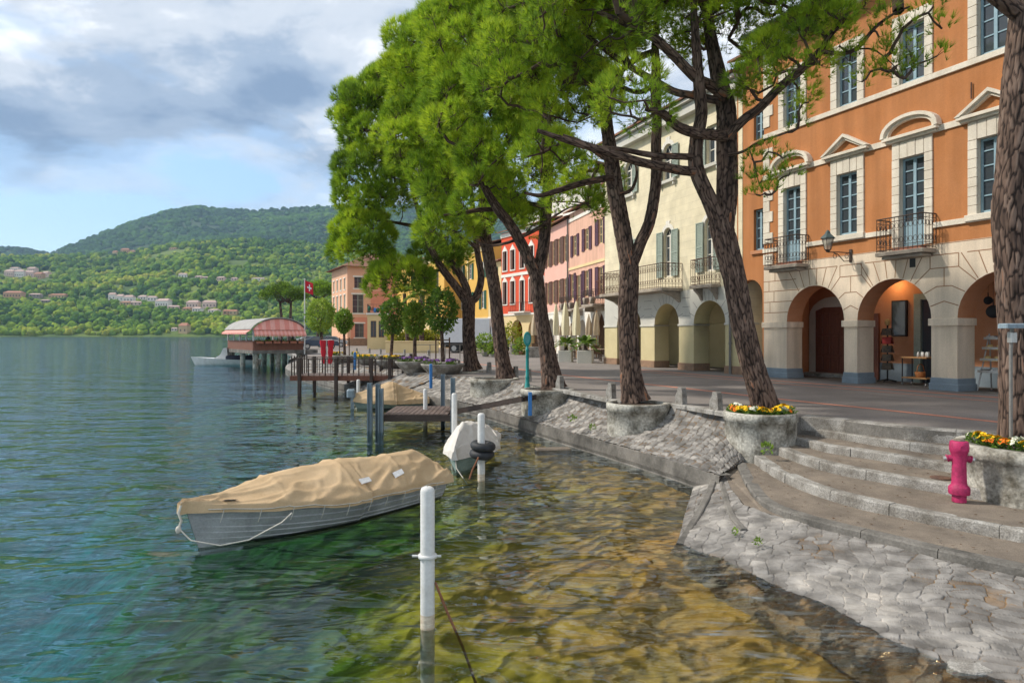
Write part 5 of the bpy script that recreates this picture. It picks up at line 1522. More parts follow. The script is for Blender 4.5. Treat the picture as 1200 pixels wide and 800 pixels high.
# yellow houses
YL = Frame((-2.6, 77.0), 430 / 800.0)
t = town_house('town_house', 'ochre yellow house with bottle green shutters behind the white lorry', YL, -11.5, -0.2, 11.8, M['yellow'], [(-3.0, -1.0)],
    [(x, z_, 0.9, h_, 0.45) for x in (-10, -7.5, -5, -1.6) for z_, h_ in ((8.2, 1.8), (4.6, 2.0))],
    [(-11.5, -0.2, (3.4, 3.6), 0.06, 'paleyellow'), (-11.5, -0.2, (11.2, 11.7), 0.10, 'paleyellow'), (-5.9, -5.55 + 0.0, (3.6, 11.2), 0.05, 'paleyellow')], base_mat='paleyellow', win_mat='shutter_dgreen', frame='white')
t = town_house('town_house', 'pale yellow narrow house between the ochre house and the red house', YL, -0.18, 3.1, 9.6, M['paleyellow'], [(0.4, 2.4)],
    [(1.4, 4.6, 0.9, 2.2, 0.5), (1.4, 7.6, 0.8, 1.4, 0.4)], [(-0.18, 3.1, (3.4, 3.6), 0.06, 'white')], base_mat='paleyellow', win_mat='shutter_dgreen', frame='white')
t = town_house('town_house', 'amber house with brown windows half hidden by the palm', Frame((-9.6, 85.0), 500 / 800.0), -12.0, 2.6, 11.2, M['yellow'], [],
    [(x, z_, 1.0, h_, 0.0) for x in (-9.5, -7, -4.6, -2.2, 0.5) for z_, h_ in ((7.6, 1.8), (4.2, 2.0))], [(-12, 2.6, (10.6, 11.1), 0.1, 'paleyellow')], base_mat='paleyellow', frame='shutter_dark', base_h=3.2)

# far pink corner house: front to the square, side to the lake
corner = at(407, 404, 98.0); corner.z = PZ
FP = Frame((corner.x, corner.y), -1.35)       # wall turned to the viewer
t = thing('corner_house', 'three storey pink corner house with cream lakeside front at the end of the quay', 'house', corner, 0.467)
w = MB(); Hh = 11.4
wl = 11.5
fo = [(1.0, 2.1, 8.3, 9.9), (0.75, 2.35, 4.7, 7.4), (1.1, 2.4, 1.2, 3.2)]
wall_open(w, 0, wl, 0.0, Hh, fo, 0.0, 0, 0.2, 0)
w.quad((wl, 0, 0), (wl, 9, 0), (wl, 9, Hh), (wl, 0, Hh), 0)
# lakeside front runs back from the corner
so = [(y, y + 0.9, 8.2, 9.8) for y in (1.2, 3.6, 6.0, 8.4)] + [(y, y + 1.0, 4.6, 7.4) for y in (1.2, 3.6, 6.0, 8.4)]
w2 = MB(); wall_open(w2, 0, 10.4, 0.0, Hh, so, 0.0, 0, 0.2, 0)
w2.v = [(-b, 10.4 - a, c) if False else (b * 1.0, a, c) for a, b, c in w2.v]
w2.build('lakeside_wall', M['peach'], t)
w.build('wall', M['pink3'], t)
m_ = MB()
m_.box(0, 3.4, -0.05, 0.02, 10.6, 11.4); m_.box(0, wl, -0.04, 0.02, 7.95, 8.15); m_.box(0, 3.4, -0.05, 0.02, 4.1, 4.3)
m_.box(0, 0.5, -0.045, 0.02, 0, 11.4); wall_open(m_, 0.5, 3.4, 4.3, 7.95, [fo[1]], -0.02, 0, 0.02); wall_open(m_, 0.5, 3.4, 8.15, 10.6, [fo[0]], -0.02, 0, 0.02)
m_.build('trim', M['peach'], t)
for xa, xb, za, zb in fo:
    m_ = MB(); m_.box(xa - 0.2, xb + 0.2, -0.09, 0.0, zb, zb + 0.2); m_.box(xa - 0.2, xb + 0.2, -0.09, 0, za - 0.15, za)
    o = m_.build('window_surround', M['white'], t)
    casement(t, (xa + xb) / 2, za, xb - xa, zb - za, 0.1, M['shutter_green'] if za > 4 and za < 8 else M['drain'], rows=3)
for xa, xb, za, zb in so:
    m_ = MB(); m_.box(0.10, 0.14, xa, xb, za, zb); o = m_.build('window', M['shutter_green'], t)
    m_ = MB(); m_.box(-0.06, 0.02, xa - 0.15, xb + 0.15, zb, zb + 0.15); m_.build('hood', M['white'], o); m_ = MB(); m_.box(-0.06, 0.02, xa - 0.15, xb + 0.15, za - 0.15, za); m_.build('sill', M['white'], o)
m_ = MB(); m_.add([(-0.9, -0.9, Hh), (wl + 0.9, -0.9, Hh), (wl + 0.9, 11.3, Hh), (-0.9, 11.3, Hh), (4.5, 5.2, Hh + 2.6), (wl - 4.5, 5.2, Hh + 2.6)], [(0, 1, 5, 4), (1, 2, 5), (2, 3, 4, 5), (3, 0, 4), (0, 3, 2, 1)])
m_.build('roof', M['rooftile'], t)
m_ = MB(); m_.box(-0.05, 6.0, -0.45, -0.03, 0, 1.0); m_.build('plinth', M['brownstone'], t)
# small cream pavilion of the quay with a terrace on its roof
pv = at(430.5, 409, 74.0); pv.z = PZ
t = thing('garden_pavilion', 'small cream flat roofed building with two brown windows and roof terrace', 'building', pv, 0.15)
w = MB(); wall_open(w, 0, 2.2, 0, 3.75, [(0.35, 0.95, 1.3, 3.1), (1.2, 1.8, 1.3, 3.1)], 0.0, 0, 0.15, 0)
w.quad((0, 0, 0), (0, 6, 0), (0, 6, 3.75), (0, 0, 3.75), 0); w.quad((2.2, 0, 0), (2.2, 6, 0), (2.2, 6, 3.75), (2.2, 0, 3.75), 0)
w.quad((0, 0, 3.7), (2.2, 0, 3.7), (2.2, 6, 3.7), (0, 6, 3.7), 0)
w.build('wall', M['paleyellow'], t)
for x in (0.65, 1.5): casement(t, x, 1.31, 0.6, 1.78, 0.08, M['shutter_dark'], rows=3)
m_ = MB(); m_.box(-0.15, 2.35, -0.2, 6, 3.76, 3.95); m_.build('cornice', M['white'], t)
m_ = MB(); railing(m_, [(0, 5.5), (0, 0), (2.2, 0), (2.2, 5.5)], 3.95, 4.9, 0.3, curl=False); m_.build('balustrade', M['iron'], t)
rs_ = random.Random(2)
for k in range(7):
    m_ = MB(); m_.ball((0.2 + k * 0.3, 0.25, 4.25 + rs_.uniform(0, .2)), (0.2, 0.15, 0.28), 8, 6)
    m_.build('potted_plant', [M['shutter_dgreen'], M['terra'], M['bluepaint']][k % 3], t)
# low garden wall by the yellow hedge
gw0, gw1 = gp(452, 413.5), gp(492, 412.5)
t = thing('garden_wall', 'low cream garden wall under the yellow green hedge', 'wall', gw0, 0)
m_ = MB(); L_ = gw1.x - gw0.x + 2
m_.bbox(0, L_, 0, 0.3, 0, 0.95, 0.02); m_.bbox(-0.05, L_ + 0.05, -0.05, 0.35, 0.951, 1.05, 0.02); m_.build('wall', M['paleyellow'], t)
# ------------------------------------------------------------------ trees
def spline(pts, rs, step):
    """Catmull-Rom through points with radii"""
    P = np.array([list(p) for p in pts], float); R = np.array(rs, float)
    Q = np.c_[P, R]
    Q = np.vstack([2 * Q[0] - Q[1], Q, 2 * Q[-1] - Q[-2]])
    out = []
    for i in range(1, len(Q) - 2):
        n = max(2, int(np.linalg.norm(Q[i + 1, :3] - Q[i, :3]) / step))
        for k in range(n):
            t = k / n
            out.append(0.5 * (2 * Q[i] + (Q[i + 1] - Q[i - 1]) * t + (2 * Q[i - 1] - 5 * Q[i] + 4 * Q[i + 1] - Q[i + 2]) * t * t + (3 * Q[i] - Q[i - 1] - 3 * Q[i + 1] + Q[i + 2]) * t ** 3))
    out.append(Q[-2])
    out = np.array(out)
    return out[:, :3], np.maximum(out[:, 3], 0.004)
class Bark:
    def __init__(self): self.V = []; self.F = []; self.T = []; self.n = 0
    def limb(self, pts, rs, step=0.05, ns=20, amp=0.10, cell=(0.05, 0.26), seed=0, flare=0.0, lichen=0.0):
        C, R = spline(pts, rs, step)
        m_ = len(C)
        T = np.gradient(C, axis=0); T /= np.linalg.norm(T, axis=1)[:, None]
        a = np.cross([0, 1, 0.05], T[0]); a /= np.linalg.norm(a)
        A = np.zeros_like(C)
        for i in range(m_):
            a = a - T[i] * a.dot(T[i]); a /= np.linalg.norm(a); A[i] = a
        B = np.cross(T, A)
        L = np.r_[0, np.cumsum(np.linalg.norm(np.diff(C, axis=0), axis=1))]
        th = np.linspace(0, 2 * math.pi, ns, endpoint=False)
        r0 = float(np.mean(R)); circ = max(4, round(2 * math.pi * r0 / cell[0]))
        U = th[None, :] / (2 * math.pi) * circ + 0 * L[:, None]; W = L[:, None] / cell[1] + 0 * th[None, :]
        W = W + 0.9 * vnoise(np.stack([np.floor(U) * 3.7 + seed, 0 * U, 0 * U + 2.5], -1))
        Uw = U + 0.55 * vnoise(np.stack([U * 0.7 + seed, W * 0.6, 0 * U], -1))
        W = W + 0.15 * vnoise(np.stack([U * 0.5 + seed, W * 1.3, 0 * U + 4], -1))
        e, idn = cells(Uw + 100, W + 100, 0.9, seed + 1)
        h = np.clip(e / 0.26, 0, 1); h = h * h * (3 - 2 * h)
        fz = fbm(np.stack([U * 1.6 + seed, W * 1.1, 0 * U + 7], -1), 4)
        h = np.clip(h + 0.55 * fz, 0, 1.1)
        Rr = R[:, None] * (1 + amp * (h - 0.6) + amp * 0.5 * h * (idn - 0.5) + 0.10 * np.sin(th * 3 + seed)[None, :] * 0.4)
        if flare > 0:
            Rr = Rr * (1 + flare * 0.8 * np.exp(-L / 0.28)[:, None] * (0.7 + 0.5 * np.sin(th * 5 + seed)[None, :]))
        V = C[:, None] + (A[:, None] * np.cos(th)[None, :, None] + B[:, None] * np.sin(th)[None, :, None]) * Rr[..., None]
        tone = np.clip(0.06 + h * (0.34 + 0.22 * idn + 0.18 * fz) + np.where((idn > 0.88) & (h > 0.4), 0.35 * np.exp(-L / 1.6)[:, None], 0), 0, 1)
        ii = np.arange(m_ * ns).reshape(m_, ns); jj = np.roll(ii, -1, 1)
        Fc = np.stack([ii[:-1], jj[:-1], jj[1:], ii[1:]], -1).reshape(-1, 4) + self.n
        self.V.append(V.reshape(-1, 3)); self.F.append(Fc); self.T.append(tone.reshape(-1)); self.n += m_ * ns
        return C
    def thin(self, pts, rs, ns=5):
        P = np.array([list(p) for p in pts], float); m_ = len(P)
        T = np.gradient(P, axis=0); T /= (np.linalg.norm(T, axis=1)[:, None] + 1e-9)
        ref = np.array([0.31, 0.77, 0.55]); A = np.cross(T, ref); A /= (np.linalg.norm(A, axis=1)[:, None] + 1e-9); B = np.cross(T, A)
        th = np.linspace(0, 2 * math.pi, ns, endpoint=False)
        V = P[:, None] + (A[:, None] * np.cos(th)[None, :, None] + B[:, None] * np.sin(th)[None, :, None]) * np.array(rs)[:, None, None]
        ii = np.arange(m_ * ns).reshape(m_, ns); jj = np.roll(ii, -1, 1)
        self.F.append(np.stack([ii[:-1], jj[:-1], jj[1:], ii[1:]], -1).reshape(-1, 4) + self.n)
        self.V.append(V.reshape(-1, 3)); self.T.append(np.full(m_ * ns, 0.42)); self.n += m_ * ns
    def build(self, name, parent, mat, base):
        V = np.vstack(self.V) - np.array(list(base))
        t = np.concatenate(self.T)[:, None]
        return np_mesh(name, V, np.vstack(self.F), mat, parent, True, np.repeat(t, 3, 1))

def unit(rs, n):
    v = rs.normal(size=(n, 3)); return v / np.linalg.norm(v, axis=1)[:, None]
def needles(rs, pos, axis, tone, length, width, k):
    """needle tufts: k slim triangles fanning out from each point"""
    n = len(pos)
    ax = np.repeat(axis, k, 0)
    pr = np.cross(ax, unit(rs, n * k)); pr /= (np.linalg.norm(pr, axis=1)[:, None] + 1e-9)
    th = rs.uniform(0.08, 0.85, n * k)
    d = ax * np.cos(th)[:, None] + pr * np.sin(th)[:, None]
    sd = np.cross(d, unit(rs, n * k)); sd /= (np.linalg.norm(sd, axis=1)[:, None] + 1e-9)
    ln = length * rs.uniform(0.7, 1.15, n * k)
    p0 = np.repeat(pos, k, 0)
    w = width * 0.5
    V = np.stack([p0 - sd * w, p0 + sd * w, p0 + d * ln[:, None] + sd * w * 0.35, ], 1)
    V = V.reshape(-1, 3)
    Fc = np.arange(len(V)).reshape(-1, 3)
    t = np.repeat(np.repeat(tone, k) + rs.uniform(-0.08, 0.08, n * k), 3)
    return V, Fc, np.clip(t, 0, 1)

def lobe_puffs(rs, lobes, spacing):
    """puff centres spread over the outer part of the lobes"""
    out = []
    for (c, r) in lobes:
        c = np.array(list(c)); r = np.array(r)
        area = 4 * math.pi * ((r[0] * r[1]) ** 1.6 / 3 + (r[0] * r[2]) ** 1.6 / 3 + (r[1] * r[2]) ** 1.6 / 3) ** (1 / 1.6)
        n = int(area / (spacing ** 2) * 2.2)
        d = unit(rs, n); d[:, 2] = np.where(d[:, 2] < -0.55, -d[:, 2], d[:, 2])
        p = c + d * r * rs.uniform(0.72, 1.0, n)[:, None]
        out.append((p, d))
    P = np.vstack([o[0] for o in out]); D = np.vstack([o[1] for o in out])
    ok = np.ones(len(P), bool)
    for (c, r) in lobes:
        ok &= (((P - np.array(list(c))) / np.array(r)) ** 2).sum(1) > 0.42
    P, D = P[ok], D[ok]
    order = rs.permutation(len(P)); keep = []
    for i in order:
        if all(np.sum((P[i] - P[j]) ** 2) > spacing ** 2 * 0.60 for j in keep): keep.append(i)
    return P[keep], D[keep]

def pine(label, base, limbs, lobes, seed, puff_r=0.62, spacing=0.78, tufts=110, nlen=0.19, nwid=0.017, nk=9, tone=(0.25, 0.85), sprays=(), group='stone pines along the quay', step=0.05, ns=22, bark_cell=(0.055, 0.26)):
    """limbs: list of (points, radii); first one is the trunk"""
    rs = np.random.RandomState(seed)
    t = thing('pine_tree', label, 'tree', base, 0, group)
    bk = Bark()
    skel = []
    for i, (pts, rr) in enumerate(limbs):
        big = max(rr) > 0.10
        rr = [q_ * 0.88 for q_ in rr]
        C = bk.limb(pts, rr, step if big else step * 2, ns if big else max(8, ns // 4), 0.070 if big else 0.045, bark_cell, seed * 10 + i, 0.30 if i == 0 else 0.0)
        tt = np.linspace(0, 1, len(C))
        sel = C[tt > (0.5 if i == 0 else 0.3)]
        skel.append(sel[::4])
    S = np.vstack(skel); nlimb = len(S)
    P, D = lobe_puffs(rs, lobes, spacing)
    k_main = len(P)
    if len(sprays):
        sp = np.array([list(s[0]) for s in sprays]); P = np.vstack([P, sp]); D = np.vstack([D, np.tile([0, 0, 1.0], (len(sp), 1))])
    # connect every puff to the nearest wood already there
    dmin = np.array([np.min(np.linalg.norm(S - p, axis=1)) for p in P])
    nodes = [s for s in S]; parent = [-1] * nlimb; cnt = []
    paths = []
    for i in np.argsort(dmin):
        p = P[i]; N_ = np.array(nodes)
        dd = np.linalg.norm(N_ - p, axis=1) + 0.25 * np.maximum(0, N_[:, 2] - p[2])
        j = int(np.argmin(dd)); a = N_[j]
        L_ = np.linalg.norm(p - a)
        if L_ < 0.05: continue
        m_ = max(3, int(L_ / 0.45) + 2)
        f = np.linspace(0, 1, m_)[:, None]
        bow = np.sin(f * math.pi) * (rs.normal(0, 0.10, 3) * L_ + np.array([0, 0, -0.07 * L_]))
        q = a + (p - a) * f + bow
        first = len(nodes)
        for k in range(1, m_):
            nodes.append(q[k]); parent.append(j if k == 1 else first + k - 2)
        paths.append((q, j, first, m_))
    cnt = np.zeros(len(nodes))
    for q, j, first, m_ in paths: cnt[first + m_ - 2] += 1
    for i in range(len(nodes) - 1, nlimb - 1, -1):
        if parent[i] >= 0: cnt[parent[i]] += cnt[i]
    for q, j, first, m_ in paths:
        rr = [0.0125 * math.sqrt(max(1, cnt[first])) + 0.006] + [0.0125 * math.sqrt(max(1, cnt[first + k - 1])) + 0.004 for k in range(1, m_)]
        bk.thin(q, rr, 6 if rr[0] > 0.03 else 4)
    # foliage
    pos = []; axs = []; tn = []
    cen = np.mean([list(c) for c, r in lobes], 0)
    for i in range(len(P)):
        if i >= k_main:
            n = sprays[i - k_main][2]; r = sprays[i - k_main][1]
        else:
            n = int(tufts * rs.uniform(0.6, 1.2)); r = puff_r * rs.uniform(0.75, 1.2)
        d = unit(rs, n)
        o = D[i]
        flip = (d @ (o * 0.7 + np.array([0, 0, 0.6]))) < -0.35
        d[flip] *= -1
        rr = r * rs.uniform(0.6, 1.0, n) ** 0.5
        p = P[i] + d * rr[:, None] * np.array([1, 1, 1.0])
        a = d * 0.75 + o * 0.25 + np.array([0, 0, 0.75]) + rs.normal(0, 0.2, (n, 3)); a /= np.linalg.norm(a, axis=1)[:, None]
        pos.append(p); axs.append(a)
        tp = rs.uniform(*tone)
        tn.append(np.clip(tp + rs.normal(0, 0.15, n), 0, 1))
        for k in range(0, n, 9): bk.thin([P[i], P[i] + (p[k] - P[i]) * 0.55 + rs.normal(0, 0.02, 3), p[k]], [0.007, 0.005, 0.003], 3)
    bk.build('trunk', t, M['bark'], base)
    V, Fc, tt = needles(rs, np.vstack(pos), np.vstack(axs), np.concatenate(tn), nlen, nwid, nk)
    o = np_mesh('crown', V - np.array(list(base)), Fc, M['needles'], t, False, np.repeat(tt[:, None], 3, 1))
    return t

def limb_px(Y, pts, dY=0.0):
    """(px, py[, extra distance]) list to points; dY spreads the limb in depth along its length"""
    n = len(pts); out = []
    for i, p in enumerate(pts):
        y = Y + dY * i / max(1, n - 1) + (p[2] if len(p) > 2 else 0)
        out.append(tuple(at(p[0], p[1], y)))
    return out
def lobe_px(px, py, Y, r): return (at(px, py, Y), r)
def lin(a, b, n): return [a + (b - a) * i / (n - 1) for i in range(n)]

# second pine from the right, over the flower planter beside the steps
YB = 13.6
L = []
tr = limb_px(YB, [(898, 486), (892, 462), (882, 430), (870, 380), (861, 330), (850, 285), (843, 258)])
L.append((tr, [0.30, 0.275, 0.255, 0.25, 0.25, 0.26, 0.25]))
L.append((limb_px(YB, [(848, 268), (852, 227), (852, 182), (851, 130), (844, 100), (834, 49), (828, 10), (820, -60)], 0.8), [0.22, 0.23, 0.225, 0.215, 0.19, 0.14, 0.11, 0.07]))
L.append((limb_px(YB, [(846, 270), (832, 235), (817, 200), (816, 169), (822, 136), (820, 107), (818, 80), (815, 40), (812, -10)], -0.6), [0.18, 0.17, 0.165, 0.15, 0.13, 0.13, 0.11, 0.09, 0.06]))
L.append((limb_px(YB, [(852, 160), (872, 140), (890, 127), (912, 104), (940, 81), (961, 60), (972, 42), (986, 26), (1002, 0)], -1.6), [0.11, 0.10, 0.095, 0.09, 0.085, 0.075, 0.06, 0.055, 0.04]))
L.append((limb_px(YB - 1.2, [(961, 60), (985, 63), (1005, 56), (1026, 32), (1048, 16), (1066, 8)], -0.4), [0.045, 0.042, 0.04, 0.035, 0.025, 0.015]))
L.append((limb_px(YB - 1.2, [(1000, 58), (1022, 58), (1040, 70), (1052, 82)], -0.3), [0.02, 0.016, 0.012, 0.008]))
L.append((limb_px(YB, [(850, 160), (832, 158), (815, 156), (795, 149), (776, 133), (758, 128)], -1.4), [0.12, 0.12, 0.115, 0.10, 0.08, 0.05]))
L.append((limb_px(YB, [(848, 112), (832, 100), (815, 91), (789, 65), (763, 42), (734, 28), (700, 14)], -1.2), [0.12, 0.115, 0.11, 0.10, 0.085, 0.07, 0.04]))
L.append((limb_px(YB - 0.2, [(812, 201), (795, 199), (776, 195), (755, 191), (734, 185), (701, 175), (669, 166), (630, 153)], -2.0), [0.105, 0.10, 0.095, 0.09, 0.085, 0.075, 0.06, 0.035]))
L.append((limb_px(YB - 0.2, [(814, 184), (790, 183), (766, 182), (727, 175), (700, 172), (660, 158)], -1.2), [0.075, 0.07, 0.065, 0.05, 0.04, 0.02]))
L.append((limb_px(YB, [(842, 118), (812, 112), (789, 107), (766, 94), (743, 81), (714, 62), (680, 35)], 1.0), [0.09, 0.085, 0.085, 0.08, 0.075, 0.065, 0.04]))
L.append((limb_px(YB, [(854, 182), (872, 177), (890, 166), (915, 158), (935, 150)], -0.8), [0.035, 0.03, 0.025, 0.018, 0.01]))
L.append((limb_px(YB, [(878, 174), (886, 200), (890, 216), (900, 232)], -0.5), [0.016, 0.013, 0.010, 0.006]))
lob = [lobe_px(760, -25, YB - .5, (1.8, 1.9, 1.0)), lobe_px(880, 15, YB, (1.5, 1.7, 0.95)), lobe_px(800, 25, YB + 1.2, (1.6, 1.5, 0.7)), lobe_px(960, 0, YB + .6, (1.2, 1.2, 0.6)), lobe_px(860, -90, YB, (2.6, 2.6, 1.2)), lobe_px(960, -45, YB - 1.0, (1.5, 1.5, 0.8)),
       lobe_px(915, 88, YB - .8, (0.85, 0.9, 0.55)), lobe_px(955, 45, YB - 1.2, (0.6, 0.7, 0.5)), lobe_px(745, 118, YB - 1.4, (0.62, 0.6, 0.45)), lobe_px(690, 20, YB - 1.0, (1.1, 1.2, 0.8))]
spr = [(at(x, y, YB + dy), 0.22, 16) for x, y, dy in ((884, 190, -.4), (900, 178, -.6), (918, 186, -.7), (893, 212, -.5), (904, 228, -.5), (886, 228, -.4), (925, 205, -.7), (880, 208, -.3), (912, 212, -.5), (935, 150, -.8),
      (948, 120, -1.2), (935, 132, -1), (1040, 22, -1.6), (1058, 34, -1.6), (1048, 52, -1.5), (1066, 60, -1.5), (1052, 76, -1.5), (1072, 76, -1.5), (1040, 84, -1.5), (1060, 92, -1.5), (1080, 18, -1.6), (1094, 8, -1.6), (1104, 34, -1.6), (1034, 68, -1.5), (1030, 44, -1.5), (1098, 66, -1.5), (1020, 84, -1.4), (1010, 96, -1.4), (996, 72, -1.3))]
pine('leaning pine with forked trunk in the flower planter beside the steps', tuple(at(890, 482, YB)), L, lob, 11, 0.34, 0.49, 62, 0.18, 0.012, 11, (0.42, 1.0), spr, step=0.028, ns=104)

# third pine from the right
YC_ = 15.8
L = []
L.append((limb_px(YC_, [(745, 470), (741, 450), (738, 420), (736, 370), (737, 335), (738, 312)]), [0.31, 0.28, 0.26, 0.25, 0.25, 0.24]))
L.append((limb_px(YC_, [(738, 318), (729, 265), (721, 221), (717, 188), (713, 160), (708, 123), (696, 81), (688, 40), (680, -10)], 0.8), [0.22, 0.22, 0.21, 0.19, 0.17, 0.15, 0.12, 0.09, 0.06]))
L.append((limb_px(YC_, [(740, 312), (751, 284), (762, 257), (769, 211), (769, 169), (770, 140), (769, 81), (768, 50), (772, 0)], -0.5), [0.16, 0.15, 0.145, 0.14, 0.13, 0.12, 0.11, 0.09, 0.06]))
L.append((limb_px(YC_, [(716, 208), (700, 211), (685, 214), (668, 219), (652, 224), (633, 229), (615, 226)], -1.6), [0.09, 0.085, 0.08, 0.075, 0.07, 0.05, 0.03]))
L.append((limb_px(YC_, [(716, 190), (700, 180), (685, 169), (668, 160), (652, 153), (630, 140)], -1.0), [0.06, 0.055, 0.05, 0.045, 0.04, 0.02]))
L.append((limb_px(YC_, [(768, 60), (745, 70), (720, 88), (695, 98), (660, 96)], -1.2), [0.09, 0.085, 0.075, 0.06, 0.03]))
L.append((limb_px(YC_, [(769, 100), (748, 108), (726, 100), (700, 80)], 0.9), [0.07, 0.065, 0.05, 0.03]))
L.append((limb_px(YC_, [(726, 228), (740, 222), (746, 205), (744, 190)], 0.6), [0.05, 0.045, 0.035, 0.02]))
lob = [lobe_px(655, 25, YC_ - .8, (1.6, 1.9, 1.2)), lobe_px(618, 90, YC_ - 1.0, (1.2, 1.4, 0.95)), lobe_px(690, -50, YC_, (2.3, 2.4, 1.3)), lobe_px(770, -45, YC_ + .4, (1.6, 1.8, 1.0)), lobe_px(665, 125, YC_ - .6, (0.75, 0.8, 0.5)),
       lobe_px(640, 185, YC_ - 1.2, (0.6, 0.7, 0.4)), lobe_px(690, 205, YC_ + 1.5, (0.7, 0.9, 0.6)), lobe_px(675, 240, YC_ + 1.6, (0.6, 0.7, 0.35))]
pine('tall pine with one straight and one curved limb before the cream house', tuple(at(742, 468, YC_)), L, lob, 23, 0.36, 0.52, 68, 0.20, 0.014, 11, (0.45, 1.0), step=0.032, ns=96)

# fourth pine
YD = 20.0
L = []
L.append((limb_px(YD, [(648, 455), (644, 430), (640, 405), (634, 370), (630, 338), (628, 320)]), [0.36, 0.30, 0.26, 0.23, 0.23, 0.23]))
L.append((limb_px(YD, [(628, 324), (617, 298), (604, 273), (593, 257), (582, 243), (566, 215), (556, 180)], -0.8), [0.20, 0.185, 0.17, 0.16, 0.15, 0.11, 0.06]))
L.append((limb_px(YD, [(630, 322), (637, 288), (640, 250), (642, 222), (643, 195), (641, 160), (636, 120), (628, 70)], 0.6), [0.20, 0.195, 0.185, 0.175, 0.16, 0.13, 0.10, 0.06]))
L.append((limb_px(YD, [(582, 245), (560, 246), (540, 250), (520, 252)], -0.8), [0.08, 0.075, 0.06, 0.03]))
L.append((limb_px(YD, [(640, 262), (626, 270), (612, 277), (596, 284), (575, 288), (560, 284)], -0.4), [0.07, 0.065, 0.06, 0.05, 0.04, 0.025]))
L.append((limb_px(YD, [(641, 245), (628, 240), (614, 236), (600, 220)], 0.6), [0.08, 0.075, 0.06, 0.03]))
L.append((limb_px(YD, [(642, 258), (655, 250), (668, 243), (684, 240)], 0.8), [0.04, 0.035, 0.03, 0.015]))
lob = [lobe_px(575, 60, YD, (2.0, 2.2, 1.9)), lobe_px(555, 135, YD - .5, (1.45, 1.7, 1.2)), lobe_px(600, 185, YD - .6, (1.5, 1.6, 0.95)), lobe_px(650, 110, YD, (1.7, 1.9, 1.4)), lobe_px(610, -10, YD, (2.6, 2.6, 1.7)), lobe_px(572, 232, YD - .8, (0.9, 1.0, 0.6)),
       lobe_px(610, 262, YD + .8, (0.7, 0.8, 0.5)), lobe_px(690, 30, YD + .4, (1.6, 1.8, 1.2))]
pine('bright green pine behind the teal pole at the gangway', tuple(at(645, 453, YD)), L, lob, 31, 0.42, 0.66, 92, 0.26, 0.019, 11, (0.52, 1.0), step=0.045, ns=72)

# fifth pine
YE = 25.0
L = []
L.append((limb_px(YE, [(594, 444), (590, 428), (586, 400), (583, 373), (580, 340), (574, 307), (569, 276), (568, 255), (566, 220), (560, 170), (552, 120), (545, 70)]), [0.38, 0.31, 0.28, 0.26, 0.25, 0.25, 0.235, 0.22, 0.18, 0.14, 0.10, 0.06]))
L.append((limb_px(YE, [(572, 294), (560, 278), (548, 262), (530, 235), (515, 210)], -1.2), [0.12, 0.11, 0.10, 0.08, 0.04]))
L.append((limb_px(YE, [(569, 270), (583, 250), (596, 225), (604, 190)], 1.0), [0.12, 0.11, 0.09, 0.05]))
lob = [lobe_px(520, 95, YE, (2.2, 2.4, 2.0)), lobe_px(500, 165, YE - .5, (1.6, 1.9, 1.4)), lobe_px(540, 220, YE - .8, (1.7, 1.9, 1.2)), lobe_px(575, 130, YE, (2.0, 2.2, 1.8)), lobe_px(545, 55, YE, (2.2, 2.4, 1.5)), lobe_px(520, 268, YE - .6, (1.0, 1.2, 0.6)), lobe_px(585, 255, YE + 1, (0.9, 1.0, 0.6))]
pine('slim straight pine with dense green crown, fifth along the quay', tuple(at(588, 441, YE)), L, lob, 37, 0.47, 0.74, 96, 0.29, 0.023, 11, (0.45, 1.0), step=0.06, ns=60)

# sixth pine, the farthest, leaning out over the water
YF = 30.0
L = []
L.append((limb_px(YF, [(553, 434), (551, 420), (549, 395), (549, 372), (549, 350)]), [0.42, 0.34, 0.31, 0.31, 0.32]))
L.append((limb_px(YF, [(547, 354), (536, 338), (519, 316), (508, 297), (500, 280), (488, 240), (478, 200)], -1.4), [0.23, 0.20, 0.18, 0.16, 0.14, 0.10, 0.05]))
L.append((limb_px(YF, [(549, 350), (546, 336), (538, 320), (524, 302), (512, 286), (498, 270), (470, 262), (440, 258)], 1.0), [0.20, 0.19, 0.175, 0.16, 0.14, 0.11, 0.08, 0.04]))
L.append((limb_px(YF, [(552, 354), (559, 346), (564, 325), (560, 298), (556, 268), (553, 230), (548, 180)], 0.4), [0.21, 0.19, 0.17, 0.15, 0.13, 0.10, 0.05]))
L.append((limb_px(YF, [(558, 290), (548, 282), (538, 276), (520, 268)], -0.6), [0.10, 0.09, 0.07, 0.04]))
L.append((limb_px(YF, [(520, 316), (500, 318), (478, 312), (455, 310), (430, 315)], -0.6), [0.07, 0.065, 0.055, 0.045, 0.02]))
lob = [lobe_px(452, 150, YF, (1.9, 2.4, 2.2)), lobe_px(436, 215, YF - .3, (1.5, 2.0, 1.8)), lobe_px(498, 120, YF, (2.2, 2.4, 2.1)), lobe_px(430, 285, YF, (1.25, 1.6, 1.2)), lobe_px(470, 330, YF - .6, (1.2, 1.4, 0.7)), lobe_px(490, 215, YF - .5, (1.7, 1.9, 1.6)),
       lobe_px(535, 175, YF + .5, (1.6, 1.8, 1.4)), lobe_px(515, 300, YF + .8, (1.1, 1.2, 0.6))]
pine('dark olive pine with many branching limbs reaching over the jetty', tuple(at(550, 434, YF)), L, lob, 41, 0.50, 0.77, 100, 0.32, 0.027, 11, (0.32, 1.0), step=0.07, ns=60)

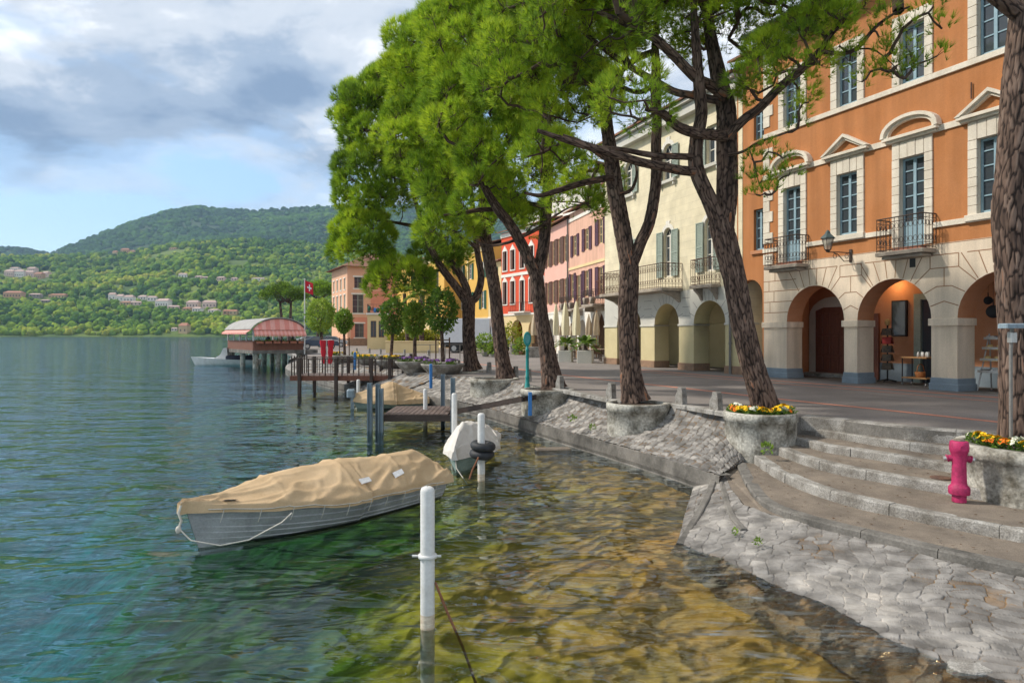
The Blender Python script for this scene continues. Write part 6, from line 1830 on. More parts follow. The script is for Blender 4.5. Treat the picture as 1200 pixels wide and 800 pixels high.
# nearest pine at the right edge
YA = 9.6
L = []
L.append((limb_px(YA, [(1196, 530), (1194, 500), (1191, 440), (1190, 390), (1187, 320), (1184, 250), (1189, 180), (1193, 120), (1198, 60), (1204, 0), (1210, -70), (1212, -150)]), [0.30, 0.255, 0.235, 0.23, 0.24, 0.25, 0.24, 0.24, 0.235, 0.22, 0.19, 0.13]))
L.append((limb_px(YA, [(1200, 20), (1180, 6), (1162, -8), (1130, -35), (1080, -60)], -0.4), [0.13, 0.12, 0.11, 0.09, 0.05]))
L.append((limb_px(YA, [(1206, -30), (1240, -90), (1290, -150)], 0.6), [0.13, 0.11, 0.06]))
lob = [lobe_px(1150, -170, YA, (1.7, 1.9, 0.9)), lobe_px(1290, -210, YA + .6, (1.9, 2.0, 1.0)), lobe_px(1200, -290, YA, (2.2, 2.4, 1.1))]
pine('thick mossy barked pine trunk rising at the right beside the hydrant', tuple(at(1194, 525, YA)), L, lob, 53, 0.42, 0.62, 60, 0.14, 0.013, 9, (0.30, 0.80), step=0.026, ns=110, bark_cell=(0.062, 0.28))

# ------------------------------------------------------------------ broad leaved trees and plants
def leaf_cloud(rs, c, r, n, size, tone, shell=0.45, up=0.0, aspect=0.45):
    d = unit(rs, n)
    rr = rs.uniform(shell, 1.0, n) ** 0.5
    lump = 1 + 0.16 * vnoise(d * 3.1 + rs.uniform(0, 20)) + 0.08 * vnoise(d * 7 + 3)
    p = np.array(list(c)) + d * np.array(r) * (rr * lump)[:, None]
    a = d * 0.6 + unit(rs, n) * 0.8 + np.array([0, 0, up]); a /= np.linalg.norm(a, axis=1)[:, None]
    b = np.cross(a, unit(rs, n)); b /= np.linalg.norm(b, axis=1)[:, None]
    s = size * rs.uniform(0.6, 1.3, n)[:, None]
    V = np.stack([p, p + a * s * 0.5 + b * s * aspect * 0.5, p + a * s, p + a * s * 0.5 - b * s * aspect * 0.5], 1).reshape(-1, 3)
    t = np.clip(rs.uniform(tone[0], tone[1], n) + 0.12 * vnoise(p * 2.0), 0, 1)
    return V, np.arange(len(V)).reshape(-1, 4), np.repeat(t, 4)
def join_clouds(parts):
    Vs, Fs, Ts = [], [], []; n = 0
    for V, Fc, t in parts:
        Vs.append(V); Fs.append(Fc + n); Ts.append(t); n += len(V)
    return np.vstack(Vs), np.vstack(Fs), np.concatenate(Ts)
def round_tree(label, base, trunk_pts, rr, cen, r, n, size, tone, seed, group=None, mat='leaf', cat='tree', stake=False):
    rs = np.random.RandomState(seed)
    t = thing('round_tree', label, cat, base, 0, group)
    bk = Bark(); bk.limb(trunk_pts, rr, 0.08, 10, 0.06, (0.05, 0.12), seed)
    top = np.array(trunk_pts[-1])
    for k in range(9):
        d = unit(rs, 1)[0]; d[2] = abs(d[2]); bk.thin([top, top + d * np.array(r) * 0.4, top + d * np.array(r) * 0.85 + np.array([0, 0, 0.2])], [0.03, 0.02, 0.008], 5)
    bk.build('trunk', t, M['bark'], base)
    V, Fc, tt = leaf_cloud(rs, cen, r, n, size, tone)
    np_mesh('crown', V - np.array(list(base)), Fc, M[mat], t, False, np.repeat(tt[:, None], 3, 1))
    if stake:
        m_ = MB(); b = Vector(base)
        for dx in (-0.28, 0.28): m_.tube([(dx, -0.1, -0.3), (dx, -0.1, 1.0)], 0.03, 6)
        m_.tube([(-0.28, -0.1, 0.9), (0.28, -0.1, 0.9)], 0.025, 6)
        m_.build('stake', M['wicker'], t)
    return t
# small clipped trees in concrete bowls
BOWLS = [  # tree px x, base y, crown cx, cy, rx, ry (px), distance, bowl? 
    (519, 424, 517, 364, 21, 29, 28.0, 'round evergreen in a bowl of violets right of the yellow hedge', (0.05, 0.5), 'violet'),
    (486, 421, 486, 374, 13, 23, 29.5, 'narrow bright green tree in a concrete bowl before the yellow hedge', (0.4, 0.9), 'violet'),
    (458, 419, 461, 370, 16, 24, 32.5, 'dark green clipped tree in a bowl beside the cream pavilion', (0.1, 0.55), 'white'),
    (404, 416, 403, 376, 10.5, 15, 39.0, 'small slim clipped tree in a bowl before the pink corner house', (0.25, 0.75), 'yellow'),
]
bowl_i = 0
for (tx, ty, cx_, cy_, rx, ry, Y, lab, tn, fl) in BOWLS:
    rim = EYE - (ty - HY) * Y / F
    b = at(tx, ty, Y)
    c = at(cx_, cy_, Y)
    R = (rx * 0.88 * Y / F, rx * 0.88 * Y / F, ry * 0.9 * Y / F)
    top = (c.x, c.y, c.z - R[2] * 0.4)
    mid = ((b.x + c.x) / 2, b.y, (b.z + top[2]) / 2)
    round_tree(lab, tuple(b), [tuple(b), mid, top], [0.085, 0.075, 0.06], tuple(c), R, 2000, 0.17, tn, 70 + bowl_i, 'clipped trees in concrete bowls', stake=(bowl_i in (0, 3)))
    bowl_i += 1
# free standing one behind the red parasol
b = at(377, 402, 52); c = at(376, 370, 52)
round_tree('round light green tree behind the furled red parasol', tuple(b), [tuple(b), tuple(at(376.5, 390, 52)), tuple(at(376, 376, 52))], [0.13, 0.11, 0.09], tuple(c), (1.05, 1.05, 1.25), 2200, 0.24, (0.5, 1.0), 90)
# umbrella pines at the end of the quay
for k, (px_, py_, Y, wpx, hpx, bx, by) in enumerate(((334, 346, 120, 27, 17, (329, 339), 399), (374, 342, 135, 24, 15, (372,), 399))):
    rs = np.random.RandomState(200 + k)
    b = at(bx[0], by, Y); b.z = PZ
    t = thing('umbrella_pine', ('wide dark umbrella pine left of the flagpole', 'umbrella pine behind the flagpole and the round tree')[k], 'tree', b)
    c = at(px_, py_, Y); R = (wpx * Y / F, 3.5, hpx * Y / F)
    bk = Bark()
    for j, x in enumerate(bx):
        p0 = at(x, by, Y); p0.z = PZ
        bk.limb([tuple(p0), tuple(at(x + 1, (by + py_ + 10) / 2, Y)), tuple(at(x - 1 + 3 * j, py_ + 6, Y))], [0.30, 0.26, 0.2], 0.4, 8, 0.05, (0.2, 0.4), j)
        q = np.array(list(at(x, py_ + 9, Y)))
        for m2 in range(7):
            e = np.array(list(c)) + np.array([rs.uniform(-.8, .8) * R[0], rs.uniform(-.7, .7) * R[1], rs.uniform(-.1, .5) * R[2]])
            bk.thin([q, (q + e) / 2 + np.array([0, 0, -0.2]), e], [0.14, 0.10, 0.04], 5)
    bk.build('trunk', t, M['bark'], b)
    parts = []
    for m2 in range(46):
        d = unit(rs, 1)[0]; d[2] = abs(d[2]) * 1.0 - 0.25
        pc = np.array(list(c)) + d * np.array(R) * rs.uniform(0.6, 0.95)
        parts.append(leaf_cloud(rs, pc, (1.0, 1.0, 0.6), 150, 0.42, (0.0, 0.40) if k == 0 else (0.15, 0.6), 0.3, 0.5, 0.35))
    V, Fc, tt = join_clouds(parts)
    np_mesh('crown', V - np.array(list(b)), Fc, M['needles'], t, False, np.repeat(tt[:, None], 3, 1))
# tall palm with yellowing fronds
def palm(label, base, top, n, ln, seed, mat, tr_r, cat='palm', group=None, droop=0.9, name='palm_tree'):
    rs = np.random.RandomState(seed)
    t = thing(name, label, cat, base, 0, group)
    bk = Bark(); mid = tuple((np.array(base) + np.array(top)) / 2)
    bk.limb([tuple(base), mid, tuple(top)], [tr_r, tr_r * 0.9, tr_r * 0.95], 0.1, 10, 0.12, (0.15, 0.12), seed); bk.build('trunk', t, M['bark'], base)
    VV = []; TT = []
    for k in range(n):
        az = rs.uniform(0, 2 * math.pi); el = rs.uniform(-0.2, 1.2)
        d = np.array([math.cos(az) * math.cos(el), math.sin(az) * math.cos(el), math.sin(el)])
        tv = rs.uniform(0, 1)
        for s_ in np.linspace(0.3, 1, 14):
            p = np.array(top) + d * ln * s_ + np.array([0, 0, -droop * ln * 0.5 * s_ ** 2.2])
            sd = np.cross(d, [0, 0, 1]); sd /= np.linalg.norm(sd) + 1e-9
            for sg in (-1, 1):
                tip = p + sd * sg * ln * 0.24 * math.sin(math.pi * (0.15 + 0.8 * s_)) + d * ln * 0.12 + np.array([0, 0, -0.08 * ln])
                w_ = d * ln * 0.035
                VV += [p - w_, p + w_, tip]; TT += [tv] * 3
    V = np.array(VV) - np.array(list(base))
    np_mesh('crown', V, np.arange(len(V)).reshape(-1, 3), M[mat], t, False, np.repeat(np.array(TT)[:, None], 3, 1))
    return t
b = at(494, 408, 70); b.z = PZ
palm('tall palm with brown trunk and yellow fronds before the amber house', tuple(b), tuple(at(495, 342, 70)), 46, 2.3, 5, 'leaf', 0.26)
b = at(478, 408, 72); b.z = PZ
palm('palm with bright yellow fronds left of the tall brown palm', tuple(b), tuple(at(474, 344, 72)), 34, 2.0, 6, 'leaf_yellow', 0.2)
# yellow green hedge behind the bowls
rs = np.random.RandomState(3)
parts = [leaf_cloud(rs, at(x, y, 73.5), (1.0, 0.8, 0.85), 420, 0.36, (0.25, 1.0), 0.2) for x, y in ((464, 395), (473, 397), (482, 396), (491, 393), (500, 396), (508, 394), (502, 401))]
V, Fc, tt = join_clouds(parts); b = at(486, 402, 73.5)
o = np_mesh('hedge', V - np.array(list(b)), Fc, M['leaf_yellow'], None, False, np.repeat(tt[:, None], 3, 1), loc=tuple(b))
tag(o, 'bright yellow green hedge of rounded shrubs behind the clipped trees', 'hedge')
# ------------------------------------------------------------------ planters
def planter(label, c, r, zt, zb, seed, arc=None):
    t = thing('tree_planter', label, 'planter', (c[0], c[1], zb))
    h = zt - zb
    m_ = MB(); n = 48; rs = np.random.RandomState(seed)
    prof = [(r * 0.97, -0.25), (r * 0.985, 0.0), (r * 1.0, h * 0.35), (r * 1.0, h - 0.17), (r * 1.03, h - 0.165), (r * 1.035, h - 0.02), (r * 1.015, h), (r * 0.86, h + 0.002), (r * 0.85, h - 0.07)]
    V = []; 
    for (rr, z) in prof:
        for k in range(n):
            a = 2 * math.pi * k / n
            w = 1 + 0.012 * math.sin(a * 3 + seed) + 0.010 * float(vnoise(np.array([math.cos(a) * 3, math.sin(a) * 3, z * 4 + seed])))
            V.append((rr * w * math.cos(a), rr * w * math.sin(a), z))
    m_.add(V, [(i * n + k, i * n + (k + 1) % n, (i + 1) * n + (k + 1) % n, (i + 1) * n + k) for i in range(len(prof) - 1) for k in range(n)], 0, True)
    m_.build('planter_wall', M['planter'], t)
    s = MB(); s.lathe([(0.01, h - 0.03), (r * 0.5, h - 0.035), (r * 0.87, h - 0.06)], 24); s.build('soil', M['soil'], t)
    return t
PLB = ((4.80, 13.20), 0.66, 1.215)
PLA = ((7.20, 9.30), 0.98, 1.20)
planter('round concrete planter of pansies left of the steps', PLB[0], PLB[1], PLB[2], 0.35, 1)
planter('concrete planter of pansies with cracked stone wall behind the hydrant', PLA[0], PLA[1], PLA[2], 0.45, 2)
planter('bare lichened round planter under the two limbed pine', (2.84, 15.45), 0.68, 1.165, 0.30, 3)
planter('half buried round planter at the landward end of the gangway', (1.02, 19.55), 0.74, 1.15, 0.30, 4)
planter('low stone planter under the slim straight pine', (-0.62, 24.35), 0.85, 1.15, 0.35, 5)
planter('low stone planter under the sixth pine by the jetty', (-2.1, 29.2), 0.85, 1.15, 0.4, 6)

# pansies: each a little plant with leaves and blooms
def pansy(petal, name_lab):
    rs = np.random.RandomState(hash(petal) % 1000 if False else {'yellow_petal': 1, 'orange_petal': 2, 'white_petal': 3, 'violet_petal': 4}[petal])
    t = thing('pansy', name_lab, 'flower', (0, 0, -50))
    V, Fc, tt = leaf_cloud(rs, (0, 0, 0.05), (0.085, 0.085, 0.06), 60, 0.05, (0.1, 0.6), 0.2, 0.5)
    np_mesh('foliage', V, Fc, M['leaf'], t, False, np.repeat(tt[:, None], 3, 1))
    for k in range(6):
        a = rs.uniform(0, 6.28); rr = rs.uniform(0.02, 0.085)
        c = np.array([rr * math.cos(a), rr * math.sin(a), 0.10 + rs.uniform(-0.015, 0.025)])
        nrm = np.array([math.cos(a) * 0.5 - 0.15, math.sin(a) * 0.5 - 0.35, 0.7]); nrm /= np.linalg.norm(nrm)
        u = np.cross(nrm, [0, 0, 1.0]); u /= np.linalg.norm(u); v = np.cross(nrm, u)
        m_ = MB()
        for j in range(5):
            an = 2 * math.pi * j / 5 + 0.3
            pc = c + (u * math.cos(an) + v * math.sin(an)) * 0.017 + nrm * 0.003 * j
            m_.add([pc + (u * math.cos(b) + v * math.sin(b)) * 0.018 + nrm * 0.004 * math.cos(3 * b) for b in np.linspace(0, 2 * math.pi, 8, endpoint=False)], [tuple(range(8))])
        m_.build('bloom', M[petal], t)
    return t
PROTO = {}
rsf = random.Random(9)
def bed_flowers(c, r, z, a0, a1, n, where, palette, seed):
    rr_ = random.Random(seed)
    for k in range(n):
        a = rad(a0 + (a1 - a0) * (k + rr_.uniform(-.2, .2)) / max(1, n - 1)); q = r * (0.76 if k % 2 else 0.60) * rr_.uniform(0.95, 1.04)
        p = palette[k % len(palette)] if not callable(palette) else palette(k)
        loc = (c[0] + q * math.cos(a), c[1] + q * math.sin(a), z)
        col = p.split('_')[0]
        lab = '%s pansies growing among others in the planter %s' % (col, where)
        if p not in PROTO:
            PROTO[p] = pansy(p, lab); o = PROTO[p]; o.location = loc; o['label'] = lab
        else:
            o = dup(PROTO[p], loc, rr_.uniform(0, 6.28), lab)
        o.scale = (rr_.uniform(1.1, 1.45),) * 3
        o['group'] = '%s pansies in the planter %s' % (col, where)
bed_flowers(PLB[0], PLB[1], PLB[2] - 0.05, 150, 375, 30, 'left of the steps', ['white_petal', 'yellow_petal', 'yellow_petal', 'orange_petal', 'yellow_petal', 'orange_petal', 'yellow_petal', 'yellow_petal', 'white_petal', 'yellow_petal', 'orange_petal'], 1)
bed_flowers(PLA[0], PLA[1], PLA[2] - 0.05, 140, 330, 30, 'behind the hydrant', ['white_petal', 'white_petal', 'yellow_petal', 'yellow_petal', 'yellow_petal', 'yellow_petal', 'yellow_petal', 'orange_petal', 'yellow_petal', 'orange_petal', 'white_petal'], 2)

# bowls on the quay under the clipped trees
def bowl(label, px, py, Y, rpx):
    c = at(px, py, Y); r = rpx * Y / F
    t = thing('planter_bowl', label, 'planter', (c.x, c.y, c.z))
    m_ = MB(); m_.lathe([(r * 0.35, -r * 0.62), (r * 0.5, -r * 0.55), (r * 0.85, -r * 0.2), (r * 0.98, -0.03), (r, 0.03), (r * 0.9, 0.035), (r * 0.86, -0.02), (0.01, -0.02)], 28)
    m_.build('bowl', M['concrete'] if False else M['granite'], t)
    return t, c, r
BW = [bowl('concrete bowl with violets under the widest clipped tree', 519, 427, 28.0, 26),
      bowl('concrete bowl under the narrow bright green tree', 486, 424, 29.5, 23),
      bowl('concrete bowl under the dark clipped tree', 458, 422, 32.5, 20),
      bowl('concrete bowl with yellow green plants under the small slim tree', 404, 417, 39.0, 19),
      bowl('small concrete bowl without a tree between two planted bowls', 430, 420.5, 36.0, 13)]
FL = ['violet_petal', 'violet_petal', 'yellow_petal', 'yellow_petal', 'yellow_petal']
for k, (t, c, r) in enumerate(BW):
    rr_ = random.Random(40 + k)
    for j in range(9):
        a = rr_.uniform(0, 6.28); q = r * math.sqrt(rr_.uniform(0.05, 0.7))
        p = FL[k]; wh = ['under the widest clipped tree', 'under the narrow bright tree', 'under the dark clipped tree', 'under the small slim tree', 'standing without a tree'][k]
        loc = (c.x + q * math.cos(a), c.y + q * math.sin(a), c.z + 0.0)
        lab = '%s pansies crowded in the concrete bowl %s' % (p.split('_')[0], wh)
        if p not in PROTO: PROTO[p] = pansy(p, lab); o = PROTO[p]; o.location = loc
        else: o = dup(PROTO[p], loc, rr_.uniform(0, 6), lab)
        o.scale = (1.8,) * 3; o['group'] = 'pansies in the bowl ' + wh

# ------------------------------------------------------------------ hydrant
hp = gp(1124, 587.5, 0.50)
t = thing('fire_hydrant', 'raspberry pink fire hydrant standing on the second step', 'hydrant', hp, rad(-20))
m_ = MB(); m_.lathe([(0.085, 0.0), (0.085, 0.10), (0.082, 0.11)], 20); m_.lathe([(0.12, 0.10), (0.125, 0.115), (0.125, 0.19), (0.115, 0.205), (0.095, 0.225), (0.088, 0.26), (0.082, 0.50), (0.090, 0.60), (0.105, 0.66), (0.112, 0.67), (0.115, 0.72), (0.108, 0.79), (0.098, 0.80), (0.02, 0.805)], 24)
m_.build('body', M['pinkpaint'], t)
m_ = MB(); m_.lathe([(0.07, 0.805), (0.062, 0.825), (0.01, 0.83)], 8, smooth=False); m_.build('cap', M['tread'], t)
for a in (0.15, math.pi - 0.1):
    m_ = MB(); d = Vector((math.cos(a), math.sin(a), 0))
    m_.tube([d * 0.07 + Vector((0, 0, 0.57)), d * 0.125 + Vector((0, 0, 0.565))], 0.043, 12); m_.tube([d * 0.125 + Vector((0, 0, 0.565)), d * 0.140 + Vector((0, 0, 0.56))], 0.050, 12)
    o = m_.build('outlet', M['pinkpaint'], t)
    m_ = MB(); m_.tube([d * 0.140 + Vector((0, 0, 0.56)), d * 0.175 + Vector((0, 0, 0.552))], 0.036, 8); m_.build('outlet_cap', M['steel'], o)
m_ = MB(); a = -1.35; d = Vector((math.cos(a), math.sin(a), 0))
m_.tube([d * 0.10 + Vector((0, 0, 0.715)), d * 0.118 + Vector((0, 0, 0.715))], 0.045, 14); m_.build('badge', M['pinkpaint'], t)
mh = gp(1103, 560, 0.64)
m_ = MB(); m_.lathe([(0.14, 0.0), (0.14, 0.012), (0.12, 0.016), (0.01, 0.016)], 24); o = m_.build('drain_cover', M['rust'], None, (mh.x, mh.y, 0.642)); tag(o, 'round rusty iron cover lying on the step behind the hydrant', 'cover')

# ------------------------------------------------------------------ granite bollards with rail
BOL = [((656, 458), 'pair of granite bollards', 'granite bollard between the gangway planter and the two limbed pine, farther one'),
       ((716, 470), '', 'granite bollard hard against the left side of the two limbed pine'),
       ((798, 477), '', 'granite bollard right of the two limbed pine, farther one of two'),
       ((839, 484), '', 'granite bollard left of the pansy planter, nearer one of two'),
       ((619, 447), '', 'granite bollard beside the teal pole'),
       ((604, 443), '', 'granite bollard right of the slim straight pine'),
       ((573, 436.5), '', 'granite bollard between the two farthest pines'),
       ((537, 433), '', 'granite bollard left of the farthest pine'),
       ((502, 417), '', 'small granite bollard near the yellow hedge'),
       ((474, 416), '', 'small granite bollard behind the railing, second from the yellow hedge'),
       ((446, 415), '', 'small granite bollard behind the railing in front of the cream pavilion'),
       ((433, 414), '', 'small granite bollard at the left corner of the cream pavilion'),
       ((418, 413.5), '', 'small granite bollard right of the small slim tree')]
m_ = MB()
m_.bbox(-0.075, 0.075, -0.13, 0.13, 0.0, 0.10, 0.01)
m_.prism([(-0.13, 0.1), (0.13, 0.1), (0.13, 0.22), (0.05, 0.36), (0.03, 0.44), (-0.06, 0.45), (-0.10, 0.42), (-0.12, 0.30)], -0.065, 0.065, axis='x')
bol_me = m_.build('bollard', M['granite'])
bpos = []
for i, ((x, y), _, lab) in enumerate(BOL):
    p = gp(x, y, PZ)
    if i == 0: o = bol_me
    else: o = bol_me.copy(); COL.objects.link(o)
    o.location = p; o.rotation_euler = (0, 0, rad(25)); tag(o, lab, 'bollard', 'granite bollards along the promenade'); bpos.append(p)
# kerb stones joining bollards
for a, b, lab in ((0, 1, 'long granite kerb between the gangway planter and the two limbed pine'), (2, 3, 'long granite kerb left of the pansy planter')):
    pa, pb = bpos[a], bpos[b]; d = (pb - pa); L_ = d.length; t = d.normalized()
    m_ = MB(); x = -0.6
    while x < L_ + 0.7:
        l = min(0.95, L_ + 0.7 - x); m_.bbox(x + 0.01, x + l - 0.01, -0.12, 0.12, -0.02, 0.075, 0.02); x += l
    o = m_.build('kerb_stone', M['granite'], None, pa, math.atan2(t.y, t.x)); tag(o, lab, 'kerb')

# ------------------------------------------------------------------ white mooring posts
def post_mb(r, h, depth):
    m_ = MB(); m_.lathe([(r, 0.13), (r, h - r * 0.6), (r * 0.86, h - r * 0.2), (r * 0.5, h), (0.005, h + r * 0.05)], 20)
    return m_
def mooring(px, py, r, h, label, collar=0.0, stain=True):
    Y = F * EYE / (py - HY); p = Vector(((px - CX) / F * Y, Y, 0))
    t = thing('mooring_post', label, 'post', p, 0, 'white mooring posts')
    post_mb(r, h, 3).build('post', M['postwhite'], t)
    m_ = MB(); m_.lathe([(r * 0.99, -3.0), (r * 0.995, -0.05), (r * 1.002, 0.131)], 20); m_.build('stained_foot', M['postband'], t)
    if collar:
        m_ = MB(); m_.lathe([(r, collar - 0.02), (r + 0.02, collar - 0.015), (r + 0.02, collar + 0.015), (r, collar + 0.02)], 20)
        m_.tube([(-r - 0.075, 0, collar), (r + 0.06, 0, collar)], 0.012, 6)
        m_.build('collar', M['postwhite'], t)
    return t, p
tA, pA = mooring(501, 735, 0.066, 1.30, 'nearest thick white mooring post with a ring collar', 0.66)
m_ = MB(); m_.tube([(0.07, 0, 0.42), (0.18, -0.02, 0.16), (0.33, -0.05, -0.16), (0.5, -0.1, -0.6)], 0.012, 6); o = m_.build('mooring_chain', M['rustrope'], None, pA); tag(o, 'rusty chain slanting from the nearest white post into the water', 'chain')
tB, pB = mooring(564, 563, 0.068, 1.25, 'white mooring post wearing two black tyres')
mooring(532.5, 531, 0.064, 1.37, 'white mooring post behind the white covered boat')
mooring(498.5, 499, 0.064, 1.10, 'white mooring post behind the jetty deck')
mooring(420, 469, 0.075, 0.86, 'white mooring post at the left of the far tan covered boat')
mooring(456, 460, 0.080, 0.98, 'white mooring post behind the far tan covered boat')
for k, (z, r_) in enumerate(((0.50, 0.155), (0.645, 0.16))):
    m_ = MB(); m_.torus((0, 0, 0), r_, 0.078, 32, 12)
    for q in range(32):
        a = 2 * math.pi * q / 32; m_.box(r_ + 0.062, r_ + 0.083, -0.012, 0.012, -0.04, 0.04) if False else None
    o = m_.build('tyre', M['rubber'], None, (pB.x + 0.012 + 0.02 * k, pB.y - 0.01, z))
    o.rotation_euler = (0.10 - 0.03 * k, 0.08 + 0.03 * k, 0)
    tag(o, ('lower black tyre hung on the mooring post as fender', 'upper black tyre hung on the mooring post as fender')[k], 'tyre', 'tyre fenders')
m_ = MB(); m_.tube([(0, -0.13, 0.60), (-0.05, -0.24, 0.45), (-0.15, -0.30, 0.25), (-0.20, -0.33, 0.10)], 0.018, 6); o = m_.build('fender_rope', M['rustrope'], None, pB); tag(o, 'frayed reddish rope hanging below the two tyres', 'rope')

# ------------------------------------------------------------------ boats
def boat(name, label, bow, stern, beam, sheer, hullmat, covermat, seed, ridge, transom=0.62, bow_over=0.22, freeb=(0.36, 0.34, 0.52), clinker=True, drop=0.10, hoops=4, wrinkle=1.0):
    bow = Vector(bow); stern = Vector(stern)
    d = (bow - stern); L_ = d.length; rz = math.atan2(d.y, d.x)
    t = thing(name, label, 'boat', (stern.x, stern.y, 0), rz)
    N_ = 44; K = 109
    def half(u): return beam / 2 * (transom + (1 - transom) * math.sin(math.pi * min(u / 0.9, 1) * 0.5) if u < 0.45 else 1.0) * (1 - max(0, (u - 0.42) / 0.58) ** 2.3)
    def topz(u): return freeb[0] * (1 - u) ** 2 + freeb[1] * 2 * u * (1 - u) + freeb[2] * u ** 2
    H = MB(); V = []
    for i in range(N_):
        u = i / (N_ - 1); b = max(half(u), 0.012); zt = topz(u); zk = -0.16 + 0.05 * u ** 4 + (0.10 * (1 - u) ** 3)
        for j in range(K):
            s_ = -1 + 2 * j / (K - 1); a = abs(s_)
            yy = b * (a ** 0.62) * (1 if s_ > 0 else -1); zz = zk + (zt - zk) * a ** (2.3 - 0.9 * u)
            if clinker: yy *= 1 - 0.045 * ((1 - a) * 9 % 1.0)
            xo = u * L_ + bow_over * u ** 5 * ((zz - zk) / max(zt - zk, .01)) + 0.03 * (zz) * (1 - u) ** 6 * -2
            V.append((xo, yy, zz))
    H.add(V, [(i * K + j, (i + 1) * K + j, (i + 1) * K + j + 1, i * K + j + 1) for i in range(N_ - 1) for j in range(K - 1)], 0, False)
    H.add(V[:K], [tuple(range(K))])
    hull = H.build('hull', hullmat, t)
    w = MB(); V = []
    for i in range(N_):
        u = i / (N_ - 1); b = half(u)
        for s_ in (-1, 1):
            zk = -0.16 + 0.05 * u ** 4 + 0.10 * (1 - u) ** 3; zt = topz(u)
            for z in (-0.03, 0.022):
                a = max(0, min(1, ((z - zk) / (zt - zk)))) ** (1 / (2.3 - 0.9 * u)); V.append((u * L_ + 0.004, s_ * (max(b, .012) * a ** 0.62 + 0.004), z))
    w.add(V, [(i * 4 + k, i * 4 + k + 1, i * 4 + k + 5, i * 4 + k + 4) for i in range(N_ - 1) for k in (0, 2)]); w.build('waterline', M['antifoul'], hull)
    # canvas cover: profile over the ridge line, sagging between hoops, wrinkled
    rs = np.random.RandomState(seed)
    NU, NV = 150, 64
    u = np.linspace(-0.02, 1.015, NU); v = np.linspace(-1, 1, NV)
    rz_ = np.interp(u, [a for a, b in ridge], [b for a, b in ridge])
    sm = np.convolve(np.pad(rz_, 8, 'edge'), np.hanning(17) / np.hanning(17).sum(), 'valid'); rz_ = 0.5 * rz_ + 0.5 * sm
    hb = np.array([max(half(min(max(q, 0), 1)), 0.02) for q in u]) + 0.028
    tz = np.array([topz(min(max(q, 0), 1)) for q in u])
    A = np.abs(v)[None, :]
    yy = hb[:, None] * np.sign(v)[None, :] * np.minimum(1, (A / 0.82)) ** 0.92
    prof = np.where(A < 0.82, 1 - (A / 0.82) ** 1.55, 0)
    zz = tz[:, None] + 0.02 + (rz_ - tz)[:, None] * prof
    skirt = np.clip((A - 0.82) / 0.18, 0, 1)
    q = np.stack([u[:, None] * L_ + 0 * A, v[None, :] * 1.0 + 0 * u[:, None], 0 * u[:, None] + 0 * A + seed], -1)
    zz = zz - skirt * (drop + 0.03 * vnoise(q * [2.3, 0, 1]))
    yy = yy + np.sign(v)[None, :] * skirt * 0.012 * (1 + vnoise(q * [9, 1, 1]))
    # creases
    ph = (u * hoops) % 1.0
    zz = zz + (0.016 * np.exp(-(np.minimum(ph, 1 - ph) / hoops * L_ / 0.022) ** 2))[:, None] * (A < 0.95)
    sag = np.sin(math.pi * ph) ** 1.0 * 0.05
    zz = zz - wrinkle * sag[:, None] * np.sin(math.pi * np.clip(A / 0.82, 0, 1)) * 1.0
    cr = np.abs(vnoise(np.stack([q[..., 0] * 1.5 + q[..., 1] * 2.2, q[..., 1] * 2.2 - q[..., 0] * 1.4, q[..., 2]], -1)))
    cr2 = np.abs(vnoise(np.stack([q[..., 0] * 3.1 - q[..., 1] * 1.7, q[..., 1] * 4, q[..., 2] + 5], -1)))
    zz = zz + wrinkle * (0.040 * (0.35 - np.minimum(cr, 0.35)) / 0.35 + 0.022 * (0.3 - np.minimum(cr2, 0.3)) / 0.3) * (1 - skirt) * (0.5 + 0.5 * np.minimum(A * 2, 1)) - wrinkle * 0.02
    xx = u[:, None] * L_ + bow_over * np.clip(u, 0, 1)[:, None] ** 5 + 0 * A
    V3 = np.stack([xx, yy, zz], -1).reshape(-1, 3)
    ii = np.arange(NU * NV).reshape(NU, NV)
    Fc = np.stack([ii[:-1, :-1], ii[1:, :-1], ii[1:, 1:], ii[:-1, 1:]], -1).reshape(-1, 4)
    cv = np_mesh('canvas_cover', V3, Fc, covermat, t, True)
    for e in (0, NU - 1):
        m_ = MB(); m_.add([V3[ii[e, k]] for k in range(NV)], [tuple(range(NV))]); m_.build('cover_end', covermat, cv)
    def on_cover(uu, vv):
        a = int(round((uu + 0.02) / 1.035 * (NU - 1))); b = int(round((vv + 1) / 2 * (NV - 1)))
        return Vector(V3[ii[a, b]]), Vector(V3[ii[min(a + 4, NU - 1), b]]) - Vector(V3[ii[a - 4, b]]), Vector(V3[ii[a, min(b + 2, NV - 1)]]) - Vector(V3[ii[a, b - 2]])
    return t, hull, cv, on_cover, L_
bw = gp(236, 641, 0.0); st = gp(504, 580, 0.0)
t, hull, cv, onc, L_ = boat('covered_boat', 'long grey clinker boat under a tan canvas cover', (bw.x, bw.y), (st.x, st.y), 1.48, 0, M['hull'], M['tan'], 3,
    [(-0.02, 0.50), (0.02, 0.66), (0.10, 0.80), (0.16, 0.82), (0.30, 0.80), (0.46, 0.86), (0.60, 0.82), (0.70, 0.80), (0.80, 0.73), (0.90, 0.66), (1.0, 0.62), (1.02, 0.58)], freeb=(0.40, 0.36, 0.60))
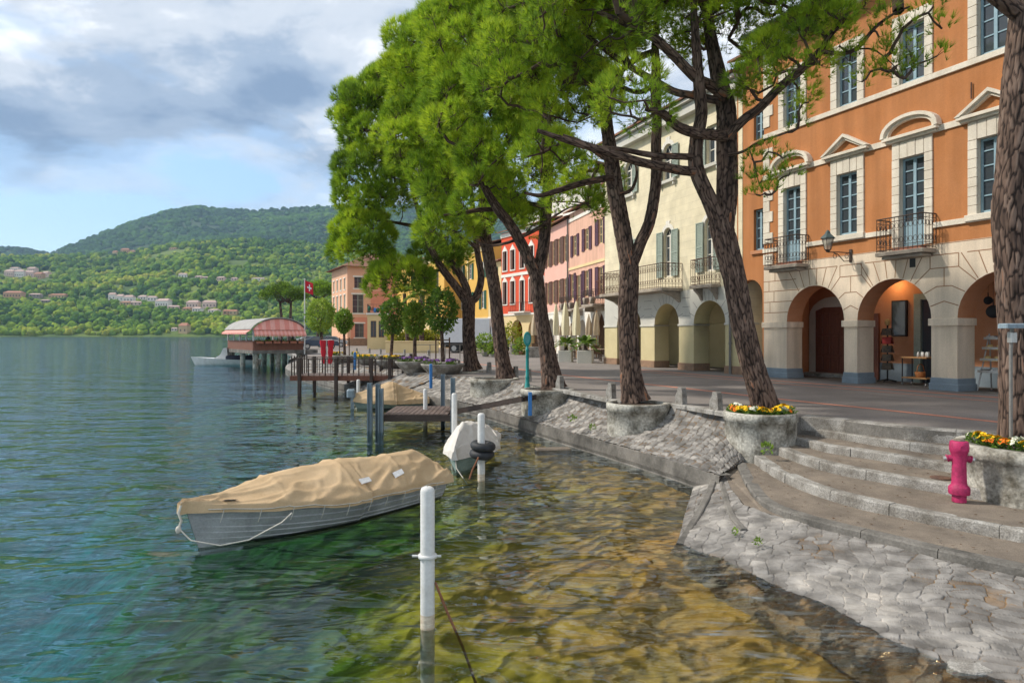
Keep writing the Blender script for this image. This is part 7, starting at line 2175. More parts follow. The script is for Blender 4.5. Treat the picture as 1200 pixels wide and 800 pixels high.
for uu, vv, s_ in ((0.45, 0.58, 0.11), (0.27, 0.60, 0.09), (0.90, 0.58, 0.08)):
    p, du, dv = onc(uu, vv); n_ = du.cross(dv).normalized()
    if n_.z < 0: n_ = -n_
    du.normalize(); dv.normalize(); p = p + n_ * 0.026
    m_ = MB(); m_.add([p - du * s_ - dv * 0.045 + n_ * 0.01, p + du * s_ - dv * 0.05, p + du * s_ + dv * 0.05, p - du * s_ + dv * 0.045 + n_ * 0.012], [(0, 1, 2, 3)]); m_.add([p - du * s_ - dv * 0.045, p + du * s_ - dv * 0.05 - n_ * .01, p + du * s_ + dv * 0.05 - n_ * .01, p - du * s_ + dv * 0.045], [(0, 1, 2, 3)])
    m_.build('canvas_patch', M['label'], cv)
lc = MB()
for s_ in (-1, 1):
    e_ = [onc(uu, s_ * 0.93)[0] for uu in np.linspace(0.04, 0.95, 60)]
    off = Vector((0, s_ * 0.012, 0))
    lc.tube([p_ + off for p_ in e_], 0.007, 5)
    for k in range(3, 58, 6):
        p_ = e_[k]; lc.tube([p_ + off, p_ + Vector((0.02, s_ * 0.006, -0.09)), p_ + Vector((0.03, -s_ * 0.03, -0.17))], 0.005, 4)
lc.build('lacing', M['rope'], cv)
rp = MB()
rp.tube([(L_ + 0.25, 0.03, 0.62), (L_ + 0.30, 0.05, 0.50), (L_ + 0.27, 0.06, 0.40), (L_ + 0.32, 0.08, 0.30)], 0.016, 6)
rp.tube([(L_ + 0.31, 0.07, 0.32), (L_ + 0.22, 0.22, 0.18), (L_ - 0.05, 0.42, 0.10), (L_ - 0.35, 0.56, 0.13), (L_ - 0.72, 0.70, 0.30), (L_ - 0.85, 0.72, 0.40)], 0.0095, 6)
rp.ball((L_ + 0.31, 0.07, 0.30), (0.035, 0.035, 0.05))
rp.build('bow_rope', M['rope'], t)
# white covered boat, bow towards the viewer
b2 = gp(536, 554, 0.0); 
t2, h2, c2, onc2, L2 = boat('covered_boat', 'small green grey boat under an off white cover behind the tyres', (b2.x, b2.y), (b2.x + 0.42, b2.y + 3.0), 1.12, 0, M['hullgreen'], M['whitecanvas'], 8,
    [(-0.02, 0.45), (0.1, 0.62), (0.4, 0.75), (0.62, 0.86), (0.80, 0.92), (0.92, 0.80), (1.0, 0.52), (1.02, 0.44)], freeb=(0.30, 0.28, 0.36), drop=0.08, hoops=3, wrinkle=0.8)
m_ = MB(); m_.tube([(L2 + 0.2, 0.0, 0.33), (L2 + 0.3, 0.05, 0.15), (L2 + 0.5, 0.3, -0.1)], 0.011, 6); m_.build('bow_rope', M['rope'], t2)
# far tan covered boat beyond the small jetty
a_ = gp(420, 478.5, 0); e_ = gp(500, 476.5, 0)
t3, h3, c3, onc3, L3 = boat('covered_boat', 'boat under a peaked tan cover moored beyond the small jetty', (a_.x, a_.y), (e_.x, e_.y), 1.35, 0, M['hullgreen'], M['tan'], 15,
    [(-0.02, 0.40), (0.05, 0.50), (0.3, 0.74), (0.5, 0.95), (0.56, 0.97), (0.7, 0.82), (0.9, 0.60), (1.02, 0.50)], freeb=(0.30, 0.28, 0.34), hoops=2, drop=0.1)
m_ = MB(); m_.bbox(L3 + 0.1, L3 + 0.42, -0.12, 0.12, 0.42, 0.72, 0.06); m_.box(L3 + 0.16, L3 + 0.28, -0.06, 0.06, -0.4, 0.42); m_.build('outboard_motor', M['bluegrey'], t3)
# motor boat moored behind the pavilion
mbp = at(268, 426.5, 61.0); mbp.z = 0
t = thing('motor_boat', 'white motor boat with dark cockpit moored behind the pavilion piles', 'boat', (mbp.x, mbp.y, 0), rad(188))
m_ = MB(); V = []; N_ = 26; K = 11; LL = 5.2
for i in range(N_):
    u = i / (N_ - 1); hb = 1.05 * (1 - max(0, (u - 0.45) / 0.55) ** 2.2); zt = 0.46 + 0.30 * u ** 2
    for j in range(K):
        s_ = -1 + 2 * j / (K - 1); a = abs(s_); V.append((-LL / 2 + u * LL + 0.6 * u ** 5 * a, max(hb, .03) * a ** 0.5 * (1 if s_ > 0 else -1), -0.25 + (zt + 0.25) * a ** 1.6))
m_.add(V, [(i * K + j, (i + 1) * K + j, (i + 1) * K + j + 1, i * K + j + 1) for i in range(N_ - 1) for j in range(K - 1)], 0, True); m_.add(V[:K], [tuple(range(K))])
m_.build('hull', M['postwhite'], t)
m_ = MB(); V = []
for i in range(N_):
    u = i / (N_ - 1); hb = 1.05 * (1 - max(0, (u - 0.45) / 0.55) ** 2.2); zt = 0.44 + 0.30 * u ** 2
    V += [(-LL / 2 + u * LL + 0.6 * u ** 5, -max(hb, .03), zt), (-LL / 2 + u * LL + 0.6 * u ** 5, max(hb, .03), zt)]
m_.add(V, [(2 * i, 2 * i + 1, 2 * i + 3, 2 * i + 2) for i in range(N_ - 1)]); m_.build('deck', M['truckwhite'], t)
m_ = MB(); m_.bbox(-2.3, 0.1, -0.75, 0.75, 0.42, 0.85, 0.1); m_.build('cockpit', M['cloth_dark'], t)
m_ = MB(); m_.prism([(-0.1, 0.45), (1.2, 0.50), (0.55, 0.95), (0.30, 1.50), (0.0, 1.55)], -0.62, 0.62); m_.build('windscreen', M['postwhite'], t)
m_ = MB()
for x in (-2.4, -1.8, -1.2): m_.tube([(x, -0.8, 0.5), (x, -0.8, 1.3)], 0.03, 5); m_.tube([(x, 0.8, 0.5), (x, 0.8, 1.3)], 0.02, 5)
m_.tube([(-1.2, -0.8, 1.3), (-2.4, -0.8, 1.3), (-2.5, 0, 1.3), (-2.4, 0.8, 1.3), (-1.2, 0.8, 1.3)], 0.022, 5); m_.build('handrail', M['black'], t)

# ------------------------------------------------------------------ small jetty
J0 = at(449, 485, 19.0)
t = thing('jetty', 'small timber jetty deck on steel posts with a gangway to the bank', 'jetty', (J0.x, 19.0, 0), 0)
zd = 0.46; JW, JD = 1.80, 2.1
m_ = MB(); x = 0.0
while x < JW:
    m_.bbox(x + 0.006, min(x + 0.135, JW), -0.03, JD + 0.03, zd, zd + 0.035, 0.004); x += 0.141
m_.build('deck', M['deck'], t)
m_ = MB(); m_.box(-0.02, JW + 0.1, -0.02, 0.06, zd - 0.17, zd - 0.002); m_.box(-0.02, JW + 0.1, JD - 0.06, JD + 0.02, zd - 0.17, zd - 0.002); m_.box(-0.02, 0.06, 0.061, JD - 0.061, zd - 0.17, zd - 0.002); m_.box(JW + .02, JW + 0.1, 0.061, JD - 0.061, zd - 0.17, zd - 0.002); m_.build('edge_beam', M['darkwood'], t)
def hpost(m_, x, y, z1):          # steel section with two flanges
    m_.box(x - 0.06, x - 0.042, y - 0.09, y + 0.09, -3, z1); m_.box(x + 0.042, x + 0.06, y - 0.09, y + 0.09, -3, z1); m_.box(x - 0.042, x + 0.042, y - 0.015, y + 0.015, -3, z1 - 0.004)
for x, y, z1 in ((-0.37, 0.0, 1.36), (-0.20, 0.30, 1.32), (-0.03, -0.16, 1.22), (JW - 0.36, JD + 0.12, 1.47), (JW + 0.14, 0.05, 1.50)):
    m_ = MB(); hpost(m_, x, y, z1); m_.build('post', M['bluegrey'], t)
ga = Vector((JW + 0.0, 0.9, zd + 0.03)); gb_w = at(620, 463.5, 18.5); gb = Vector((gb_w.x - J0.x, gb_w.y - 19.0, gb_w.z))
m_ = MB(); d = gb - ga; nrm = Vector((-d.y, d.x, 0)).normalized()
for off in (-0.36, 0.36):
    q = nrm * off; up_ = Vector((0, 0, 0.13)); w_ = nrm * 0.04
    m_.add([ga + q - w_, gb + q - w_, gb + q + w_, ga + q + w_, ga + q - w_ - up_, gb + q - w_ - up_, gb + q + w_ - up_, ga + q + w_ - up_], [(0, 1, 2, 3), (7, 6, 5, 4), (0, 4, 5, 1), (1, 5, 6, 2), (2, 6, 7, 3), (3, 7, 4, 0)])
n = 22
for k in range(n):
    a = ga + d * (k / n); b = ga + d * ((k + 0.9) / n); z = Vector((0, 0, 0.012))
    m_.add([a - nrm * 0.38 + z, b - nrm * 0.38 + z, b + nrm * 0.38 + z, a + nrm * 0.38 + z], [(0, 1, 2, 3)])
m_.build('gangway', M['darkwood'], t)
m_ = MB(); q = gb + Vector((0.02, -0.3, 0)); m_.bbox(q.x - 0.05, q.x + 0.05, q.y - 0.05, q.y + 0.05, gb.z - 0.50, gb.z + 0.12, 0.01); m_.build('end_post', M['bluepaint'], t)

# ------------------------------------------------------------------ long railed pier further out
LP0 = at(340, 440, 30.0)
t = thing('railed_pier', 'long brown timber pier with dark railings reaching out from the quay', 'pier', (LP0.x, 30.0, 0), 0)
zd = 0.90; PL = 5.3; PW = 2.0
m_ = MB(); x = 0.0
while x < PL:
    m_.bbox(x + 0.01, x + 0.19, 0, PW, zd - 0.05, zd, 0.005); x += 0.2
m_.build('deck', M['deck'], t)
m_ = MB(); m_.box(0, PL, -0.06, -0.002, zd - 0.22, zd - 0.01); m_.box(0, PL, PW + .002, PW + 0.06, zd - 0.22, zd - 0.01); m_.build('edge_beam', M['redwood'], t)
for x in (0.45, 2.05, 3.6, 4.4, 5.0):
    for y in (-0.13, PW + 0.13):
        m_ = MB(); m_.bbox(x - 0.07, x + 0.07, y - 0.07, y + 0.07, -3, zd + (0.78 if x != 5.0 else 0.9), 0.01); m_.build('post', M['bluegrey'] if False else M['darkwood'], t)
m_ = MB()
for y in (-0.10, PW + 0.10):
    m_.tube([(0.1, y, zd + 0.74), (PL, y, zd + 0.74)], 0.022, 6)
    m_.tube([(0.1, y, zd + 0.40), (PL, y, zd + 0.40)], 0.015, 6)
    for k in range(22): m_.tube([(0.1 + k * 0.245, y, zd), (0.1 + k * 0.245, y, zd + 0.74)], 0.016 if k % 3 else 0.03, 5)
m_.tube([(0.1, -0.1, zd + 0.74), (0.1, PW + 0.1, zd + 0.74)], 0.022, 6)
for k in range(7): m_.tube([(0.1, -0.1 + k * (PW + .2) / 6, zd), (0.1, -0.1 + k * (PW + .2) / 6, zd + 0.86)], 0.03, 5)
m_.build('railing', M['iron'], t)
for x, y, z in ((3.0, -0.3, 0.5), (5.9, -0.2, 0.75)):
    pass
for px_, py_, Y, lab in ((416, 420, 30.5, 'farther bright blue mooring marker on the pier edge'), (505, 437, 22.5, 'nearer bright blue mooring marker on the bank edge')):
    p = at(px_, py_, Y); m_ = MB(); m_.bbox(-0.05, 0.05, -0.04, 0.04, -0.5, 0.30, 0.02); o = m_.build('marker_post', M['bluepaint'], None, p); tag(o, lab, 'post')

# quay railing near the yellow hedge
p = gp(486, 421, PZ)
t = thing('railing', 'grey tubular railing on the quay near the widest clipped tree', 'railing', p, rad(18))
m_ = MB()
for k in range(5): m_.tube([(k * 1.0, 0, 0), (k * 1.0, 0, 0.95)], 0.03, 6)
for z in (0.5, 0.95): m_.tube([(0, 0, z), (4, 0, z)], 0.025, 6)
m_.build('rail', M['drain'], t)

# ------------------------------------------------------------------ teal pole
p = gp(618, 457, 1.0); p.z = 0.95
t = thing('teal_pole', 'slender teal iron pole with an oval head beside the gangway planter', 'pole', p)
m_ = MB(); m_.lathe([(0.13, 0), (0.13, 0.05), (0.09, 0.10), (0.075, 0.25), (0.06, 0.27), (0.055, 0.42), (0.066, 0.44), (0.05, 0.47), (0.046, 1.25), (0.062, 1.27), (0.062, 1.30), (0.04, 1.33), (0.04, 1.42)], 16); m_.build('pole', M['teal'], t)
m_ = MB(); N_ = 20
V = [(0.12 * math.cos(2 * math.pi * k / N_), -0.045, 1.62 + 0.225 * math.sin(2 * math.pi * k / N_)) for k in range(N_)]
V2 = [(x, 0.045, z) for x, y, z in V]; V0 = [(x * 0.8, -0.06, 1.62 + (z - 1.62) * 0.85) for x, y, z in V]
m_.add(V + V2 + V0, [(k, (k + 1) % N_, N_ + (k + 1) % N_, N_ + k) for k in range(N_)] + [(2 * N_ + k, 2 * N_ + (k + 1) % N_, (k + 1) % N_, k) for k in range(N_)] + [tuple(range(2 * N_, 3 * N_))[::-1], tuple(range(N_, 2 * N_))])
hd = m_.build('head', M['teal'], t)
M['tealpale'] = mk('pale teal enamel', (0.10, 0.36, 0.36), 0.4, bump=0)
m_ = MB(); m_.add([(x * 0.62, -0.064, 1.62 + (z - 1.62) * 0.62) for x, y, z in V], [tuple(range(N_))[::-1]]); m_.build('dial', M['tealpale'], hd)

# floodlight on a conduit against the nearest trunk
p = at(1187, 382, 9.15)
t = thing('floodlight', 'small grey floodlight on a conduit fixed to the nearest pine trunk', 'light', p)
m_ = MB(); m_.bbox(-0.17, 0.10, -0.12, 0.06, -0.03, 0.035, 0.015); m_.build('lamp_head', M['bluegrey'], t)
m_ = MB(); m_.tube([(0.0, 0.02, -0.03), (0.0, 0.04, -0.35), (0.01, 0.05, -1.5)], 0.022, 8); m_.build('conduit', M['drain'], t)
m_ = MB(); m_.bbox(-0.04, 0.05, -0.02, 0.06, -0.22, -0.08, 0.01); m_.build('junction_box', M['steel'], t)

# loose slab lying in the shallows
p = gp(648, 526, 0.0)
m_ = MB(); m_.bbox(-0.42, 0.42, -0.16, 0.16, -0.12, 0.03, 0.03); o = m_.build('stone_slab', M['brownstone'] if False else M['tread'], None, (p.x, p.y, 0.0), rad(8)); tag(o, 'flat brown slab lying at the waterline under the quay wall', 'slab')
# flat pale stones at the lower right
for px_, py_, w_, lab in ((1142, 778, 0.28, 'flat pale blue stone half under water at the bottom'), (1190, 776, 0.22, 'flat grey stone half under water at the right edge')):
    p = gp(px_, py_, 0.0); m_ = MB(); m_.lathe([(w_ * 1.05, -0.08), (w_, -0.02), (w_ * 0.85, 0.012), (0.01, 0.02)], 11, smooth=False); o = m_.build('flat_stone', M['granite'], None, (p.x, p.y, 0.0), 0.4); o.scale = (1, 0.62, 1); tag(o, lab, 'stone')
# little weeds on the ramp and steps
rs = np.random.RandomState(17)
for k, (px_, py_, z, n, s_, lab) in enumerate(((899, 528, 0.66, 60, 0.09, 'green weed growing at the foot of the pansy planter'), (888, 637, 0.16, 40, 0.05, 'small yellow green weed among the ramp stones'), (861, 626, 0.14, 26, 0.05, 'tiny weed at the corner of the ramp edging'), (1106, 655, 0.22, 26, 0.05, 'tiny weed under the lowest step, middle'), (1174, 668, 0.22, 26, 0.05, 'tiny weed under the lowest step at right'), (671, 492, 0.7, 40, 0.08, 'green tuft growing on the cobbled bank'), (694, 503, 0.62, 30, 0.07, 'small weed low on the cobbled bank'))):
    p = gp(px_, py_, z)
    V, Fc, tt = leaf_cloud(rs, (0, 0, s_ * 0.6), (s_, s_, s_ * 0.8), n, s_ * 0.9, (0.3, 0.9), 0.2, 0.6)
    o = np_mesh('weed', V, Fc, M['leaf'], None, False, np.repeat(tt[:, None], 3, 1), loc=tuple(p)); tag(o, lab, 'weed')
# dead leaves on the treads: uncountable litter
V = []; 
for k in range(260):
    s_i = rs.choice([0, 1, 2, 3]); z, c = STEPS[s_i]; i = rs.randint(4, 60); f = rs.uniform(0.2, 0.95)
    a = c[i][:2]; b = STEPS[s_i + 1][1][i][:2]; p = a + (b - a) * f; an = rs.uniform(0, 6.3); s_ = rs.uniform(0.012, 0.03)
    d1 = np.array([math.cos(an), math.sin(an)]) * s_; d2 = np.array([-d1[1], d1[0]]) * 0.5
    for q in (p - d1, p + d2, p + d1, p - d2): V.append((q[0], q[1], z + 0.008 + rs.uniform(0, 0.012)))
o = np_mesh('leaf_litter', np.array(V), np.arange(len(V)).reshape(-1, 4), mk('dead leaves', (0.10, 0.055, 0.03), 0.9, (0.06, 0.035, 0.02), 5, bump=0)); tag(o, 'brown dead leaves scattered over the step treads', 'leaf litter', kind='stuff')
# ------------------------------------------------------------------ lakeside pavilion on piles
pc = at(297, 430, 54.0)
t = thing('lake_pavilion', 'vaulted lake pavilion with pink striped awnings standing on concrete piles', 'pavilion', (pc.x, pc.y, 0), rad(35))
W_, D_ = 3.95, 8.6          # front along local x, side runs back along local y
zdk, zrail, zaw, zap = 1.45, 2.20, 2.75, 4.05
m_ = MB(); m_.bbox(-0.1, W_ + 1.2, -0.1, D_, zdk - 0.28, zdk, 0.02); m_.build('deck', M['concrete'], t)
for x in (0.25, 2.0, W_ - 0.2):
    for y in (0.35, 4.4, 8.2):
        m_ = MB(); m_.lathe([(0.21, -4), (0.21, zdk - 0.45), (0.30, zdk - 0.29)], 14, (x, y, 0)); m_.build('pile', M['planter'], t)
m_ = MB(); m_.bbox(0, W_, -0.04, 0.04, zdk + 0.005, zrail, 0.01); m_.bbox(-0.04, 0.04, 0.041, D_, zdk + 0.005, zrail, 0.01); m_.bbox(W_ - .04, W_ + .04, 0.041, D_, zdk + 0.005, zrail, 0.01); m_.bbox(0.041, W_ - .041, D_ - .06, D_, zdk + 0.005, zrail, 0.01); m_.build('parapet', M['redwood'], t)
for x, y in [(0, 0.02), (W_, 0.02), (W_ / 2, 0.02)] + [(0, D_ * k / 4) for k in (1, 2, 3, 4)] + [(W_, D_ * k / 4) for k in (1, 2, 3, 4)]:
    m_ = MB(); m_.box(x - 0.05, x + 0.05, y - 0.05, y + 0.05, zrail, zaw + 0.45); m_.build('post', M['postwhite'], t)
N_ = 14
def vault(z0, rise, over): return [(W_ / 2 - (W_ / 2 + over) * math.cos(math.pi * (0.12 + 0.76 * k / N_)) / math.cos(math.pi * 0.12), z0 + rise * (math.sin(math.pi * (0.12 + 0.76 * k / N_)) - math.sin(math.pi * .12)) / (1 - math.sin(math.pi * .12))) for k in range(N_ + 1)]
A = vault(zaw + 0.42, 0.92, 0.25); B = vault(zaw + 0.36, 0.92, 0.25)
m_ = MB()
for k in range(N_): m_.prism([A[k], A[k + 1], B[k + 1], B[k]], -0.25, D_ + 0.2)
m_.build('vault_roof', M['roofgrey'], t)
# striped awnings: upper lunette and lower drop on the front, drop along the side
def awning(name, pts_top, pts_bot, n, axis, parent, ma, mb_):
    m_ = MB()
    for k in range(n):
        f0, f1 = k / n, (k + 1) / n
        a = Vector(pts_top[0]).lerp(Vector(pts_top[1]), f0); b = Vector(pts_top[0]).lerp(Vector(pts_top[1]), f1)
        c = Vector(pts_bot[0]).lerp(Vector(pts_bot[1]), f1); d = Vector(pts_bot[0]).lerp(Vector(pts_bot[1]), f0)
        m_.add([a, b, c, d], [(0, 1, 2, 3)], k % 2)
        e = Vector((0, 0, -0.13)); m_.add([d, c, c + e + (c - d) * -0.15, (d + c) / 2 + e * 1.3, d + e + (c - d) * 0.15], [(0, 1, 2, 3, 4)], k % 2)
    return m_.build(name, [ma, mb_], parent)
m_ = MB(); C_ = vault(zaw + 0.36, 0.86, 0.1)
for k in range(N_):
    (x0_, z0_), (x1_, z1_) = C_[k], C_[k + 1]
    m_.add([(x0_, -0.12, z0_), (x1_, -0.12, z1_), (x1_, -0.42, zaw + 0.32), (x0_, -0.42, zaw + 0.32)], [(0, 1, 2, 3)], k % 2)
m_.build('lunette_awning', [M['awning'], M['awning_p']], t)
awning('front_awning', ((-0.05, -0.30, zaw + 0.36), (W_ + .05, -0.30, zaw + 0.36)), ((-0.08, -0.62, zaw - 0.05), (W_ + .08, -0.62, zaw - 0.05)), 26, 0, t, M['awning'], M['awning_p'])
awning('side_awning', ((-0.12, D_, zaw + 0.36), (-0.12, 0.0, zaw + 0.36)), ((-0.55, D_, zaw + 0.12), (-0.55, 0.0, zaw + 0.12)), 34, 0, t, M['awning'], M['awning_p'])
rr_ = random.Random(6)
for k in range(6):
    x = 0.45 + k * 0.66
    m_ = MB(); m_.bbox(x - 0.26, x + 0.26, -0.28, -0.06, zrail - 0.22, zrail - 0.02, 0.02); fb = m_.build('flower_box', M['terra'], t)
    rs = np.random.RandomState(300 + k); V, Fc, tt = leaf_cloud(rs, (x, -0.18, zrail + 0.03), (0.27, 0.14, 0.12), 70, 0.10, (0.1, 0.6), 0.2)
    np_mesh('flower_box_plant', V, Fc, M['leaf'], fb, False, np.repeat(tt[:, None], 3, 1))
# a table with diners inside, read as small dark shapes over the parapet
PAV = t
Mx = Matrix.Translation(Vector((pc.x, pc.y, 0))) @ Matrix.Rotation(rad(35), 4, 'Z')
def diner(label, x, y, face, mat, seed):
    t = thing('person', label, 'person', Mx @ Vector((x, y, zdk)), rad(35) + face)
    me = bpy.data.meshes.new('person_body')
    vs = [(0, 0, 0.50), (0, 0.0, 0.72), (0, 0.02, 0.95), (0, 0.0, 1.06), (0, -0.02, 1.14), (0, -0.04, 1.26),
          (-0.19, 0, 0.98), (-0.24, -0.08, 0.76), (-0.12, -0.30, 0.76), (0.19, 0, 0.98), (0.24, -0.08, 0.76), (0.12, -0.30, 0.76),
          (-0.10, -0.02, 0.48), (-0.11, -0.40, 0.47), (-0.11, -0.42, 0.06), (-0.11, -0.55, 0.03), (0.10, -0.02, 0.48), (0.11, -0.40, 0.47), (0.11, -0.42, 0.06), (0.11, -0.55, 0.03)]
    es = [(0, 1), (1, 2), (2, 3), (3, 4), (4, 5), (2, 6), (6, 7), (7, 8), (2, 9), (9, 10), (10, 11), (0, 12), (12, 13), (13, 14), (14, 15), (0, 16), (16, 17), (17, 18), (18, 19)]
    rr = [0.15, 0.15, 0.16, 0.07, 0.075, 0.10, 0.065, 0.05, 0.035, 0.065, 0.05, 0.035, 0.09, 0.065, 0.045, 0.04, 0.09, 0.065, 0.045, 0.04]
    me.from_pydata(vs, es, []); me.materials.append(mat)
    o = bpy.data.objects.new('body', me); COL.objects.link(o); o.parent = t
    md = o.modifiers.new('skin', 'SKIN')
    for i, r in enumerate(rr): me.skin_vertices[0].data[i].radius = (r, r)
    me.skin_vertices[0].data[0].use_root = True
    md2 = o.modifiers.new('sub', 'SUBSURF'); md2.levels = 1; md2.render_levels = 2
    h = MB(); h.ball((0, -0.045, 1.27), (0.085, 0.105, 0.13), 12, 10); h.ball((0, -0.15, 1.255), (0.015, 0.02, 0.02), 6, 5); h.build('head', M['skin'], t)
    h = MB(); h.ball((0, -0.02, 1.305), (0.095, 0.11, 0.115), 12, 8); h.build('hair', M['darkwood'], t)
    return t
diner('seated person in dark clothing behind the pavilion parapet, left one', 1.35, 0.75, rad(-70), M['cloth_dark'], 1)
diner('seated person in blue clothing at the middle of the pavilion parapet', 2.15, 0.70, rad(70), M['cloth_blue'], 2)
diner('seated person in dark clothing behind the pavilion parapet, right one', 3.35, 0.8, rad(60), M['cloth_dark'], 3)
tt_ = thing('dining_table', 'small white dining table inside the lake pavilion', 'table', Mx @ Vector((1.75, 0.95, zdk)), rad(35))
m_ = MB(); m_.lathe([(0.38, 0.70), (0.38, 0.73), (0.01, 0.731)], 18); m_.build('table_top', M['flagwhite'], tt_)
m_ = MB(); m_.lathe([(0.2, 0.0), (0.18, 0.03), (0.03, 0.06), (0.03, 0.70)], 12); m_.build('leg', M['black'], tt_)

# ------------------------------------------------------------------ flag on its pole
p = at(357, 404, 56.0); p.z = PZ
t = thing('flagpole', 'tall pale flagpole with a red white cross flag by the pavilion', 'flagpole', p)
zt = EYE + (HY - 328) * 56.0 / F - PZ
m_ = MB(); m_.tube([(0, 0, 0), (0, 0, zt)], [0.06, 0.04], 8); m_.ball((0, 0, zt + .04), 0.07); m_.build('pole', M['postwhite'], t)
m_ = MB(); N_ = 14; fw, fh = 0.68, 0.95
def wv(x, z): return (0.04 + x, 0.07 * math.sin(x * 7), zt - 0.05 - z - 0.35 * x * (1 if True else 0))
V = [wv(fw * i / N_, fh * j / N_) for i in range(N_ + 1) for j in range(N_ + 1)]
F_ = []; mi_ = []
for i in range(N_):
    for j in range(N_):
        u, v = (i + .5) / N_ - .5, (j + .5) / N_ - .5
        cross = (abs(u) < 0.10 and abs(v) < 0.30) or (abs(v) < 0.10 and abs(u) < 0.30)
        F_.append((i * (N_ + 1) + j, (i + 1) * (N_ + 1) + j, (i + 1) * (N_ + 1) + j + 1, i * (N_ + 1) + j + 1)); mi_.append(1 if cross else 0)
b = len(m_.v); m_.v += V; m_.f += F_; m_.mi += mi_; m_.sm += [True] * len(F_)
m_.build('flag', [M['red_cloth'], M['flagwhite']], t)

# furled red parasols / banner
p = at(383, 421.5, 37.0); p.z = PZ
t = thing('red_banner', 'two furled red cloths on a stand beside the jetty railing', 'banner', p)
for x, lab in ((-0.16, 0), (0.17, 1)):
    m_ = MB(); V = []
    for i in range(9):
        z = 0.02 + 1.28 * i / 8; hw = 0.10 + 0.07 * (i / 8) + 0.02 * math.sin(i * 2)
        for k in range(8):
            a = 2 * math.pi * k / 8; V.append((x + (x * 0.3) * (i / 8) + hw * math.cos(a), 0.08 * math.sin(a) * (1 + 0.3 * math.sin(k * 3)), z))
    m_.add(V, [(i * 8 + k, i * 8 + (k + 1) % 8, (i + 1) * 8 + (k + 1) % 8, (i + 1) * 8 + k) for i in range(8) for k in range(8)], 0, True); m_.add(V[-8:], [tuple(range(8))])
    m_.build('cloth', M['red_cloth'], t)
m_ = MB(); m_.tube([(-0.3, 0, 1.28), (0.3, 0, 1.32)], 0.03, 6); m_.tube([(-0.02, 0, 0), (-0.02, 0, 1.35)], 0.025, 6); m_.build('stand', M['postwhite'], t)

# ------------------------------------------------------------------ vehicles
def car(label, p, rz, mat):
    t = thing('parked_car', label, 'car', p, rz, 'cars parked by the corner house')
    prof = [(-2.05, 0.35), (-2.08, 0.62), (-1.95, 0.86), (-1.25, 0.93), (-0.62, 1.38), (0.55, 1.44), (1.30, 1.05), (1.95, 0.92), (2.08, 0.70), (2.05, 0.35)]
    m_ = MB(); V = []
    secs = ((-0.82, 0.93), (-0.86, 1.0), (0.86, 1.0), (0.82, 0.93))
    n = len(prof)
    for y, s_ in secs:
        for x, z in prof: V.append((x * (0.985 if s_ < 1 else 1), y * (0.80 if z > 1.1 else 1.0), z))
    m_.add(V, [(i * n + k, i * n + (k + 1) % n, (i + 1) * n + (k + 1) % n, (i + 1) * n + k) for i in range(3) for k in range(n)] + [tuple(range(n)), tuple(range(4 * n - 1, 3 * n - 1, -1))])
    m_.build('body', mat, t)
    for s_ in (-1, 1):
        m_ = MB(); y = s_ * 0.80
        m_.add([(-1.08, s_ * 0.845, 0.95), (1.05, s_ * 0.845, 1.0), (0.50, s_ * 0.70, 1.37), (-0.55, s_ * 0.70, 1.32)], [(0, 1, 2, 3)]); m_.build('side_window', M['glass'], t)
        for x in (-1.3, 1.3):
            m_ = MB(); m_.tube([(x, s_ * 0.70, 0.32), (x, s_ * 0.885, 0.32)], 0.32, 18); o = m_.build('wheel', M['rubber'], t)
            m_ = MB(); m_.tube([(x, s_ * 0.885, 0.32), (x, s_ * 0.90, 0.32)], 0.2, 12); m_.build('rim', M['steel'], o)
    m_ = MB(); m_.add([(-1.27, -0.68, 0.96), (-1.27, 0.68, 0.96), (-0.66, 0.58, 1.36), (-0.66, -0.58, 1.36)], [(0, 1, 2, 3)]); m_.v = [(x - 0.012, y, z + 0.012) for x, y, z in m_.v]; m_.build('windscreen', M['glass'], t)
    for s_ in (-1, 1):
        m_ = MB(); m_.bbox(-2.10, -2.0, s_ * 0.62 - 0.16, s_ * 0.62 + 0.16, 0.66, 0.80, 0.02); m_.build('headlight', M['postwhite'], t)
    return t
p = at(374, 405, 76); p.z = PZ; car('dark blue parked car left of the round light green tree', p, rad(200), M['carblue'])
p = at(388, 403, 88); p.z = PZ; car('silver parked car in front of the pink corner house', p, rad(190), M['carsilver'])
p = at(363, 402, 96); p.z = PZ; car('silver grey parked car farthest behind the pavilion', p, rad(205), M['carsilver'])
# white lorry
p = at(561, 412.5, 60.0); p.z = PZ
t = thing('delivery_lorry', 'white box lorry parked behind the farthest pines', 'lorry', p, rad(-8))
m_ = MB(); m_.bbox(-3.2, 1.15, -1.0, 1.0, 0.92, 3.0, 0.03); m_.build('cargo_box', M['truckwhite'], t)
m_ = MB(); m_.prism([(1.25, 0.55), (3.0, 0.55), (3.05, 1.15), (2.75, 1.45), (2.2, 2.25), (1.25, 2.3)], -0.95, 0.95); cab = m_.build('cab', M['truckwhite'], t)
m_ = MB()
for s_ in (-1, 1): m_.add([(1.55, s_ * 0.955, 1.40), (2.60, s_ * 0.955, 1.40), (2.10, s_ * 0.955, 2.12), (1.55, s_ * 0.955, 2.15)], [(0, 1, 2, 3)])
m_.build('cab_window', M['glass'], cab)
m_ = MB(); m_.add([(2.77, -0.85, 1.47), (2.77, 0.85, 1.47), (2.24, 0.8, 2.23), (2.24, -0.8, 2.23)], [(0, 1, 2, 3)]); m_.v = [(x + 0.01, y, z + 0.01) for x, y, z in m_.v]; m_.build('windscreen', M['glass'], cab)
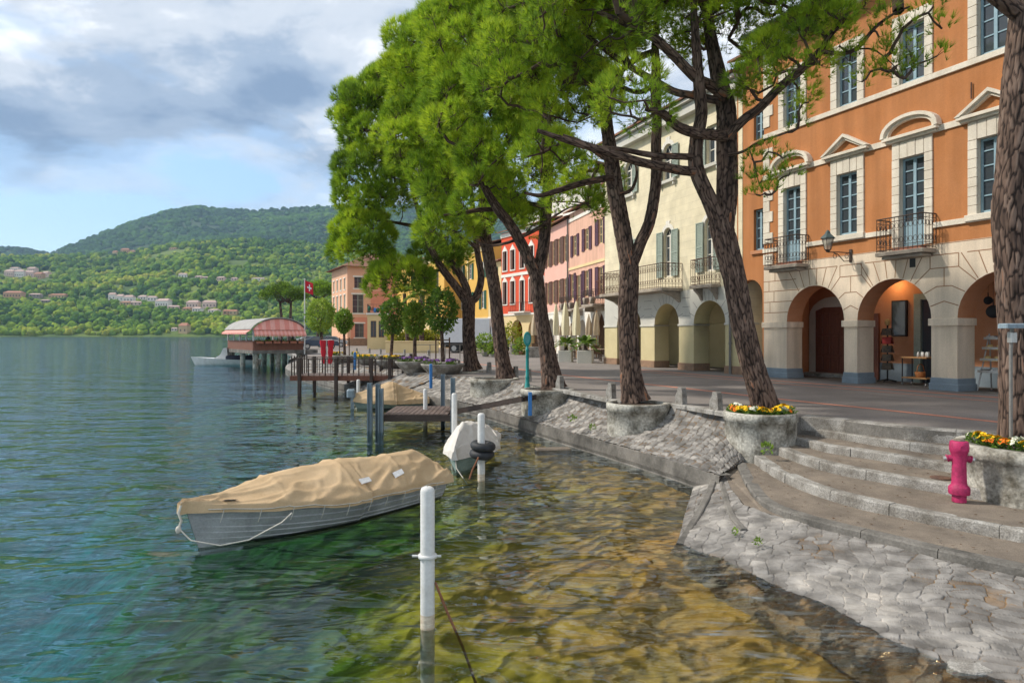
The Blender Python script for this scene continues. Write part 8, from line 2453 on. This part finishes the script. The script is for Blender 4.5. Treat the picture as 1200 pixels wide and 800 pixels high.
m_ = MB(); m_.box(-3.1, 2.9, -0.75, 0.75, 0.55, 0.90); m_.box(-3.1, -2.6, -0.98, 0.98, 0.5, 0.88); m_.box(-1.2, 0.9, -0.98, 0.98, 0.42, 0.86); m_.build('chassis', M['black'], t)
for x in (-2.0, 2.2):
    for s_ in (-1, 1):
        m_ = MB(); m_.tube([(x, s_ * 0.72, 0.42), (x, s_ * 1.0, 0.42)], 0.42, 20); o = m_.build('wheel', M['rubber'], t)
        m_ = MB(); m_.tube([(x, s_ * 1.0, 0.42), (x, s_ * 1.02, 0.42)], 0.22, 12); m_.build('rim', M['steel'], o)

# ------------------------------------------------------------------ café terrace
def parasol(label, p, h, w, mat, seed):
    t = thing('closed_parasol', label, 'parasol', p, 0, 'furled parasols of the café terrace')
    m_ = MB(); m_.tube([(0, 0, 0), (0, 0, h + 0.1)], 0.03, 8); m_.build('pole', M['wood'], t)
    m_ = MB(); n = 20; V = []; rs = np.random.RandomState(seed)
    for i in range(12):
        f = i / 11; z = h - f * (h - 1.55); r = 0.04 + 0.62 * w * (math.sin(f * 1.9) ** 0.8 if f < 0.8 else math.sin(1.52) ** 0.8 * (1 - 0.15 * (f - 0.8) / 0.2))
        for k in range(n):
            a = 2 * math.pi * k / n; q = r * (1 + 0.28 * math.cos(4 * a + seed + f * 1.2)); V.append((q * math.cos(a), q * math.sin(a), z))
    m_.add(V, [(i * n + k, i * n + (k + 1) % n, (i + 1) * n + (k + 1) % n, (i + 1) * n + k) for i in range(11) for k in range(n)], 0, True); m_.add(V[:n], [tuple(range(n))]); m_.build('canopy', mat, t)
    m_ = MB(); m_.bbox(-0.25, 0.25, -0.25, 0.25, 0.0, 0.08, 0.02); m_.build('base', M['concrete'], t)
    return t
M['parasol_tan'] = mk('tan parasol canvas', (0.52, 0.42, 0.29), 0.9, (0.44, 0.35, 0.24), 3)
for k, (px_, Y, h, w, mt, lab) in enumerate(((675.5, 44.0, 3.75, 0.30, 'parasol', 'tallest cream furled parasol right of the fourth pine'), (662.5, 45.5, 3.75, 0.30, 'parasol', 'cream furled parasol second from the fourth pine'), (651.5, 47.0, 3.7, 0.26, 'parasol', 'cream furled parasol nearest the fourth pine trunk'),
        (699, 45.5, 3.1, 0.28, 'parasol_tan', 'tan furled parasol in front of the wide arch'), (690, 46.5, 2.9, 0.26, 'parasol_tan', 'tan furled parasol left of the wide arch'), (669, 50, 2.3, 0.26, 'parasol_tan', 'small tan parasol between two cream ones'), (656, 52, 2.2, 0.25, 'parasol_tan', 'small tan parasol behind the left planter'), (626, 54, 3.2, 0.30, 'parasol_tan', 'tan furled parasol left of the fourth pine trunk'))):
    p = at(px_, 415, Y); p.z = PZ; parasol(lab, p, h, w, M[mt], k)
def pot_palm(label, px_, py_, Y, w, h, fr, fl, seed):
    p = at(px_, py_, Y); p.z = PZ
    t = thing('box_planter', label, 'planter', p, rad(-14), 'box planters of the café terrace')
    m_ = MB(); m_.bbox(-w / 2, w / 2, -w / 2, w / 2, 0, h, 0.03); m_.build('box', M['greystone'], t)
    m_ = MB(); m_.box(-w / 2 + .05, w / 2 - .05, -w / 2 + .05, w / 2 - .05, h, h + 0.01); m_.build('soil', M['soil'], t)
    q = Vector((p.x, p.y, p.z + h))
    palm(label.replace('grey box planter', 'bushy green palm growing').replace('holding', 'in a box,'), tuple(q), tuple(q + Vector((0, 0, 0.35))), fr, fl, seed, 'leaf', 0.10, 'plant', 'potted palms of the café terrace', 0.7, 'potted_palm')
pot_palm('grey box planter holding the right palm of the café', 686, 427, 38.5, 0.85, 0.72, 46, 0.85, 61)
pot_palm('grey box planter holding the left palm of the café', 663, 425, 40.0, 0.78, 0.68, 44, 0.80, 62)
p = at(626, 419, 48); p.z = PZ
t = thing('box_planter', 'empty grey box planter left of the fourth pine', 'planter', p, 0, 'box planters of the café terrace'); m_ = MB(); m_.bbox(-0.6, 0.6, -0.4, 0.4, 0, 0.75, 0.03); m_.build('box', M['granite'], t); m_ = MB(); m_.box(-.5, .5, -.3, .3, 0.75, 0.76); m_.build('soil', M['soil'], t)
def chair(label, p, rz):
    t = thing('café_chair' if False else 'cafe_chair', label, 'chair', p, rz, 'wicker chairs of the café terrace')
    m_ = MB(); m_.bbox(-0.25, 0.25, -0.25, 0.25, 0.42, 0.48, 0.01); m_.build('seat', M['wicker'], t)
    m_ = MB(); m_.add([(-0.26, 0.22, 0.48), (0.26, 0.22, 0.48), (0.24, 0.32, 0.95), (-0.24, 0.32, 0.95), (-0.26, 0.27, 0.48), (0.26, 0.27, 0.48), (0.24, 0.37, 0.95), (-0.24, 0.37, 0.95)], [(0, 1, 2, 3), (7, 6, 5, 4), (0, 4, 5, 1), (1, 5, 6, 2), (2, 6, 7, 3), (3, 7, 4, 0)]); m_.build('backrest', M['wicker'], t)
    for x in (-0.22, 0.22):
        for y in (-0.22, 0.22): m_ = MB(); m_.tube([(x, y, 0), (x, y, 0.42)], 0.025, 6); m_.build('leg', M['wicker'], t)
        m_ = MB(); m_.tube([(x * 1.15, -0.2, 0.42), (x * 1.15, -0.2, 0.66), (x * 1.15, 0.26, 0.68)], 0.022, 6); m_.build('armrest', M['wicker'], t)
    return t
def table(label, p):
    t = thing('cafe_table', label, 'table', p, 0.2, 'tables of the café terrace')
    m_ = MB(); m_.bbox(-0.45, 0.45, -0.45, 0.45, 0.72, 0.76, 0.01); m_.build('table_top', M['tabletop'], t)
    for x in (-0.38, 0.38):
        for y in (-0.38, 0.38): m_ = MB(); m_.tube([(x, y, 0), (x, y, 0.72)], 0.028, 6); m_.build('leg', M['wicker'], t)
    return t
TB = at(700, 423.5, 40.5); TB.z = PZ
table('café table with a pale top beside the right box planter', TB)
c0 = chair('wicker chair at the right of the café table', TB + Vector((0.85, 0.1, 0)), rad(-80))
dup(c0, TB + Vector((-0.75, -0.35, 0)), rad(95), 'wicker chair between the café table and the right box planter')
dup(c0, TB + Vector((0.05, 0.85, 0)), rad(5), 'wicker chair behind the café table')
T2 = at(684, 421, 45.5); T2.z = PZ
table('café table behind the right palm', T2); dup(c0, T2 + Vector((0.8, 0, 0)), rad(-90), 'wicker chair right of the café table behind the palm'); dup(c0, T2 + Vector((-0.8, 0, 0)), rad(90), 'wicker chair left of the café table behind the palm')
T3 = at(672, 420, 49); T3.z = PZ
table('café table between the two box planters', T3); dup(c0, T3 + Vector((0.7, -0.3, 0)), rad(-110), 'wicker chair at the table between the two box planters')
T4 = at(629, 418, 52); T4.z = PZ
dup(c0, T4, rad(150), 'wicker chair left of the fourth pine trunk')
# bushes in pots before the red house
for k, (px_, py_, Y, rx, rz_, mat, lab) in enumerate(((601, 391, 56, 0.75, 1.0, 'leaf_yellow', 'yellow green bush in front of the red house arcade, upper one'), (611, 408, 54, 0.62, 0.85, 'leaf', 'bright green shrub in a pot beside the teal pole'), (590, 403, 57, 0.5, 0.6, 'leaf', 'small dark shrub left of the red house arch'), (569, 402, 50, 0.85, 0.75, 'leaf', 'leafy plant in a white tub between the two farthest pines'), (578, 409, 49, 0.4, 0.35, 'leaf', 'small potted plant beside the white tub'))):
    rs = np.random.RandomState(500 + k); c = at(px_, py_, Y); b = Vector((c.x, c.y, PZ))
    t = thing('potted_shrub', lab, 'plant', b)
    V, Fc, tt = leaf_cloud(rs, (0, 0, c.z - PZ), (rx, rx * 0.8, rz_), 480, 0.24, (0.2, 0.9), 0.15)
    np_mesh('foliage', V, Fc, M[mat], t, False, np.repeat(tt[:, None], 3, 1))
    m_ = MB(); m_.lathe([(0.22, 0), (0.32, max(0.25, c.z - PZ - rz_ * 0.9)), (0.30, max(0.26, c.z - PZ - rz_ * 0.88)), (0.01, max(0.24, c.z - PZ - rz_ * .9))], 14); m_.build('pot', M['terra'] if k in (1, 2) else M['granite'], t)
    m_ = MB(); m_.tube([(0, 0, 0.1), (0, 0, c.z - PZ)], 0.04, 6); m_.build('stem', M['darkwood'], t)

# ------------------------------------------------------------------ things under the arcade
def OW(x, y_px, d): s = OR.s(x, d); return OR.w(s, d, 0)
# postcard stand
p = OW(1040, 0, 1.6)
t = thing('postcard_stand', 'revolving stand of dark and red postcards inside the middle arch', 'stand', p, OR.rz)
m_ = MB(); m_.tube([(0, 0, 0.05), (0, 0, 1.95)], 0.025, 8)
for a in range(5): m_.tube([(0, 0, 0.10), (0.32 * math.cos(a * 1.2566), 0.32 * math.sin(a * 1.2566), 0.03)], 0.018, 5)
m_.build('stand_frame', M['black'], t)
for k in range(5):
    z = 0.42 + k * 0.29
    for a in range(4):
        m_ = MB(); an = a * math.pi / 2 + 0.5; c, s_ = math.cos(an), math.sin(an)
        for r in (-1, 1):
            def rot(x, y, zz): return (x * c - y * s_, x * s_ + y * c, zz)
            m_.add([rot(-0.13 + 0.0, -0.19, z), rot(0.13, -0.19, z), rot(0.13, -0.13, z + 0.23), rot(-0.13, -0.13, z + 0.23)], [(0, 1, 2, 3)])
            break
        m_.build('postcard', M['paper_red'] if k == 3 else M['paper_dark'], t)
m_ = MB(); m_.ball((0, 0, 2.02), (0.09, 0.09, 0.12)); m_.build('finial', M['straw'], t)
# trolley table
p = OW(1077, 0, 1.15)
t = thing('trolley_table', 'wooden two tier trolley with wheels in front of the shop door', 'trolley', p, OR.rz)
for z in (0.22, 0.86):
    m_ = MB(); m_.bbox(-0.42, 0.42, -0.25, 0.25, z, z + 0.04, 0.006); m_.build('shelf', M['wood'], t)
for x in (-0.40, 0.40):
    for y in (-0.23, 0.23):
        m_ = MB(); m_.tube([(x, y, 0.08), (x, y, 0.90)], 0.018, 6); o = m_.build('leg', M['black'], t)
        m_ = MB(); m_.tube([(x - 0.015, y, 0.045), (x + 0.015, y, 0.045)], 0.045, 12); m_.build('wheel', M['steel'], o)
rr_ = random.Random(3); Tm = Matrix.Translation(p) @ Matrix.Rotation(OR.rz, 4, 'Z')
m_ = MB(); m_.lathe([(0.02, 0.16), (0.035, 0.10), (0.045, 0.0), (0.001, 0.0)], 10); bt0 = m_.build('bottle', M['postwhite'])
for k in range(6):
    o = bt0 if k == 0 else bt0.copy()
    if k: COL.objects.link(o)
    o.location = Tm @ Vector((0.02 + k * 0.07, rr_.uniform(-.12, .12), 0.901)); tag(o, 'small white bottle standing on the wooden trolley', 'bottle', 'white bottles on the trolley')
m_ = MB(); m_.lathe([(0.13, 0.0), (0.17, 0.16), (0.16, 0.17), (0.12, 0.02), (0.001, 0.015)], 16); m_.tube([(-0.16, 0, 0.16), (-0.1, 0, 0.36), (0, 0, 0.42), (0.1, 0, 0.36), (0.16, 0, 0.16)], 0.014, 6)
o = m_.build('basket', M['basket'], None, Tm @ Vector((0.05, 0, 0.262)), 0.3); tag(o, 'orange wicker basket with a hoop handle on the trolley', 'basket')
# newspaper and hat rack at the right arch
p = OW(1171, 0, 0.95)
t = thing('display_rack', 'sloping metal rack with newspapers and straw hats in the right arch', 'rack', p, OR.rz)
m_ = MB()
for x in (-0.42, 0.42):
    m_.tube([(x, -0.28, 0.02), (x * 0.9, 0.18, 1.62)], 0.02, 6); m_.tube([(x, 0.35, 0.02), (x * 0.9, 0.18, 1.62)], 0.02, 6)
m_.build('rack_frame', M['steel'], t)
for k, z in enumerate((0.55, 0.88, 1.20, 1.48)):
    yc = -0.28 + 0.46 * (z / 1.62)
    m_ = MB(); m_.box(-0.42, 0.42, yc - 0.14, yc + 0.10, z - 0.02, z); m_.box(-0.42, 0.42, yc - 0.15, yc - 0.141, z - 0.02, z + 0.05); m_.build('shelf', M['steel'], t)
Tm = Matrix.Translation(p) @ Matrix.Rotation(OR.rz, 4, 'Z')
rr_ = random.Random(8)
for k, z in enumerate((0.55, 0.88, 1.20, 1.48)):
    yc = -0.28 + 0.46 * (z / 1.62) - 0.02
    for j in range(3):
        x = -0.27 + j * 0.27
        if k in (1, 2) and j < 2:
            m_ = MB(); m_.lathe([(0.16, 0.0), (0.155, 0.012), (0.085, 0.018), (0.075, 0.09), (0.05, 0.10), (0.001, 0.10)], 16); o = m_.build('straw_hat', M['straw'], None, Tm @ Vector((x, yc, z + 0.012 + 0.0)), 0); o.rotation_euler = (0.25, 0, OR.rz)
            tag(o, 'straw hat lying on the %s hat shelf of the rack, %s one' % (('lower', 'upper')[k - 1], ('outer', 'inner')[j]), 'hat', 'straw hats on the rack')
        else:
            m_ = MB(); m_.bbox(-0.11, 0.11, -0.08, 0.08, 0.0, 0.06 + rr_.uniform(0, .05), 0.008); o = m_.build('newspaper', M['paper'] if (j + k) % 2 else M['paper_dark'], None, Tm @ Vector((x, yc, z + 0.003)), OR.rz + rr_.uniform(-.2, .2))
            tag(o, 'folded newspapers stacked on the %s shelf of the rack, %s' % (('lowest', 'lower hat', 'upper hat', 'top')[k], ('left stack', 'middle stack', 'right stack')[j]), 'newspaper', 'newspapers on the rack')
# pans hung in the right arch
sw = OR.s(1168, 2.2)
for k, (px_, py_, r, lab) in enumerate(((1164, 365, 0.19, 'large round black pan hanging in the right arch'), (1158, 352, 0.12, 'small black pan hanging above the large one'))):
    s_ = OR.s(px_, 1.5); z = OR.z(px_, py_, 1.5)
    m_ = MB(); V = []
    m_.lathe([(r, 0.0), (r * 0.96, -0.03), (r * 0.7, -0.05), (0.001, -0.05)], 20); m_.lathe([(r, 0.0), (r * 0.7, -0.03), (0.001, -0.03)], 20); m_.tube([(0, r * 0.95, 0), (0, r * 1.9, 0.01)], 0.016, 6)
    m_.tube([(0, r * 1.85, 0), (0, 3.7 - z, 0.0)], 0.004, 4)
    o = m_.build('hanging_pan', M['black'], None, OR.w(s_, 1.5, z)); o.rotation_euler = (rad(90), 0, OR.rz + 0.3); tag(o, lab, 'pan', 'pans hung in the arch')

# ------------------------------------------------------------------ haze
hz = bpy.data.materials.new('haze'); hz.use_nodes = True
nt = hz.node_tree; nt.nodes.remove(nt.nodes['Principled BSDF'])
pv_ = nt.nodes.new('ShaderNodeVolumePrincipled')
pv_.inputs['Color'].default_value = (0.50, 0.72, 1.0, 1)
pv_.inputs['Density'].default_value = 0.00009
pv_.inputs['Anisotropy'].default_value = 0.0
nt.links.new(pv_.outputs[0], nt.nodes['Material Output'].inputs['Volume'])
m_ = MB(); m_.box(-5200, 3600, -400, 5200, -30, 900)
HAZE = m_.build('haze', hz); tag(HAZE, kind='stuff')
